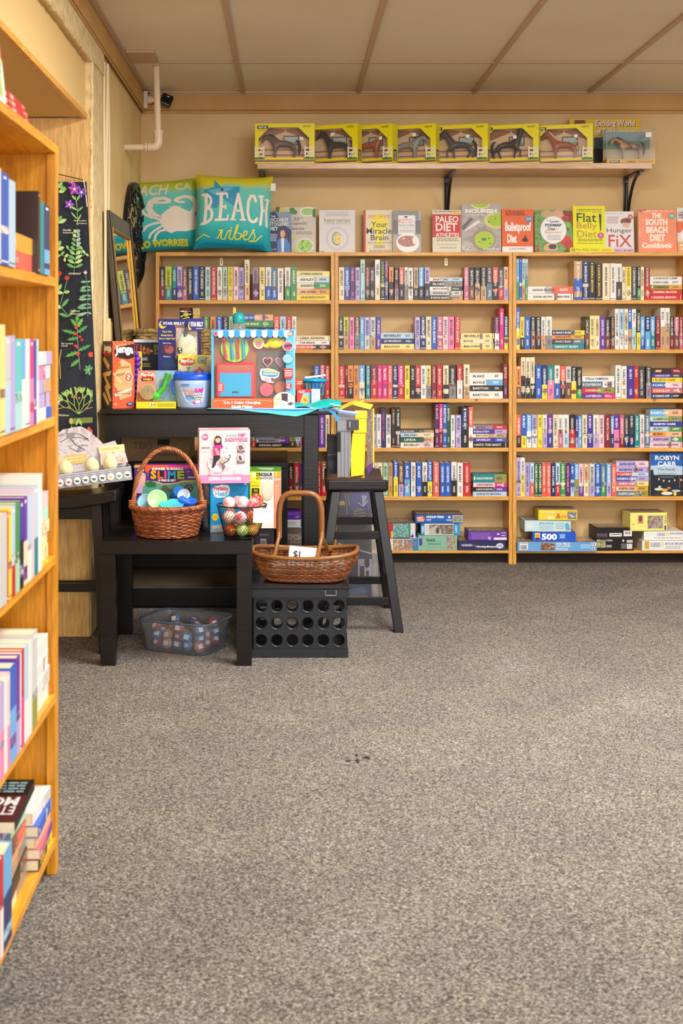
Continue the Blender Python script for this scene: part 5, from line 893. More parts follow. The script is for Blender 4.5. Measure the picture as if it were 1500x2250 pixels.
m = M(); a,b = q2(608,500); c,d_ = q2(822,668); m.art([('p',[4,10,40,4,70,14,98,30,90,60,72,72,66,96,40,92,10,78,0,40],'e8f0f4'),('p',[10,18,40,12,92,34,84,56,50,60,12,50],'3c94c4'),('t','MAGICAL',20,16,84,32,'f0e850','Ba'),('t','COLOR CHANGE',18,34,84,46,'f8f4f4','b'),('e',34,74,16,14,'e8b0b8'),('p',[52,66,70,64,72,80,60,90],'8c3c28')],(0,0,100,100),(a,.058,d_),(1,0,0),(0,0,1),c-a,b-d_); m.build('flash_sticker', t)
for cxp,cyp,col in ((680,728,'d8586c'),(830,712,'b86444')):
    m = M(); a,b = q2(cxp,cyp); m.tube([(a,.069,b),(a,.05,b)],.028,mat(col,.35),n=24); m.build('toy_patty', t)
m = M(); m.add([(.01,.0025,.03),(w-.04,.0025,.03),(w-.04,.0025,h-.03),(.01,.0025,h-.03)],[(0,1,2,3)],FILM); m.build('window', t)
for ch in t.children:
    if ch.name.split('.')[0] in ('toy_grill','grill_plate','handle_recess','toy_plate','toy_spoon','toy_fork','toy_knife','toy_egg','toy_bottle','toy_waffle','toy_patty','flash_sticker','round_sticker','inner_tray'): ch.scale.y = .59
# tall bottle with teal cap behind the snack maker
t = thing('plastic_bottle','clear plastic bottle with teal cap standing behind the snack maker box','bottle',(XX(524,5.80),5.80,TT+.0006))
m = M(); m.lathe([(0,0),(.034,0),(.036,.01),(.036,.33),(.022,.36),(.016,.365)],film('bottle_plastic','e4f0f0',.2),n=20); m.build('bottle_body', t)
m = M(); m.lathe([(.026,.355),(.027,.36),(.027,.385),(.018,.40),(0,.403)],mat('20a8b0',.25),n=20,cap=True); m.build('cap', t)
t = thing('white_pencil_tube','slim upright white pack with yellow stripes behind the snack maker box','package',(XX(512,5.86),5.86,TT+.0006))
m = M(); m.box(0,0,0,.02,.012,.425,'e4e4e0'); m.art([('p',[0,0,60,0,100,30,40,30],'f0c830'),('p',[60,0,100,0,100,20],'3c3c3c'),('r',0,40,100,44,'8c8c90'),('r',20,50,80,90,'b8c8c8')],(0,0,100,100),(0,0,0),(1,0,0),(0,0,1),.02,.425); m.build('package', t)
# stack beside: boxes, little shopping basket, teal bag
z_ = TT
t,w,h = bx('toy_food_box','red play food box under the little blue shopping basket','toy box',652,692,856,5.62,TT,[('r',0,0,100,100,'e03430'),('t','PLAY',10,6,44,22,'f8e8e0','b'),('p',[36,20,100,18,100,100,10,100],'90c8ec'),('e',44,62,20,24,'f0c020'),('p',[34,60,44,50,54,66,44,72],'c87820')],(0,0,100,100),.05,'e03430',rz=5)
bx('toy_card','pale blue box with flower dots leaning beside the red food box','toy box',684,703,855,5.60,TT,[('r',0,0,100,100,'b8dcf4'),('e',30,30,12,8,'f0a8c8'),('e',70,40,12,8,'f4f4f8'),('e',50,76,14,8,'90c0ec')],(0,0,100,100),.012,'b8dcf4',rz=4)
bx('snack_box','orange and green play food box at far side of the snack maker','toy box',648,674,834,5.76,TT,[('r',0,0,100,100,'d85030'),('m',16,6,90,22,'f4ecd8',2),('e',80,46,22,16,'c02828'),('r',0,40,56,64,'a8a048'),('r',0,66,100,100,'8c3028')],(0,0,100,100),.05,'d85030')
t = thing('toy_shopping_basket','small blue toy shopping basket with white handle on the black table','toy basket',(XX(691,5.76),5.76,TT+.0006))
bm_ = mat('1c9cd0',.25); m = M(); m.box(-.03,-.02,0,.03,.02,.04,'9c3c38'); m.build('packed_toys', t); m = M()
for a_,b_ in (((-.03,-.025),(.03,-.025)),((-.03,.025),(.03,.025))):
    for i in range(6):
        f_ = i/5; x0_ = a_[0]*1.0+(b_[0]-a_[0])*f_; m.tube([(x0_,a_[1],.0405),(x0_*1.35,a_[1]*1.3,.098)],.0035,bm_,n=6)
for sg in (-1,1):
    for i in range(3): y_ = -.02+.02*i; m.tube([(.03*sg,y_,.0405),(.0405*sg,y_*1.3,.098)],.0035,bm_,n=6)
m.box(-.032,-.027,.041,.032,.027,.045,bm_); m.build('basket_body', t)
m = M(); m.tube([(-.044,-.036,.105),(.044,-.036,.105),(.044,.036,.105),(-.044,.036,.105)],.0085,bm_,n=8,closed=True); m.build('rim', t)
m = M(); m.tube([(-.042,-.03,.118),(-.02,-.034,.12),(.03,-.034,.126),(.046,-.03,.129)],.005,mat('f4f4f8',.3),n=8); m.build('handle', t)
t = thing('teal_pouch','crumpled teal plastic bag spilling over right end of the black table','bag',(XX(700,5.58),5.56,TT+.0006))
m = M(); P=[]; nx,ny = 24,8; rr = random.Random(4)
for j in range(ny+1):
    for i in range(nx+1):
        u = i/nx; v = j/ny; x = -.105+.195*u; y = -.10+.14*v; z = .004+.034*math.sin(math.pi*min(1,v*1.2))*(.35+.65*u)+.006*math.sin(9*u+4*v)+rr.uniform(-.0015,.0015)
        P.append((x,y,max(z,.003)))
fs = [(j*(nx+1)+i,j*(nx+1)+i+1,(j+1)*(nx+1)+i+1,(j+1)*(nx+1)+i) for j in range(ny) for i in range(nx)]
m.add(P,fs,mat('14b4b4',.18,coat=.5),True); m.build('teal_plastic', t, solid=.002)
m = M(); m.art([('p',[0,100,40,20,60,20,100,100],'3c2c2c'),('r',0,70,100,100,'f4f0f0')],(0,0,100,100),(.045,-.104,.016),(1,0,0),(0,.5,1),.014,.012,e=.004); m.build('tag_print', t)
# wavy striped sheet curling off the front edge
t = thing('striped_sheet','wavy blue and teal striped sheet curling over the black table front edge','plastic sheet',(0,5.40,TT))
cols = ['a8b4e4','e8e8f8','6c60b0','f4f4fc','1c80e0','58b4ec','4ccac4']
NXs = 60
def sh(u, v):
    px = 455+u*290; X = XX(px,5.38)
    edge = [ (455,899),(520,901),(580,908),(630,914),(650,916),(670,911),(700,899),(715,896),(730,898),(745,905)]
    for (a,ya),(b,yb2) in zip(edge[:-1],edge[1:]):
        if px <= b+.01: f_ = (px-a)/(b-a); f_ = f_*f_*(3-2*f_)*.5+f_*.5; ye = ya+(yb2-ya)*f_; break
    ze = ZZ(ye,5.34); zt = TT+.0035
    y = 5.425-.03*v/.5 if v<.5 else 5.395-.035*(v-.5)/.5; z = zt+(ze-zt)*max(0,(v-.5)/.5)**1.2
    return (X, y-5.40, z-TT)
m = M()
for s_ in range(7):
    v0,v1 = s_/7, (s_+1)/7
    P = [sh(i/NXs,v0+(v1-v0)*k/2) for k in range(3) for i in range(NXs+1)]
    m.add(P,[(k*(NXs+1)+i,k*(NXs+1)+i+1,(k+1)*(NXs+1)+i+1,(k+1)*(NXs+1)+i) for k in range(2) for i in range(NXs)],mat(cols[s_],.25),True)
m.build('sheet', t, solid=.0012)
m = M(); P0 = [(700,897),(720,897),(745,899),(765,902),(785,905)]; 
for k,(dz,c_) in enumerate(((0,'a8c0ec'),(-.006,'7890d8'))):
    L_ = [PX(a,b,5.40) for a,b in P0]; m.add([(x,y-5.40-.02,z-TT+dz) for x,y,z in L_]+[(x,y-5.40-.02,z-TT+dz-.006) for x,y,z in L_],[(i,i+1,len(L_)+i+1,len(L_)+i) for i in range(len(L_)-1)],mat(c_,.25))
P1 = [(715,896),(726,899),(735,905),(742,914),(746,924)]
L_ = [PX(a,b,5.37) for a,b in P1]; m.add([(x,y-5.40,z-TT) for x,y,z in L_]+[(x-.012,y-5.40,z-TT-.006) for x,y,z in L_],[(i,i+1,len(L_)+i+1,len(L_)+i) for i in range(len(L_)-1)],mat('3c90e0',.25))
m.build('loose_streamers', t, solid=.001)
# ================================================================== LOW BLACK TABLE
LX0, LX1, LY0, LY1, LT = XX(220,4.765), XX(553,4.765), 4.765, 5.315, .45
t = thing('side_table','low square black side table with baskets and toy boxes on top','table',((LX0+LX1)/2,LY0,0)); hw = (LX1-LX0)/2
BLT = wood('black_brown_veneer','110e0e','151111','1c1717', scale=(1,8,12), rough=.28, knots=False)
m = M(); m.box(-hw,0,LT-.047,hw,.55,LT,BLT); m.build('table_top', t, bevel=.0015)
for a in (-hw+.0003, hw-.0553):
    for b_ in (.0003,.4947):
        m = M(); m.box(a,b_,0,a+.055,b_+.055,LT-.0475,BLT); m.build('leg', t, bevel=.0015)
# ================================================================== SADDLE STOOLS
def stool(name, label, X0, Y0, Lx, Ly, H_, along, group, legs):
    """saddle seat stool; along = 'y' when the long axis runs away from the camera"""
    t = thing(name, label, 'stool', (X0,Y0,0), group=group)
    W, D = Lx/2, Ly/2; n = 14; th = .045
    up, dn = [], []
    def zt(u): return H_-.028*(1-u*u)**1.2
    P=[]; fs=[]; 
    for i in range(n+1):
        u = -1+2*i/n; z = zt(abs(u)); 
        for s_ in (-1,1):
            for q in (0,1):
                if along=='y': P.append((s_*W, u*D, z-(th if q else 0)))
                else: P.append((u*W, s_*D, z-(th if q else 0)))
    m = M()
    for i in range(n):
        a = i*4; b = a+4
        fs += [(a,a+2,b+2,b),(a+1,b+1,b+3,a+3),(a,b,b+1,a+1),(a+2,a+3,b+3,b+2)]
    fs += [(0,1,3,2),(n*4,n*4+2,n*4+3,n*4+1)]
    m.add(P, fs, BLT); o = m.build('seat', t, bevel=.008, seg=3)
    for x,y,x2,y2 in legs:
        m = M(); a = .019; zt_ = H_-.05
        m.add([(x-a,y-a,zt_),(x+a,y-a,zt_),(x+a,y+a,zt_),(x-a,y+a,zt_),(x2-a,y2-a,0),(x2+a,y2-a,0),(x2+a,y2+a,0),(x2-a,y2+a,0)],[(0,1,2,3),(7,6,5,4),(0,4,5,1),(1,5,6,2),(2,6,7,3),(3,7,4,0)],BLK); m.build('leg', t, bevel=.003)
    def at(L_, z): x,y,x2,y2 = L_; f_ = 1-z/(H_-.05); return (x+(x2-x)*f_, y+(y2-y)*f_)
    return t, at
lg = [(-.085,-.19,-.165,-.235),(.085,-.19,.165,-.235),(-.085,.19,-.16,.235),(.085,.19,.16,.235)]
S1X, S1Y = .272, 5.545
t, at = stool('saddle_stool','black wooden saddle stool standing right of the display table, toolbox on seat',S1X,S1Y,.246,.47,.612,'y','black saddle stools',lg)
for (i,j),zs in (((0,1),(.385,.122)),((2,3),(.385,.122))):
    for z in zs:
        a = at(lg[i],z); b = at(lg[j],z); m = M(); m.box(a[0]+.017,a[1]-.009,z-.016,b[0]-.017,a[1]+.009,z+.016,BLK); m.build('rung', t, bevel=.002)
for i,j in ((0,2),(1,3)):
    z = .2; a = at(lg[i],z); b = at(lg[j],z); m = M(); m.box(a[0]-.009,a[1]+.017,z-.016,a[0]+.009,b[1]-.017,z+.016,BLK); m.build('rung', t, bevel=.002)
S2X, S2Y = -.885, 5.075
lg = [(-.17,-.09,-.2,-.12),(.155,-.09,.19,-.12),(-.17,.09,-.2,.12),(.155,.09,.19,.12)]
t, at = stool('saddle_stool','black wooden saddle stool left of low side table, dinosaur egg display on seat',S2X,S2Y,.47,.25,.612,'x','black saddle stools',lg)
m = M(); m.box(-.14,-.10,.50,.14,-.085,.55,BLK); m.build('apron', t, bevel=.002)
for i,j,z in ((0,1,.245),(2,3,.215),(0,1,.30)):
    if z==.30: continue
    a = at(lg[i],z); b = at(lg[j],z); m = M(); m.box(a[0]+.017,a[1]-.009,z-.016,b[0]-.017,a[1]+.009,z+.016,BLK); m.build('rung', t, bevel=.002)
# ================================================================== DINOSAUR EGG DISPLAY
GY = mat('a9a8b0',.5)
t = thing('egg_display_box','grey cardboard display box of dinosaur eggs with mountain header, on left stool','display box',(-.603,5.05,.641), rot=(0,R(-5.5),R(13)))
L_ = .42; m = M(); D_ = .15
m.box(-L_,0,0,0,D_,.002,GY); m.box(-L_,0,.002,0,.002,.052,GY); m.box(-L_,D_-.002,.002,0,D_,.06,GY); m.box(-.002,.002,.002,0,D_-.002,.052,GY); m.box(-L_,.002,.002,-L_+.002,D_-.002,.052,GY)
m.box(-L_+.002,.03,.03,-.002,.12,.034,'d8d4d4'); m.build('tray', t, bevel=.0006)
m = M(); items = [('r',0,0,100,100,'a2a2ac'),('r',0,0,100,6,'c8c8d0')]
dcol = ['3c3c34','a0ac7c','404038','c83844','c83848','2c3c34','303034','40403c','34343c','dcc060','3c9c78','403838']
for i in range(12):
    cxx = 96-i*7.6; items += [('e',cxx,58,3.1,27,'f4f4ee')]
    c_ = dcol[11-i]; items += [('e',cxx,60,1.7,6,c_),('p',[cxx-2.5,50,cxx-1.2,54,cxx-1,62,cxx-2,58],c_),('p',[cxx+1,60,cxx+2.6,56,cxx+1.2,64],c_),('r',cxx-.9,62,cxx-.4,74,c_),('r',cxx+.5,62,cxx+1,74,c_),('m',cxx-2.5,16,cxx+2.5,24,'d8d8e0',1)]
m.art(items,(0,0,100,100),(-L_,0,0),(1,0,0),(0,0,1),L_,.052); m.build('front_print', t)
EG = plaster('speckled_egg','e8e0b4','c8c090','f4eecc',scale=40,bump=.2,bscale=80)
for i,x in enumerate((-.075,-.145,-.245,-.33)):
    o = M(); o.lathe([(.0001,0),(.018,.004),(.027,.018),(.0285,.03),(.024,.047),(.012,.060),(.0001,.064)],EG,n=18); e_ = o.build('toy_egg')
    e_.location = t.location + (t.rotation_euler.to_matrix() @ V((x,.045,.036))); e_.rotation_euler = (0,R(-5),0)
    tag(e_, ['cream dinosaur egg nearest the right end of grey display box','cream dinosaur egg second from the right end of grey display box','cream dinosaur egg third from the right, under the header peak','cream dinosaur egg at left of display box by the bookcase'][i],'toy egg','eggs in the display box')
# header: two peaks
m = M(); P = [(-.005,.052),(-.04,.145),(-.10,.135),(-.13,.19),(-.165,.215),(-.205,.215),(-.245,.185),(-.27,.165),(-.30,.185),(-.36,.19),(-.42,.16),(-.42,.04),(-.005,.04)]
P = [(x+.0,z) for x,z in P]
m.add([(x,.128,z) for x,z in P]+[(x,.130,z) for x,z in P],[tuple(range(len(P)))[::-1],tuple(range(len(P),2*len(P)))]+[(i,(i+1)%len(P),len(P)+(i+1)%len(P),len(P)+i) for i in range(len(P))],'c9c7cd'); m.build('header_card', t)
m = M(); HP = picture(['b8b4bc','8c8890','d4d0d4','c8bcc0','a8a0a8'],24,5)
m.art([('p',[30,22,44,2,58,0,68,14,76,34,84,60,84,90,20,90,22,50],HP),('p',[4,30,22,24,30,40,34,90,2,90],picture(['b09ca0','c8b8bc','8c8084'],24,8)),('l',[34,20,46,12,58,16,66,30,58,24,48,22,40,30],1.2,'504c54'),('l',[50,24,54,40,62,52,56,56,48,44],1.1,'5c545c'),('e',50,18,4,5,'8c8890'),('l',[10,34,20,44,28,40,34,52,28,60,16,58],1.2,'8c5c60'),('e',22,48,5,8,'a87c80'),('p',[2,24,18,22,18,32,2,34],'f0e480'),('t','MANIA',3,25,17,32,'b8a838','B'),('p',[44,60,64,62,60,82,40,80],'d8b870'),('m',36,64,60,78,'e8d898',2),('p',[34,52,46,70,30,86,20,70],'d8cc98')],(0,0,100,100),(-.42,.1278,.04),(1,0,0),(0,0,1),.42,.175,e=.0006); m.build('header_print', t)
m = M(); m.add([(-.10,.10,.058),(0.0,.10,.058),(-.012,.125,.128),(-.11,.125,.128)],[(0,1,2,3)],'c8c0c0'); m.add([(0,.10,.058),(-.02,.128,.058),(-.012,.125,.128)],[(0,1,2)],'8c8890'); m.build('inner_card', t, solid=.0015)
m = M(); m.art([('r',0,0,100,34,'f0d8a0'),('m',6,10,80,26,'b8983c',2),('r',0,34,100,100,picture(['e0bcc0','c8a8b0','f0d4b8','a8949c'],30,2)),('p',[10,94,26,50,40,96],'c8c0c0'),('p',[50,94,62,58,78,94],'b0a8ac'),('p',[76,96,86,70,96,96],'d8946c')],(0,0,100,100),(-.105,.0998,.058),(1,0,0),(0,.335,.942),.098,.074,e=.001); m.build('inner_print', t)
# ================================================================== WICKER BASKET WITH TUBS
def weave(t, prof, cols, n=120, rows=None, amp=.0028, r=.0034, sx=1, sy=1, stakes=30, nm='woven_body', rr=None, base=True):
    """prof(z)->(rx,ry); rows of round weavers over and under upright stakes"""
    m = M(); z0,z1,dz = rows; z = z0; k = 0
    while z <= z1+1e-6:
        rx,ry = prof(z); P = []
        for i in range(n):
            a = 2*math.pi*i/n; q = rr(a) if rr else 1; o_ = amp*math.cos(stakes/2*a+k*math.pi)
            P.append(((rx*q+o_)*math.cos(a),(ry*q+o_)*math.sin(a),z+.0006*math.sin(a*7+k)))
        m.tube(P,r,cols[k%len(cols)],n=5,closed=True); z += dz; k += 1
    for j in range(stakes):
        a = 2*math.pi*j/stakes; q = rr(a) if rr else 1
        P=[]
        for i in range(6):
            zz = z0-.002+(z1-z0+.006)*i/5; rx,ry = prof(zz); P.append((rx*q*math.cos(a),ry*q*math.sin(a),zz))
        m.tube(P,r*.75,cols[0],n=5)
    if base:
        rx,ry = prof(z0); P=[(rx*(rr(2*math.pi*i/40) if rr else 1)*math.cos(2*math.pi*i/40)*.98,ry*(rr(2*math.pi*i/40) if rr else 1)*math.sin(2*math.pi*i/40)*.98,z0+.001) for i in range(40)]
        m.poly(P,cols[-1])
    return m.build(nm, t)
def wick(n_, c, c2):
    return plaster(n_, c, c2, c, scale=30, bump=.2, rough=.28)
W1 = [wick('willow_a','9c5834','70381e'),wick('willow_b','b26a40','844628'),wick('willow_c','84442a','5c2c18')]
t = thing('wicker_basket','reddish brown willow basket with hoop handle holding slime tubs, on low black table','basket',(XX(368,4.91),4.91,LT+.004))
bp_ = lambda z: (.108+.024*min(1,max(0,z)/.10)**.8, .105+.018*min(1,max(0,z)/.10)**.8)
weave(t, bp_, W1, rows=(.0015,.098,.0062), stakes=34)
def braid(path, R_, r, mats, turns, nn=3, closed=False):
    m = M()
    for k in range(nn):
        P=[]; L=len(path)
        for i,p in enumerate(path):
            a = path[(i-1)%L] if (closed or i) else path[i]; b = path[(i+1)%L] if (closed or i<L-1) else path[i]
            tg = (V(b)-V(a)).normalized(); u = V((0,1,0)) if abs(tg.y)<.8 else V((0,0,1)); u = (u-tg*u.dot(tg)).normalized(); w_ = tg.cross(u)
            ph = 2*math.pi*(turns*i/L+k/nn); P.append(V(p)+u*R_*math.cos(ph)+w_*R_*math.sin(ph))
        m.tube(P,r,mats[k%len(mats)],n=6,closed=closed)
    return m
pth = [(.134*math.cos(2*math.pi*i/150),.124*math.sin(2*math.pi*i/150),.106) for i in range(150)]
braid(pth,.006,.0052,W1,22,4,True).build('rim', t)
hp = [(.127*math.cos(a), 0, .08+.238*math.sin(a)**.85 if 0<a<math.pi else .08) for a in [math.pi*i/90 for i in range(91)]]
braid(hp,.0048,.0042,[W1[1],wick('willow_d','c08048','985c30'),W1[0]],9,4).build('handle', t)
m = M()
for sx_ in (-1,1):
    for k in range(5): m.tube([(sx_*.131+.012*math.cos(a),.0+.012*math.sin(a),.10+.006*k) for a in [2*math.pi*i/12 for i in range(12)]],.003,W1[1],n=5,closed=True)
m.build('handle_binding', t)
bl_ = t.location.copy()
TUB = [('8cccec','pale blue slime tub lid at left of the wicker basket',(-.082,.004,.118),(62,-28),.030),('a8e89c','pale green slime tub lid facing forward in wicker basket',(-.036,-.034,.132),(66,16),.037),
 ('2478d4','blue slime tub tilted highest at back of wicker basket',(.036,.062,.142),(35,50),.028),('c8dcf0','small white and blue slime tub leaning in wicker basket centre',(.060,.022,.14),(50,-30),.024),
 ('44b8ec','sky blue slime tub at front centre of wicker basket',(.030,-.040,.112),(20,8),.032),('48d0c4','turquoise slime tub lid low at the front rim',(.000,-.075,.112),(18,0),.026),('1c64d8','royal blue slime tub at right side of wicker basket',(.074,-.01,.122),(14,10),.034),('60c8b8','teal slime tub half buried in left back of wicker basket',(-.055,.055,.100),(30,-30),.032)]
for c_,lab,p,(ax,ay),r_ in TUB:
    o = thing('slime_tub',lab,'tub',bl_+V(p),rot=(R(ax),R(ay),0),group='slime tubs in the wicker basket')
    m = M(); m.lathe([(0,-.03),(r_*.8,-.03),(r_*.86,0)],mat(c_,.2),n=22); m.build('tub_body', o)
    m = M(); m.lathe([(r_*.98,-.001),(r_,.002),(r_,.010),(r_*.94,.012),(r_*.86,.009),(0,.009)],mat(c_,.2),n=24); m.build('lid', o)
for i,(p,c_) in enumerate((((-.05,-.03,.05),'58b8a0'),((.04,.02,.05),'4888d0'),((.0,.04,.045),'68c8d0'),((.06,-.04,.045),'3c9c88'))):
    o = thing('slime_tub',['green tub seen through the weave, lower left of wicker basket','blue tub seen through the weave, middle of wicker basket','turquoise tub under the others at the back of wicker basket','dark teal tub seen through weave, lower right of wicker basket'][i],'tub',bl_+V(p),group='slime tubs in the wicker basket')
    m = M(); m.lathe([(0,-.035),(.026,-.035),(.03,.0),(0,.001)],mat(c_,.3),n=16); m.build('tub_body', o)
# slime kit box
bx('slime_kit_box','purple craft box lettered SLIME in rainbow colours behind the wicker basket','toy box',295,437,1022,5.13,LT,
 [('r',770,400,1440,1050,'5c2494'),('p',[770,400,1440,400,1440,440,1380,470,1330,440,930,440,900,500,880,470,840,430,770,430],'f06030'),('p',[1100,400,1440,400,1440,425,1300,440,1200,425,1100,430],'e82c84'),('p',[770,404,840,404,830,430,770,430],'f0b030'),
  ('e',835,450,42,32,'201838'),('e',835,452,36,27,'f4f0f4'),('t','AMAZ',796,428,878,454,'201838','B'),('t','SHIMMER \'N SPARKLE',944,428,1252,458,'f8f4f4','B'),
  ('r',922,462,1272,560,'1c1028'),('t','S',930,460,990,560,'f0b428','B'),('t','L',1000,468,1056,556,'f06840','B'),('t','I',1066,468,1090,556,'e83c98','B'),('t','M',1102,468,1180,556,'2ca0d8','B'),('t','E',1196,468,1266,558,'a0cc28','B'),
  ('t','9 PIECE SET',1008,562,1184,588,'f8f4f8','B'),('p',[840,640,900,580,1000,590,1060,612,1190,600,1240,578,1440,572,1440,900,850,900],'f0d43c'),('p',[850,650,905,592,1000,602,1060,622,1195,612,1250,590,1440,584,1440,900,860,900],'5ca494'),
  ('p',[870,600,930,580,990,600,980,650,900,655],'187040'),('p',[988,690,1030,670,1060,630,1090,630,1106,664,1160,680,1130,712,1010,716],'586454'),('p',[1000,715,1110,700,1100,760,1010,760],'1c9cb0'),('e',1310,660,46,46,'4c4c58'),('l',[1282,680,1310,630,1340,680],8,'8c8464'),
  ('p',[800,500,860,480,884,520,880,600,830,640,800,620],'f0b8a8'),('p',[836,500,880,496,884,512,840,520],'f8c8b8'),('p',[832,530,884,526,886,544,838,550],'f8c8b8'),('p',[830,560,880,556,880,574,836,580],'f8c8b8'),('p',[790,620,860,610,850,720,790,720],'d8b0e8'),
  ('t','AMAZING',1300,530,1400,548,'f8f8f8','B'),('e',1000,700,3,3,'f4f4fc'),('e',1304,474,5,5,'f4f4fc'),('e',905,512,4,4,'f4f4fc'),('e',1400,500,5,5,'f4f4fc')],
 (770,400,1410,1100),.055,'5c2494')
# blue boxed kit, white pink box, green egg box
t,w,h = bx('character_kit_box','bright blue toy box with yellow dot beneath the pink hopper box','toy box',462,545,1062,4.975,LT,
 [('r',345,870,890,1590,'1c8cc8'),('r',345,870,890,880,'e8f0f4'),('r',345,1480,890,1590,'8c949c'),('p',[372,960,400,915,470,910,500,895,600,910,625,980,600,1060,540,1084,460,1090,400,1070],'f4f4f4'),('t','Potato',388,925,600,990,'d87098','Ba'),('t','Head',410,990,590,1070,'78b8d8','B'),('e',845,895,18,18,'e8f0f4'),
  ('e',410,1370,46,52,'f0c428'),('m',376,1345,446,1400,'a07c1c',3),('m',374,1496,480,1540,'e8e8ec',2)],
 (345,870,890,1590),.10,'1c8cc8',rz=20,side=('l',[('r',0,0,100,100,'1878a8'),('p',[10,6,80,4,90,40,60,50,20,46],picture(['e8ecec','c8d8d8','a8584c','4c7c9c'],60,3)),('p',[14,52,60,50,80,92,30,96,10,80],'c8c4bc'),('r',0,92,100,100,'6c747c'),('e',70,64,16,6,'e0844c')],(0,0,100,100)))
bx('hopper_toy_box','pale pink hopper toy box showing girl on a zebra, atop blue box','toy box',437.5,549,946,4.955,LT+h+.0012,
 [('r',180,100,910,880,'f8d0d4'),('r',180,760,910,880,'f48cbc'),('t','ZEBRA BOUNCER',308,788,788,836,'fdf4f4','B'),('e',264,200,46,48,'e04888'),('t','2+',230,176,296,218,'fdf0f4','B'),('t','WADDLE',560,158,722,194,'78c0a8','B'),('t','HIP',742,148,846,196,'e84c94','B'),('t','HOPPERS!',556,208,874,270,'402030','B'),('t','HOPPERS!',560,206,870,264,'f088b8','B'),
  ('t','INDOOR',216,340,330,372,'6c5058','b'),('t','FUN!',214,376,330,416,'f8f4f4','B'),('e',780,350,62,58,'4c3c44'),('e',780,350,57,53,'e8c8c8'),('p',[740,330,790,320,820,370,780,396,745,380],'7c4c58'),('r',724,398,832,428,'382c34'),('m',736,404,820,422,'d8c8cc',1),('e',776,506,62,58,'4c3c44'),('e',776,506,57,53,'e4d0d4'),('p',[740,490,770,470,800,540,760,550],'4c4450'),('r',720,556,830,588,'382c34'),('m',732,562,818,582,'d8c8cc',1),
  ('e',440,590,140,130,'ecdce0'),('e',360,560,60,60,'ecdce0')]+[('l',[330+q*22,500+q*10,340+q*26,540+q*9,330+q*28,590+q*8],7,'6c3c54') for q in range(4)]+[('l',[430+q*14,600+q*16,480+q*10,575+q*16,540-q*4,610+q*15,560-q*10,640+q*12],7,'6c3c54') for q in range(6)]+[
  ('p',[480,360,545,330,600,360,630,460,600,510,550,500,480,490],'f4f0f2'),('l',[500,400,530,430,520,470],6,'3c3038'),('l',[560,350,580,380],10,'3c3038'),('l',[470,380,500,390],6,'3c3038'),('e',560,420,8,7,'302830'),('l',[600,460,625,470,600,540,520,590],12,'2c2428'),
  ('p',[400,210,430,175,470,180,496,215,500,300,520,340,470,330,400,330,396,280],'2c1c20'),('e',446,232,38,52,'e8b49c'),('p',[404,200,440,180,490,200,486,220,446,206,408,226],'2c1c20'),('e',432,226,4,3,'2c1c20'),('e',460,226,4,3,'2c1c20'),('l',[434,256,446,262,460,256],3,'b84c54'),('p',[372,350,410,318,500,310,525,340,510,360,480,372,476,460,390,474,384,370],'e8208c'),('p',[396,366,430,360,500,520,560,535,550,560,480,555],'e0a88c'),('p',[380,474,476,462,480,500,430,560,386,650,360,650,384,540],'241c24'),('p',[344,650,384,650,384,730,330,740,330,700],'e4e0e4'),('l',[336,690,380,690],5,'807884'),('l',[336,712,380,710],5,'807884'),('p',[590,600,620,610,616,650,590,640],'dcd8dc'),
  ('m',680,622,850,740,'fdf0f0',5)],(180,100,910,880),.115,'f8d0d4',rz=6,top=[('r',0,0,100,100,'f4c0c8'),('r',20,30,80,70,'e890a8')],
 side=('l',[('r',0,0,100,100,'f0c0d8'),('t','HIP HOPPERS!',30,20,60,70,'c8488c','bv'),('m',66,22,80,66,'8c6c84',2),('r',0,86,100,100,'e884b4')],(0,0,100,100)))
# dark boxes behind the crate + dinosaur egg box
zz = .0
for k in range(3):
    bx('storage_case',['black storage case at bottom of pile behind the rattan basket','black storage case in middle of pile behind the rattan basket','dark storage case with barcode label under the dinosaur egg box'][k],'box',547,601,733+(EYE-(zz+.135))*F/5.345,5.345,zz,[('r',10,10,90,90,'242028'),('r',46,30,70,70,'8c8488'),('m',12,14,80,24,'58525c',1)]+[('r',48+q*4,34,50+q*4,60,'2c2830') for q in range(5)],(0,0,100,100),.2,'201c20',group='storage cases piled behind the rattan basket'); zz += .137
bx('egg_dig_kit_box','green, yellow and white dinosaur egg kit box with orange side strip','toy box',546,617,1036,5.34,zz+.001,
 [('r',905,690,1390,1520,'f2f0ea'),('r',905,690,930,1520,'20683c'),('r',930,690,1088,1520,'f4e420'),('r',905,670,1390,692,'5cac30'),('t','DINOSAUR',1022,706,1264,764,'20201c','B'),('t','EXCAVATION EGG',1022,772,1264,806,'20201c','b'),('r',952,716,1008,770,'f4f2ea'),('l',[930,850,966,840,1000,850,1060,858],4,'504c14'),('t','DINO DIG KIT',950,882,1066,900,'504c14',''),('l',[932,908,1080,906],3,'504c14'),('r',952,934,1066,1090,'241c10'),('m',980,950,1044,990,'e8d828',3),('m',966,1004,1054,1060,'c8b828',4),('e',1192,960,92,150,'d8d0b8'),('e',1184,940,72,126,'e4dcc8'),
  ('r',1288,680,1390,1520,'f09070'),('r',1292,682,1386,780,'f0a030'),('t','5',1306,694,1336,764,'f4e440','B'),('r',1292,794,1386,806,'f8ece4'),('m',1294,812,1384,824,'f8ece4',1),('r',1310,880,1318,1160,'f8c8b4'),('r',1340,880,1348,1160,'f8c8b4'),('e',1328,904,10,12,'d8b890')],
 (905,690,1390,1520),.19,'f2f0ea',top=[('r',0,0,100,100,'5cac30'),('p',[20,30,80,30,70,80,40,70],'c8dcc0')])
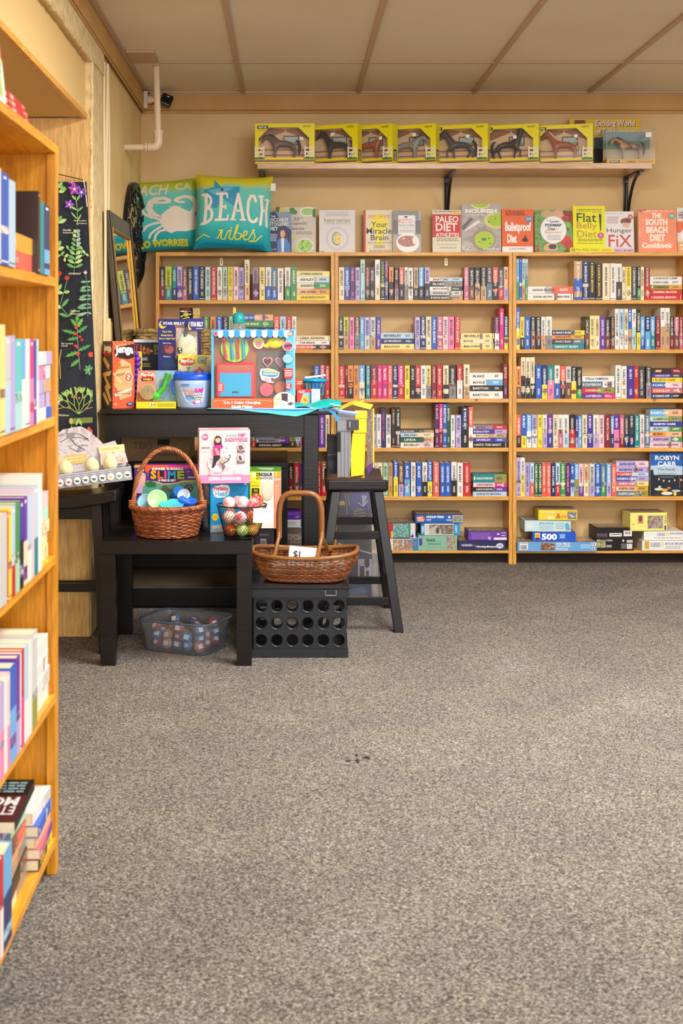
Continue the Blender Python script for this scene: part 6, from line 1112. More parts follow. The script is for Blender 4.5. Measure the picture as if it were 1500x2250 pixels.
# ================================================================== WIRE BASKET WITH BALLS
t = thing('wire_basket','small black wire mesh basket full of coloured toy balls, on low table','basket',(XX(531,4.86),4.862,LT+.002))
WI = mat('1c1a1c',.35,.6); r0,r1,hh = .064,.092,.118
m = M(); n = 44
for d_ in (1,-1):
    for k in range(n):
        P=[]
        for i in range(9):
            f_=i/8; r_=r0+(r1-r0)*f_; a=2*math.pi*(k/n)+d_*f_*1.05; P.append((r_*math.cos(a),r_*math.sin(a),.002+hh*f_))
        m.tube(P,.0006,WI,n=4)
m.build('wire_mesh', t)
m = M(); m.tube([(r1*math.cos(a),r1*math.sin(a),hh) for a in [2*math.pi*i/48 for i in range(48)]],.0022,WI,n=6,closed=True); m.build('rim', t)
m = M(); m.tube([(r0*math.cos(a),r0*math.sin(a),.003) for a in [2*math.pi*i/48 for i in range(48)]],.0025,WI,n=6,closed=True)
for k in range(8): a=math.pi*k/8; m.tube([(r0*math.cos(a),r0*math.sin(a),.003),(-r0*math.cos(a),-r0*math.sin(a),.003)],.0012,WI,n=4)
m.build('base_ring', t)
wb = t.location.copy()
BALLS = [((-.044,-.022,.029),['c83028','e89040','a82020','f0c060'],'dark red mottled ball, bottom left of wire basket'),((.003,-.036,.029),['38a838','e8f0a0','60c048','f4f4c0'],'green and white striped ball at bottom centre of wire basket'),((.044,-.014,.030),['f09038','f0d860','e05830','b8d868'],'orange and yellow ball at bottom right of wire basket'),((.028,.034,.03),['c06840','e0a070','8c3c28'],'brown patterned ball low at right back of wire basket'),((-.026,.034,.03),['b83838','e8a060'],'red ball low at left back of wire basket'),
 ((-.052,-.030,.076),['e8c8c0','c83038','f0e8e0','e8a048'],'white, red and yellow ball at left middle of wire basket'),((-.004,-.050,.076),['a8c8e8','d83848','f0f0f4','6c9cd0'],'pale blue and red ball at front middle of wire basket'),((.044,-.036,.077),['d83848','f08040','b82838','a8b848'],'red patterned ball behind the white tag in wire basket'),((.058,.018,.077),['c84830','e89860','4c8c48'],'reddish ball at right middle of wire basket'),((-.046,.026,.078),['d87888','f0d0c8'],'rose ball at the back middle of wire basket'),((.008,.012,.08),['e8d8d0','c84858','a8c0e0'],'pale ball in the centre of wire basket'),
 ((-.052,-.004,.124),['f48c94','f8b0b0','f4f0e8','ec7480'],'pink ball with white squiggles on top left of wire basket'),((-.018,.040,.122),['e8606c','f09898'],'coral ball on top behind the pink squiggle ball'),((.004,-.012,.127),['a8cce8','f0f4f8','d8b8c8'],'pale blue ball on top centre of wire basket'),((.062,.030,.130),['e43028','d82820','f06048','f0c050'],'glossy red ball highest at right of wire basket'),((.048,-.020,.122),['e05870','f0a8b0','d83850'],'raspberry ball on top behind the white tag')]
for p,cs,lab in BALLS:
    o = M(); o.ball((0,0,0),.0238,.0238,.0238,picture(cs,38,len(lab)%7,.15),n=20,k=14); b = o.build('toy_ball'); b.location = wb+V((p[0]*.9,p[1]*.9,p[2])); tag(b,lab,'ball','toy balls in the wire basket')
t = thing('price_tag','blank-looking white paper tag hanging on front of the wire basket','tag',(wb.x+.044,wb.y-.100,LT+.068),rot=(0,R(2),R(6)))
m = M(); m.box(0,0,0,.074,.0008,.052,'f8f4f4'); m.art([('m',20,20,86,32,'d8d0e0',1),('m',50,46,60,52,'d8d0e0',1),('m',14,66,56,76,'d8d0e0',1)],(0,0,100,100),(0,0,0),(1,0,0),(0,0,1),.074,.052,e=.0008); m.build('paper', t)
# ================================================================== CRATE
C0, CW_, CYf, CH_, CD = XX(553,4.885), XX(765,4.885)-XX(553,4.885), 4.885, .262, .36
CR = mat('24272d',.4)
t = thing('milk_crate','black plastic crate with round holes on the carpet under the rattan basket','crate',(C0,CYf,0))
def holewall(m, W, Z0, Z1, nx, nz, r, mp_, cr=CR, th=.004):
    cw, ch_ = W/nx, (Z1-Z0)/nz
    for i in range(nx):
        for j in range(nz):
            cx_, cz = (i+.5)*cw, Z0+(j+.5)*ch_; n=24; P=[]; Q=[]
            for k in range(n):
                a = 2*math.pi*k/n; ca, sa = math.cos(a), math.sin(a); q = 1/max(abs(ca),abs(sa)); P.append((cx_+r*ca,cz+r*sa)); Q.append((cx_+cw/2*ca*q,cz+ch_/2*sa*q))
            vs = [mp_(x,0,z) for x,z in P]+[mp_(x,0,z) for x,z in Q]+[mp_(x,th,z) for x,z in P]+[mp_(x,th,z) for x,z in Q]+[mp_(cx_+(x-cx_)*1.12,-.0022,cz+(z-cz)*1.12) for x,z in P]
            fs = []
            for k in range(n):
                l = (k+1)%n; fs += [(k,n+k,n+l,l),(2*n+k,2*n+l,3*n+l,3*n+k),(k,l,2*n+l,2*n+k),(4*n+k,4*n+l,l,k)]
            m.add(vs,fs,cr)
wz0, wz1 = .032, .222
m = M(); holewall(m, CW_-.012, wz0, wz1, 6, 3, .0205, lambda x,y,z:(x+.006,y+.006,z)); m.build('front_wall', t)
m = M(); holewall(m, CW_-.012, wz0, wz1, 6, 3, .0205, lambda x,y,z:(x+.006,CD-.006-y,z)); m.build('back_wall', t)
for xs,nm in ((.006,'side_wall'),(CW_-.006,'side_wall')):
    m = M(); sg = 1 if xs<.1 else -1; holewall(m, CD-.012, wz0, wz1, 6, 3, .0205, (lambda xs,sg:(lambda x,y,z:(xs+sg*y,x+.006,z)))(xs,sg)); m.build(nm, t)
m = M(); m.box(.004,.004,.012,CW_-.004,CD-.004,.018,CR); m.box(0,0,.0,CW_,.006,.031,CR); m.box(0,CD-.006,0,CW_,CD,.031,CR); m.box(0,.006,0,.006,CD-.006,.031,CR); m.box(CW_-.006,.006,0,CW_,CD-.006,.031,CR); m.box(.04,-.003,.006,.075,-.0003,.02,CR); m.box(CW_-.075,-.003,.006,CW_-.04,-.0003,.02,CR); m.build('base', t)
m = M(); m.box(-.002,-.002,.223,CW_+.002,.006,CH_-.008,CR); m.box(-.002,CD-.006,.223,CW_+.002,CD+.002,CH_-.008,CR); m.box(-.002,.006,.223,.006,CD-.006,CH_-.008,CR); m.box(CW_-.006,.006,.223,CW_+.002,CD-.006,CH_-.008,CR)
m.tube([(CW_-.085,-.004,.25),(CW_-.085,-.006,.232),(CW_-.045,-.006,.232),(CW_-.045,-.004,.25)],.0018,mat('8c9098',.3),n=6); m.build('rim', t)
m = M(); m.box(-.004,-.004,CH_-.0075,CW_+.006,CD+.004,CH_,mat('202227',.2)); m.build('lid', t, bevel=.002)
for xs in (0,CW_):
    pass
# ================================================================== RATTAN BASKET
RB = [wick('rattan_a','8c4c20','5c2c14'),wick('rattan_b','a86834','74401c'),wick('rattan_c','7c3c1c','502410')]
BXc, BYc = XX(670,5.045), 5.045
t = thing('rattan_basket','long brown rattan basket with tall arched handle resting on the black crate','basket',(BXc,BYc,CH_+.006), rz=R(-4))
se = lambda a: (abs(math.cos(a))**3.2+abs(math.sin(a))**3.2)**(-1/3.2)
rp = lambda z: (.145+.055*min(1,max(0,z)/.085)**.7, .095+.035*min(1,max(0,z)/.085)**.7)
def rimz(a): return .088+.022*max(0,math.cos(a))**2+.016*max(0,-math.cos(a))**2
m = M(); n=150; k=0; z=.0
for k in range(13):
    P=[]
    for i in range(n):
        a=2*math.pi*i/n; f_=k/12.5; zz=(rimz(a)-.004)*f_; rx,ry=rp(zz); q=se(a); o_=.0018*math.cos(35*a+k*math.pi); P.append(((rx*q+o_)*math.cos(a),(ry*q+o_)*math.sin(a),zz))
    m.tube(P,.0026,RB[k%3],n=5,closed=True)
for j in range(70):
    a=2*math.pi*j/70; q=se(a); P=[]
    for i in range(5): zz=(rimz(a))*i/4; rx,ry=rp(zz); P.append((rx*q*math.cos(a),ry*q*math.sin(a),zz))
    m.tube(P,.0018,RB[1],n=4)
rx,ry=rp(0); m.poly([(rx*se(2*math.pi*i/48)*math.cos(2*math.pi*i/48),ry*se(2*math.pi*i/48)*math.sin(2*math.pi*i/48),.001) for i in range(48)],RB[2]); m.build('woven_body', t)
RW = M(); P=[]
for i in range(120):
    a=2*math.pi*i/120; rx,ry=rp(.1); P.append((rx*se(a)*math.cos(a),ry*se(a)*math.sin(a),rimz(a)+.004))
wv,tt,bb = nodes('wrapped_rattan'); tc_=N(tt,'ShaderNodeTexCoord'); wv_=N(tt,'ShaderNodeTexWave',i_Scale=85.0,i_Distortion=1.0); tt.links.new(tc_.outputs['Object'],wv_.inputs['Vector']); r_=ramp(tt,[(0,'4c2410'),(.5,'8c5028'),(1,'b07c40')]); tt.links.new(wv_.outputs['Color'],r_.inputs[0]); tt.links.new(r_.outputs[0],bb.inputs['Base Color']); bb.inputs['Roughness'].default_value=.32
RW.tube(P,.0085,wv,n=8,closed=True); RW.build('rim', t)
# handle: arch in x, splitting to two feet front and back on each side
hx = .082; top = .322
def arc(t0, t1, n_):
    P=[]
    for i in range(n_+1):
        a = t0+(t1-t0)*i/n_; ca,sa=math.cos(a),math.sin(a); q=(abs(ca)**4+abs(sa)**4)**(-1/4); P.append((-.018+hx*q*ca,0,.185+(top-.185)*q*sa))
    return P
m = M(); m.tube([(-.018+hx,0,.15)]+arc(0,math.pi,28)+[(-.018-hx,0,.15)],.0115,wv,n=10); m.build('handle', t)
for sx_ in (-1,1):
    for sy_ in (-1,1):
        m = M(); x = -.018+sx_*hx; m.tube([(x,0,.185),(x,sy_*.012,.155),(x-sx_*(.0 if sy_<0 else -.02)-.012*(sy_<0),sy_*.06,.115-.02),(x+(.03 if sy_>0 else -.022),sy_*.118,.088)],[.008,.0085,.008,.007],wv,n=8); m.build('handle_foot', t)
rl = t.location.copy()
o = thing('price_card','white card handwritten $1 leaning inside the rattan basket','sign',(rl.x-.066,rl.y-.040,rl.z+.056),rot=(R(-14),R(5),R(-4)))
m = M(); m.box(0,0,0,.108,.001,.072,'f8f6f4'); m.art([('l',[14,24,9,34,19,46,12,56],2,'1c1c20'),('l',[12,20,14,60],1.6,'1c1c20'),('l',[22,24,22,60],1.6,'1c1c20'),('t','$1',11,20,24,64,'1c1c20')],(0,0,60,100),(0,0,0),(1,0,0),(0,0,1),.108,.07,e=.0008); m.build('card', o)
BAGM = film('crinkled_bag','f4f8f8',.32,.12)
BG = [(-.118,.0,.04,'clear crinkled bag at the left end of rattan basket'),(-.085,.03,.04,'clear bag behind the card at back left of rattan basket'),(.018,.0,.048,'clear bag of glass beads in front of the handle, rattan basket'),(.066,.01,.048,'clear bag of pale green beads right of handle in rattan basket'),(.128,.0,.05,'clear bag at the right end of rattan basket'),(.05,.05,.04,'clear bag at the back centre of rattan basket'),(-.03,.025,.042,'yellow-filled clear bag under the card in rattan basket')]
for i,(x,y,z,lab) in enumerate(BG):
    rr = random.Random(i); o = thing('treat_bag',lab,'bag',(rl.x+x,rl.y+y,rl.z+z),group='clear bags in the rattan basket')
    m = M(); n_,k_=14,9; vs=[]
    for a_ in range(k_+1):
        for b_ in range(n_):
            th_=math.pi*a_/k_; ph=2*math.pi*b_/n_; q=1+rr.uniform(-.16,.16); vs.append((.030*q*math.sin(th_)*math.cos(ph),.030*q*math.sin(th_)*math.sin(ph),.03*q*-math.cos(th_)))
    m.add(vs,[(a_*n_+b_,a_*n_+(b_+1)%n_,(a_+1)*n_+(b_+1)%n_,(a_+1)*n_+b_) for a_ in range(k_) for b_ in range(n_)],BAGM); m.build('clear_bag', o)
    m = M()
    for q in range(14): m.ball((rr.uniform(-.024,.024),rr.uniform(-.02,.02),rr.uniform(-.018,.014)),.0075,.0075,.0075,mat(rr.choice(['f4f0e8','c8e8c0','f0e060','b8e0d8','f0e8c8','68c040','e88050']),.15),n=8,k=6)
    c_ = m.build('beads', o); c_['kind']='stuff'
# ================================================================== CLEAR TOTE WITH PACKAGED DISCS
t = thing('plastic_tote','translucent grey plastic tub of packaged toys on carpet under low table','tub',(XX(408,5.03),5.035,.001),rz=R(-24))
TOTE = film('smoky_plastic','d0d8e4',.12,.15); sq = lambda a:(abs(math.cos(a))**6+abs(math.sin(a))**6)**(-1/6)
m = M(); m.lathe([(.001,0),(.128,0),(.136,.006),(.146,.085),(.150,.088),(.153,.118)],TOTE,n=64,sy=.76,rr=sq,cap=False); m.build('tub_body', t)
m = M(); m.tube([(.155*sq(a)*math.cos(a),.155*.76*sq(a)*math.sin(a),.118) for a in [2*math.pi*i/72 for i in range(72)]],.0042,mat('58687c',.2),n=8,closed=True); m.build('rim', t)
tl = t.location; rt = Matrix.Rotation(R(-24),3,'Z')
rr = random.Random(12); DC = ['c83030','e87840','3c70b8','d04848','e8b050','b84848','4890c8','c85838','d8a890','9c4858']
proto = None; kk = 0
for lay in range(3):
    for ix in range(5):
        for iy in range(3):
            if lay==2 and (ix+iy)%2: continue
            x = -.088+.045*ix+rr.uniform(-.006,.006); y = -.066+.066*iy+rr.uniform(-.008,.008); z = .030+.030*lay
            if lay == 2: z -= .0
            if proto is None:
                o = thing('wrapped_toy','small round red toy sealed in clear blister, piled in the translucent tub','toy',(0,0,0),group='wrapped toys in the translucent tub'); proto = o
                m = M(); m.lathe([(0,-.004),(.017,-.004),(.018,0),(.017,.005),(0,.006)],mat('c83430',.25),n=18); m.build('toy_disc', o)
                m = M(); m.lathe([(0,-.007),(.021,-.006),(.0215,.006),(0,.008)],film('blister','f8f8f8',.08,.06),n=18); m.build('blister', o)
                m = M(); m.add([(-.008,-.007,.0086),(.008,-.007,.0086),(.008,.007,.0086),(-.008,.007,.0086)],[(0,1,2,3)],'f4f2f2'); m.build('sticker', o)
            else:
                o = proto.copy(); COL.objects.link(o)
                for ch in list(proto.children):
                    c_ = ch.copy(); c_.data = ch.data
                    if ch.name.startswith('toy_disc'): c_.data = ch.data.copy(); dcol_ = rr.choice(DC); c_.data.materials[0] = mat(dcol_,.25); o['label'] = 'small round %s toy sealed in clear blister, piled in the translucent tub' % ('blue' if dcol_ in ('3c70b8','4890c8') else 'orange' if dcol_ in ('e87840','e8b050','d8a890') else 'red')
                    COL.objects.link(c_); c_.parent = o
            o.scale = (1.2,1.2,1.2); o.location = tl+rt@V((x,y,z)); edge = iy==0 or ix in (0,4)
            o.rotation_euler = (R(rr.uniform(55,85) if edge else rr.uniform(-30,30)),R(rr.uniform(-15,15)),R(-24+(rr.uniform(-15,15) if ix!=4 else 60)))
# ================================================================== TOOL TOY ON THE STOOL
ty = 5.40; X0 = XX(741,ty); s_ = ty/F
t = thing('toy_tool_case','grey and yellow plastic toy tool case standing in its open card box, on stool','toy case',(X0,ty,.6085))
hh_ = lambda py: (1061-py)*s_
GYp = mat('84868c',.3); YLp = mat('f8d818',.3); G3 = mat('3c3c42',.3)
m = M()
P = [(740,918,779),(742,912,779),(741,957,777),(741,1055,770)]
m.box(0,0,.004,(771-741)*s_,.16,hh_(957),GYp); m.box(-.001,-.004,hh_(957),(777-741)*s_,.16,hh_(932),GYp); m.box(0,-.006,hh_(932),(779-741)*s_,.16,hh_(914),GYp)
for xx in (8,16,24): m.box(xx*s_-.0008,-.0012,.006,xx*s_+.0008,0,hh_(960),'5c5e64')
m.build('grey_half', t, bevel=.003)
m = M(); a=(766-741)*s_; 
m.add([(a,0,.004),((800-741)*s_,0,.012),((803-741)*s_,0,hh_(962)),((774-741)*s_,0,hh_(962)),(a,.16,.004),((800-741)*s_,.16,.012),((803-741)*s_,.16,hh_(962)),((774-741)*s_,.16,hh_(962))],[(0,1,2,3),(1,5,6,2),(7,6,5,4),(0,3,7,4),(3,2,6,7),(0,4,5,1)],YLp)
m.box((776-741)*s_,-.004,hh_(962)+.0003,(805-741)*s_,.16,hh_(931),YLp); m.box((779-741)*s_,-.006,hh_(931)+.0003,(806-741)*s_,.16,hh_(913),YLp); m.build('yellow_half', t, bevel=.003)
m = M(); m.box((762-741)*s_,-.011,hh_(954),(788-741)*s_,-.0065,hh_(932),G3); m.box((767-741)*s_,-.0125,hh_(949),(769-741)*s_,-.011,hh_(936),'b8b8c0'); m.build('latch', t, bevel=.0015)
m = M(); m.box(-.0,-.0015,hh_(1003),(748-741)*s_,.0,hh_(960),'18181c'); m.build('hinge_slot', t)
m = M(); x1_ = (807-741)*s_; m.add([(x1_,.0,.012),(x1_+.031,.13,.03),(x1_+.031,.13,hh_(912)),(x1_,0,hh_(914))],[(0,1,2,3)],picture(['c8a850','e0d0c0','58546c','a87c50','6c84c0','e8d860'],50,4)); m.add([(x1_,-.001,.012),(x1_+.031,.129,.03),(x1_+.031,.129,.055),(x1_,-.001,.05)],[(0,1,2,3)],'7038a0'); m.add([(x1_+.031,.13,.03),(x1_+.036,.13,.03),(x1_+.036,.13,hh_(912)),(x1_+.031,.13,hh_(912))],[(0,1,2,3)],'e8d020'); m.build('card_side', t, solid=.0008)
m = M(); z0=hh_(914); m.add([(0.0,-.006,z0+.002),((776-741)*s_,.02,hh_(898)),((776-741)*s_+.012,.13,hh_(893)),(.01,.15,z0+.01)],[(0,1,2,3)],'f0dc48'); m.add([((776-741)*s_,.02,hh_(900)),(x1_+.012,-.0,hh_(910)),(x1_+.033,.14,hh_(903)),((783-741)*s_,.15,hh_(895))],[(0,1,2,3)],'f4e44c'); m.tube([((770-741)*s_,.05,hh_(905)),((785-741)*s_,.04,hh_(897)),((799-741)*s_,.02,hh_(891))],[.003,.003,.0025],mat('f4e838',.3),n=8); m.build('card_top', t, solid=.001)
m = M(); 
for px in (763,797): m.box((px-741)*s_-.006,.01,-.0,(px-741)*s_+.008,.05,.0118,'f09828')
m.build('card_feet', t)
bx('black_toy_box','black glossy toy box with worn corners tucked left of the grey tool case','toy box',719,741,958,5.52,.612,[('r',0,0,100,100,'201c24'),('r',14,16,90,44,'38303c'),('l',[0,50,100,48],2,'8c8890'),('e',40,74,30,12,'3c4058'),('l',[10,70,60,90],3,'58546c')],(0,0,100,100),.09,'1c181c',top=[('r',0,0,100,100,'b08c74'),('r',16,16,60,80,'7c5c4c')])
# packaged set behind the stool
Yp = 5.97; X0 = XX(742,Yp); X1 = XX(816,Yp); w = X1-X0; zt_ = ZZ(1083,Yp)
t = thing('play_set_box','tall dark purple play set box in clear wrap on carpet behind the stool','toy box',(X0,Yp,.001))
m = M(); m.box(0,0,0,w,.14,zt_,'30304c'); m.build('carton', t, bevel=.001)
m = M(); m.art([('r',742,1083,816,1150,'2c2848'),('r',770,1083,816,1120,'48408c'),('t','m',745,1101,757,1110,'f0b828','B'),('l',[758,1086,763,1128],3,'70707c'),('l',[764,1086,768,1112],2,'8c8c98'),('p',[794,1088,806,1090,800,1112,796,1110],'a8a8b4'),('l',[786,1104,798,1112,808,1100],1.5,'e0e0e8'),('e',790,1128,14,12,'8c7c78'),('l',[778,1126,802,1122],2.5,'2c2424'),('l',[778,1132,803,1128],2.5,'2c2424'),('r',742,1150,816,1210,'2c3038'),('p',[742,1190,816,1212,816,1215,742,1194],'c8c8cc'),('r',786,1225,816,1275,'c4c0c8'),('r',790,1240,800,1262,'343038'),('e',806,1232,6,12,'28242c'),('r',804,1250,810,1262,'343038'),('r',742,1272,816,1310,'28386c'),('p',[760,1292,800,1284,806,1298,770,1302],'5c6c94'),('r',746,1304,808,1307,'d8a838')],(742,1083,816,1310),(0,0,0),(1,0,0),(0,0,1),w,zt_); m.build('front_print', t)
m = M(); m.box(-.004,-.004,.0,w+.03,.146,zt_+.008,film('shrink_wrap','f0f0f4',.14,.1),skip='b'); 
for i in range(5): m.tube([(w+.006+.005*i,-.0045,.01),(w+.004+.005*i,-.005,zt_*.5),(w+.007+.005*i,-.0045,zt_)],.0009,film('crease','f4f4f4',.8,.1),n=4)
m.build('clear_wrap', t)
# puzzle boxes seen below the display table, in the left bookcase
z1 = PZ
t,w,h = bx('puzzle_box','taupe puzzle box lettered in pale capitals, bottom of left bookcase','puzzle box',628,678,1160,6.885,PZ,[('r',625,535,905,720,'6c6058'),('t','PTOMOSAICS',590,600,850,668,'b8b0a0','b'),('m',640,680,840,700,'a8a090',2),('m',760,590,850,598,'b8b0a0',1)],(590,535,905,770),.14,'6c6058',group=G_)
z1 = PZ+h+.0015
t,w,h = bx('puzzle_box','white and blue flower puzzle box middle of pile, left bookcase','puzzle box',628,677,1142,6.89,z1,[('r',0,0,100,100,'dce4e8'),('m',6,20,46,70,'a8b4c0',4),('r',66,4,98,92,'3454a8'),('e',80,50,12,34,'8c6cc0'),('e',86,30,8,20,'c8c0e8')],(0,0,100,100),.14,'3c4c58',group=G_)
z1 += h+.0015
bx('puzzle_box','small purple puzzle box topmost of pile in the left bookcase','puzzle box',628,661,1124,6.89,z1,[('r',0,0,100,100,'6434b0'),('m',8,16,90,40,'9c70d8',2),('p',[60,66,90,58,84,74,66,78],'c8a868')],(0,0,100,100),.12,'6434b0',group=G_)

# ================================================================== PILLOWS
def pillow(name, label, W, H_, T, loc, rot, topc, items, rect, group, tagcard=False):
    t = thing(name, label, 'pillow', loc, rot=rot, group=group)
    n = 26
    PM, tt, bb = nodes('pillow_fabric'); tc_ = N(tt,'ShaderNodeTexCoord'); sp_ = N(tt,'ShaderNodeSeparateXYZ'); tt.links.new(tc_.outputs['Object'],sp_.inputs[0])
    nz = N(tt,'ShaderNodeTexNoise',i_Scale=9.0,i_Detail=3.0); tt.links.new(tc_.outputs['Object'],nz.inputs['Vector'])
    ma_ = N(tt,'ShaderNodeMath',operation='MULTIPLY_ADD'); ma_.inputs[1].default_value=.10; tt.links.new(nz.outputs['Fac'],ma_.inputs[0]); tt.links.new(sp_.outputs['Z'],ma_.inputs[2])
    mr = N(tt,'ShaderNodeMapRange'); mr.inputs['From Min'].default_value=.05; mr.inputs['From Max'].default_value=H_+.05; tt.links.new(ma_.outputs[0],mr.inputs['Value'])
    r_ = ramp(tt,[(0,'1894a4'),(.16,'22a4ac'),(.30,'48c0c0'),(.78,'74cfc0'),(.86,topc),(1,topc)]); tt.links.new(mr.outputs[0],r_.inputs[0]); tt.links.new(r_.outputs[0],bb.inputs['Base Color']); bb.inputs['Roughness'].default_value=.85
    def S(u,v,sg):
        q = (1-u**4)*(1-v**4); edge = .04*(u*u+v*v); k = 1-.055*(1-abs(u)**2)*abs(v)**3; k2 = 1-.055*(1-abs(v)**2)*abs(u)**3
        return V((W/2*u*k2, sg*T/2*max(0,q)**.55+.0008*sg, H_/2+H_/2*v*k))
    m = M()
    for sg in (-1,1):
        P=[S(-1+2*i/n,-1+2*j/n,sg) for j in range(n+1) for i in range(n+1)]; m.add(P,[(j*(n+1)+i,j*(n+1)+i+1,(j+1)*(n+1)+i+1,(j+1)*(n+1)+i) if sg<0 else (j*(n+1)+i,(j+1)*(n+1)+i,(j+1)*(n+1)+i+1,j*(n+1)+i+1) for j in range(n) for i in range(n)],PM,True)
    m.build('cushion', t)
    # print: subdivided flat art mapped on the bulging front
    q = M(); q.art(items,rect,(0,0,0),(1,0,0),(0,0,1),1,1,e=0,de=0)
    m = M(); import bmesh
    for mi,mt in enumerate(q.ms):
        bm = bmesh.new(); cache={}
        for f_,k_ in zip(q.f,q.mi):
            if k_ != mi: continue
            vs=[]
            for i in f_:
                key=(i,); 
                if key not in cache: cache[key]=bm.verts.new(q.v[i])
                vs.append(cache[key])
            try: bm.faces.new(vs)
            except Exception: pass
        bmesh.ops.triangulate(bm, faces=bm.faces)
        for _ in range(4):
            ed=[e_ for e_ in bm.edges if e_.calc_length()>.045]
            if not ed: break
            bmesh.ops.subdivide_edges(bm, edges=ed, cuts=1); bmesh.ops.triangulate(bm, faces=bm.faces)
        bm.verts.index_update(); vs=[]
        for v in bm.verts:
            p = S(min(.999,max(-.999,2*v.co.x-1)),min(.999,max(-.999,2*v.co.z-1)),-1); p.y -= .0016+.0004*mi; vs.append(p)
        m.add(vs,[tuple(v.index for v in f_.verts) for f_ in bm.faces],mt); bm.free()
    m.build('pillow_print', t)
    if tagcard:
        m = M(); m.box(W/2-.012,-.012,H_*.80,W/2+.014,-.011,H_*.90,'f4f0ec'); m.tube([(W/2,-.0115,H_*.90),(W/2-.008,-.008,H_*.95)],.0005,mat('f0f0f0',.5),n=4); m.build('swing_tag', t)
    return t
def slab(ch, x, y, w_, h_, c):
    return [('t',ch,x,y,x+w_,y+h_,c,'b')]
LC = 'f4e8dc'
def serif(x0,x1,y): return ('r',x0,y-5,x1,y+5,LC)
ip2 = [('p',[762,212,868,180,872,100,940,178,1124,170,1030,250,1120,360,1115,378,1000,320,960,290,900,390,865,388,872,270],'3c9cc8'),('p',[800,214,900,200,940,185,1070,180,985,232,900,260,860,250],'6cbcd0'),('e',950,206,14,14,'2c3c5c'),
 ('l',[770,262,790,262,790,540,772,540],6,LC)]
def stroke(pts, wd, c=LC): return [('l',pts,wd,c)]+[('e',pts[i],pts[i+1],wd/2,wd/2,c) for i in range(0,len(pts),2)]
# slab letters B E A C H drawn as strokes
ip2 += stroke([790,262,792,400,782,535],34)+stroke([752,262,800,256,838,290,846,330,830,368,795,380],26)+stroke([795,384,840,400,858,440,850,495,810,525,750,540],28)
ip2 += stroke([944,250,946,370,936,500],32)+stroke([900,250,1000,246],22)+stroke([1000,246,1004,285],16)+stroke([940,375,990,375],20)+stroke([990,360,990,392],16)+stroke([895,503,1010,496],24)+stroke([1010,496,1016,455],16)
ip2 += stroke([1112,250,1062,490],28)+stroke([1112,250,1166,490],30)+stroke([1084,410,1140,410],20)+stroke([1042,496,1088,496],18)+stroke([1138,496,1188,496],18)
ip2 += stroke([1286,310,1268,262,1236,262,1212,320,1208,420,1226,490,1258,514,1288,505,1302,480],28)
ip2 += stroke([1340,262,1356,390,1340,530],30)+stroke([1318,260,1366,258],18)+stroke([1416,285,1402,390,1408,540],28)+stroke([1386,288,1440,286],16)+stroke([1352,395,1404,395],18)
VC='e8dc30'
ip2 += stroke([705,690,780,640,860,680,920,682,960,600],11,VC)+stroke([932,606,965,600,950,680,985,695,1020,610,1040,600],12,VC)+stroke([1050,600,1030,680,1060,690,1100,620,1120,545,1108,545,1080,650,1100,690,1140,680,1150,635,1120,625],12,VC)+stroke([1150,660,1200,640,1210,610,1185,600,1165,650,1185,690,1225,680,1270,590,1278,592],12,VC)+stroke([1262,590,1286,650,1270,695,1230,700,1290,700,1340,650,1355,640],12,VC)+[('e',1052,578,7,7,VC)]
ip2 += [('p',[705,700,780,660,860,700,960,705,1080,720,1200,710,1330,700,1380,660,1380,760,700,760],'149cb0'),('p',[705,735,800,715,900,735,1000,728,1100,740,1380,720,1380,765,705,770],'1088a0')]
ip1 = [('p',[378,430,330,380,345,320,400,285,480,280,530,318,528,348,450,352,400,372,408,420,440,462,500,420,520,385,545,372,575,372,600,388,612,380,620,420,670,430,700,400,680,372,600,350,562,320,590,290,680,282,740,300,758,380,735,430,760,520,720,600,640,618,560,612,520,630,470,600,430,610,380,690,368,640,390,600,450,560,380,580,335,660,330,610,370,560,420,540,340,545,290,590,285,560,330,520,360,490,310,470,265,390,268,350,310,430,360,462,400,490,440,480],'f0e0cc')]
ip1 = [('p',[505,400,545,372,575,372,605,392,680,430,740,470,760,520,720,600,640,618,560,612,520,630,470,600,440,540,420,480,455,440],'f0e0cc')]
for seg,wd in (([430,480,375,440,350,385,365,330,410,300],52),([410,300,470,290,520,316],30),([400,330,450,335,520,334],22),([700,450,735,400,745,340,710,300],46),([710,300,650,286,600,300,570,318],30),([640,340,600,338,575,330],20),([440,480,360,465,310,430,275,360],24),([430,520,370,530,320,550,292,585],22),([440,560,390,590,350,625,336,660],20),([480,590,420,605,390,640,376,690],20),([530,388,520,380],10),([592,385,608,380],10)):
    ip1 += stroke(seg,wd,'f0e0cc')
ip1 += [('t','BEACH',150,142,528,262,'e8dcc4','bi'),('t','CA',572,148,712,222,'e8dcc4','b'),('t','NO WORRIES',236,690,652,764,'e0d428','Ba')]
Yp1 = 6.93
pillow('throw_pillow','aqua pillow with white crab and beach lettering, partly behind the other pillow',.40,.385,.12,(XX(361,6.88),6.89,1.626),(R(-7),R(-4),R(3)),'b4c828',ip1,(135,92,765,780),'beach pillows on the left bookcase')
pillow('throw_pillow','aqua pillow lettered BEACH vibes with a blue starfish and white tag',.40,.40,.13,(XX(511,6.80),6.775,1.625),(R(-9),R(1.5),R(2)),'d8cc20',ip2,(684,32,1452,768),'beach pillows on the left bookcase',True)

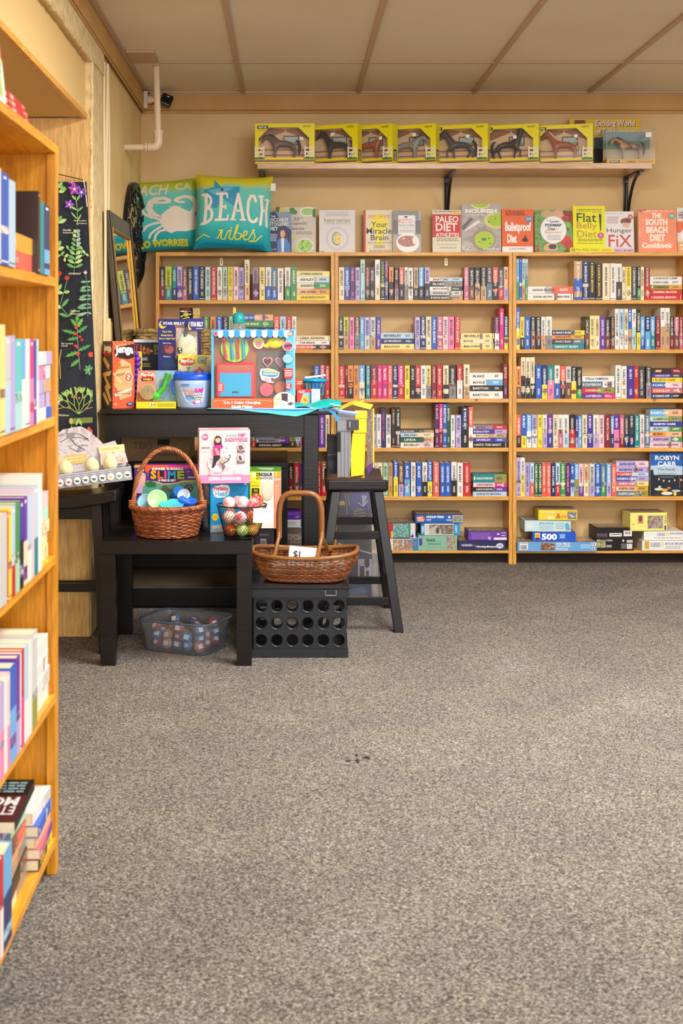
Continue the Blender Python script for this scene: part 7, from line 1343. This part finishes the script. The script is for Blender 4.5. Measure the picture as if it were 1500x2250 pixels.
# ================================================================== MIRROR
Yn, Yf = 5.59, 6.36
t = thing('wall_mirror','tall dark framed mirror with gold inner edge leaning on the left wall','mirror',(LW+.082,Yn,TT+.001),rot=(0,R(-5.2),0))
Lm, Hm = Yf-Yn, .835; DF = wood('dark_mirror_frame','3c3024','4c3e2e','5c4c3a',scale=(8,8,1),rough=.35,knots=False); GO = mat('a87c20',.35,.6)
m = M(); a=.07
m.box(0,0,0,.022,a,Hm,DF); m.box(0,Lm-a,0,.022,Lm,Hm,DF); m.box(0,a,Hm-a,.022,Lm-a,Hm,DF); m.box(0,a,0,.022,Lm-a,a,DF)
m.box(.0225,.012,.0,.028,.03,Hm,DF); m.box(.0225,Lm-.03,.0,.028,Lm-.012,Hm,DF); m.build('frame', t, bevel=.003)
m = M(); b=.009
m.box(.014,a,a,.025,a+b,Hm-a,GO); m.box(.014,Lm-a-b,a,.025,Lm-a,Hm-a,GO); m.box(.014,a+b,Hm-a-b,.025,Lm-a-b,Hm-a,GO); m.box(.014,a+b,a,.025,Lm-a-b,a+b,GO); m.build('gold_edge', t, bevel=.002)
m = M(); m.box(.011,a+.001,a+.001,.0135,Lm-a-.001,Hm-a-.001,mat('f4f4f4',.02,1.0)); m.build('mirror_glass', t)
# ================================================================== BLACK WICKER WALL ORNAMENT
t = thing('wall_ornament','black oval openwork wicker ornament hanging on left wall by the pillows','ornament',(LW+.018,6.62,1.684),rot=(0,R(1),R(-2)))
m = M(); WK = mat('16161a',.35); P = []
for k in range(3):
    P=[( .006*math.cos(6*a+k*2), (.315+.01*k)*math.cos(a), (.245+.01*k)*math.sin(a)) for a in [2*math.pi*i/90 for i in range(90)]]
    m.tube(P,.008,WK,n=6,closed=True)
m.build('outer_ring', t)
m = M(); rr = random.Random(5); cnt=0
while cnt<95:
    y,z=rr.uniform(-.31,.31),rr.uniform(-.25,.25)
    if (y/.31)**2+(z/.245)**2>1: continue
    r_=rr.uniform(.022,.04); q=rr.uniform(.6,1); x_=rr.uniform(0,.008)
    m.tube([(x_+rr.uniform(-.001,.001),y+r_*math.cos(a),z+r_*q*math.sin(a)) for a in [2*math.pi*i/14 for i in range(13)]],.0042,WK,n=4); cnt+=1
m.build('wicker_scrolls', t)
# ================================================================== BOTANICAL POSTER
Yq = 5.214
def pp(px,py): a = PX(px,py,Yq); return (a[0],a[2])
t = thing('botanical_banner','long dark cloth banner printed with herbs and flowers by the bookcase','banner',(LW,Yq,0))
T0,T1 = 1.80,.66; 
def bxr(z): f_=(T0-z)/(T0-T1); return XX(190,Yq)+(XX(214,Yq)-XX(190,Yq))*min(1,f_*1.15)**.9
n=30; m = M(); P=[]
for j in range(n+1):
    z = T0+(T1-T0)*j/n; xr=bxr(z)
    for i in range(13): f_=i/12; x = -1.18+(xr+1.18)*f_; P.append((x-LW, .006*math.sin(f_*9+j*.25)*(.3+j/n)-.0, z))
m.add(P,[(j*13+i,(j+1)*13+i,(j+1)*13+i+1,j*13+i+1) for j in range(n) for i in range(12)],mat('1c2432',.55),True); m.build('cloth', t)
# art in crop pixels: x 0..340 -> photo 110+x/3.57, y -> 370+y/3.571
K4 = lambda x,y:(110+x/3.57,370+y/3.571)
items=[]
def leaf(x,y,a,l,w_,c):
    ca,sa=math.cos(R(a)),math.sin(R(a)); P=[]
    for u,v in ((0,0),(.25,.38),(.55,.5),(.85,.25),(1,0),(.85,-.25),(.55,-.5),(.25,-.38)): P += [x+l*u*ca-w_*v*sa, y-l*u*sa-w_*v*ca]
    items.append(('p',P,c)); items.append(('l',[x,y,x+l*.9*ca,y-l*.9*sa],2,'e0f0c8' if c!='e0f0c8' else c))
def stem(p,c='90b870',w_=4): items.append(('l',p,w_,c))
def flower(x,y,r,c,k=5,a0=0):
    for i in range(k): leaf(x,y,a0+360*i/k,r,r*.7,c)
    items.append(('e',x,y,r*.2,r*.2,'f4e0f4'))
gl=['5ca848','78b858','8cc86c','4c9850','b8d88c']
rr=random.Random(2)
# campanula
stem([220,450,215,300,200,220],'b8c860'); flower(195,165,52,'a828b0',5,20); flower(250,190,46,'5828a8',5,50); flower(155,285,40,'8c34c8',5,0); flower(175,110,30,'9c2cb0',4,10)
for x,y,a,l in ((215,420,60,70),(215,400,130,75),(218,340,40,60),(216,330,150,70),(210,260,60,60),(205,250,130,50)): leaf(x,y,a,l,18,rr.choice(gl))
for x,y,a,l in ((70,160,60,60),(70,190,20,60),(80,150,-20,60),(60,430,20,80),(60,420,50,60),(60,640,20,60),(60,620,60,60)): leaf(x,y,a,l,36,rr.choice(gl))
# peppermint
stem([190,820,215,640,222,470],'88b068')
for k in range(9):
    y=780-k*34; s=70-k*4.5
    leaf(200+k*2,y,25+k*3,s,28,rr.choice(gl)); leaf(196+k*2,y,155-k*3,s,28,rr.choice(gl))
stem([200,720,120,690,90,680]); stem([205,720,270,680,285,660])
for x,y in ((90,680),(120,700),(150,640),(280,670),(260,640)): leaf(x,y,rr.uniform(20,160),40,22,rr.choice(gl)); leaf(x,y,rr.uniform(200,340),36,20,rr.choice(gl))
for k in range(6): items.append(('e',222+rr.uniform(-6,6),490+k*24,10+k,7,'b8a8e0'))
# red-berry and thistle
stem([160,1165,80,1080,120,950,140,870],'90b878'); items.append(('e',138,860,20,17,'c83434')); items.append(('e',78,825,20,17,'c83434'))
stem([70,1080,60,960,78,840],'90b878')
for x,y,a,l in ((95,1090,50,90),(90,1100,140,40),(110,980,170,60),(112,975,10,50),(150,1160,45,80),(150,1165,160,80),(66,960,60,60)): leaf(x,y,a,l,30,rr.choice(gl))
stem([300,1165,300,950,282,820],'78a080'); flower(282,818,16,'d8a8d8',6)
for k in range(8): y=1130-k*34; leaf(300-k,y,200-(k%2)*20,90-k*6,26,rr.choice(['4c8c68','5c9c78','78ac88'])); leaf(300-k,y,-20+(k%2)*30,34,20,rr.choice(['4c8c68','5c9c78']))
# holly
stem([240,1575,225,1400,215,1200],'a8b8a0')
for x,y,a,l in ((220,1300,165,130),(220,1290,35,100),(218,1240,130,80),(218,1250,60,90),(228,1430,25,110),(226,1440,200,110),(232,1500,220,90),(226,1330,190,90),(218,1200,90,50)):
    ca,sa=math.cos(R(a)),math.sin(R(a)); P=[]
    for u,v in ((0,0),(.12,.2),(.2,.45),(.32,.22),(.45,.5),(.58,.22),(.7,.4),(.82,.15),(1,0),(.82,-.15),(.7,-.4),(.58,-.22),(.45,-.5),(.32,-.22),(.2,-.45),(.12,-.2)): P += [x+l*u*ca-42*v*sa, y-l*u*sa-42*v*ca]
    items.append(('p',P,rr.choice(['4c9c40','68b04c','388848']))); items.append(('l',[x,y,x+l*.9*ca,y-l*.9*sa],2,'c8e8a8'))
for x,y in ((205,1250),(218,1240),(200,1300),(212,1298),(205,1390),(215,1400),(232,1450),(222,1462),(240,1320),(255,1345)): items.append(('e',x,y,11,10,'e03830'))
items.append(('e',325,1460,22,20,'e05038')); 
for k in range(6): leaf(310,1580,30+k*50,44,26,'3c8c50')
stem([88,1650,85,1560,80,1500,95,1420],'d8c040',6)
# mistletoe
def mist(x,y,a,l,d):
    x2,y2=x+l*math.cos(R(a)),y-l*math.sin(R(a)); stem([x,y,x2,y2],'a8c860',5)
    if d==0: leaf(x2,y2,a+22,52,17,'a0cc5c'); leaf(x2,y2,a-22,52,17,'88bc50'); return
    mist(x2,y2,a+24,l*.78,d-1); mist(x2,y2,a-24,l*.78,d-1)
for a in (60,88,118,145,35): mist(232,1925,a,72,2)
items.append(('p',[160,1958,340,1950,345,1992,165,2005],'7c8840')); items.append(('e',172,1980,16,24,'c8c068')); leaf(230,1960,250,60,20,'98c858'); leaf(235,1960,290,60,20,'98c858')
for x,y in ((218,1735),(290,1880),(235,1800),(150,1870),(180,1790)): items.append(('e',x,y,9,8,'e07858'))
# grass and red tulips
for x,y,x2,y2 in ((160,2200,178,2010),(150,2210,130,2080),(165,2210,215,2050),(150,2200,90,2060),(140,2200,60,2030)): stem([x,y,x2,y2],'88c060',5)
flower(105,2110,34,'c84c80',7); flower(80,2140,24,'a83c70',6); flower(320,2080,58,'e84830',5,30); flower(280,2170,56,'ec5434',5,0); stem([345,2120,340,2200],'a8c848',8)
flower(70,1830,16,'e8d0d8',6); flower(68,1780,14,'d8c0d0',6)
for tx,x,y,w_,h_ in (('Platycodon',192,408,100,16),('grandiflorus',212,430,86,14),('Perilla',106,480,66,16),('frutescens',108,500,84,14),('PEPPERMINT',152,822,100,14),('Calamus',168,1110,74,16),('aromaticus',168,1134,100,14),('Ilex cornuta',96,1366,92,14),('Lindl.',96,1384,50,14),('Mistletoe',72,1925,86,16)):
    items.append(('t',tx,x,y,x+w_,y+h_,'e8e8c8','i'))
x0_,z0_ = PX(110+66/3.57,0,Yq)[0],0
q = M(); rc = (0,0,340,2250)
ul = PX(110,370,Yq); br = PX(110+340/3.57,370+2250/3.571,Yq)
q.art(items, rc, (ul[0]-LW,-.012,br[2]),(1,0,0),(0,0,1),br[0]-ul[0],ul[2]-br[2],e=0,de=.00003)
# keep the print inside the cloth edge
vs=[]
for x,y,z in q.v: xr=bxr(max(T1,min(T0,z)))-LW-.0015; vs.append((min(x,xr),y,min(z,T0-.002)))
q.v=vs; q.build('botanical_print', t)
m = M(); m.tube([(XX(184,Yq)-LW,-.008,T0+.006),(XX(188,Yq)-LW,-.01,T0-.03),(XX(192,Yq)-LW,-.01,1.70)],.0022,mat('e8e4e8',.5),n=6); m.tube([(-1.1-LW,-.003,T0+.075),(XX(184,Yq)-LW,-.003,T0+.006)],.0016,mat('241c18',.5),n=6); m.build('hanging_cord', t)
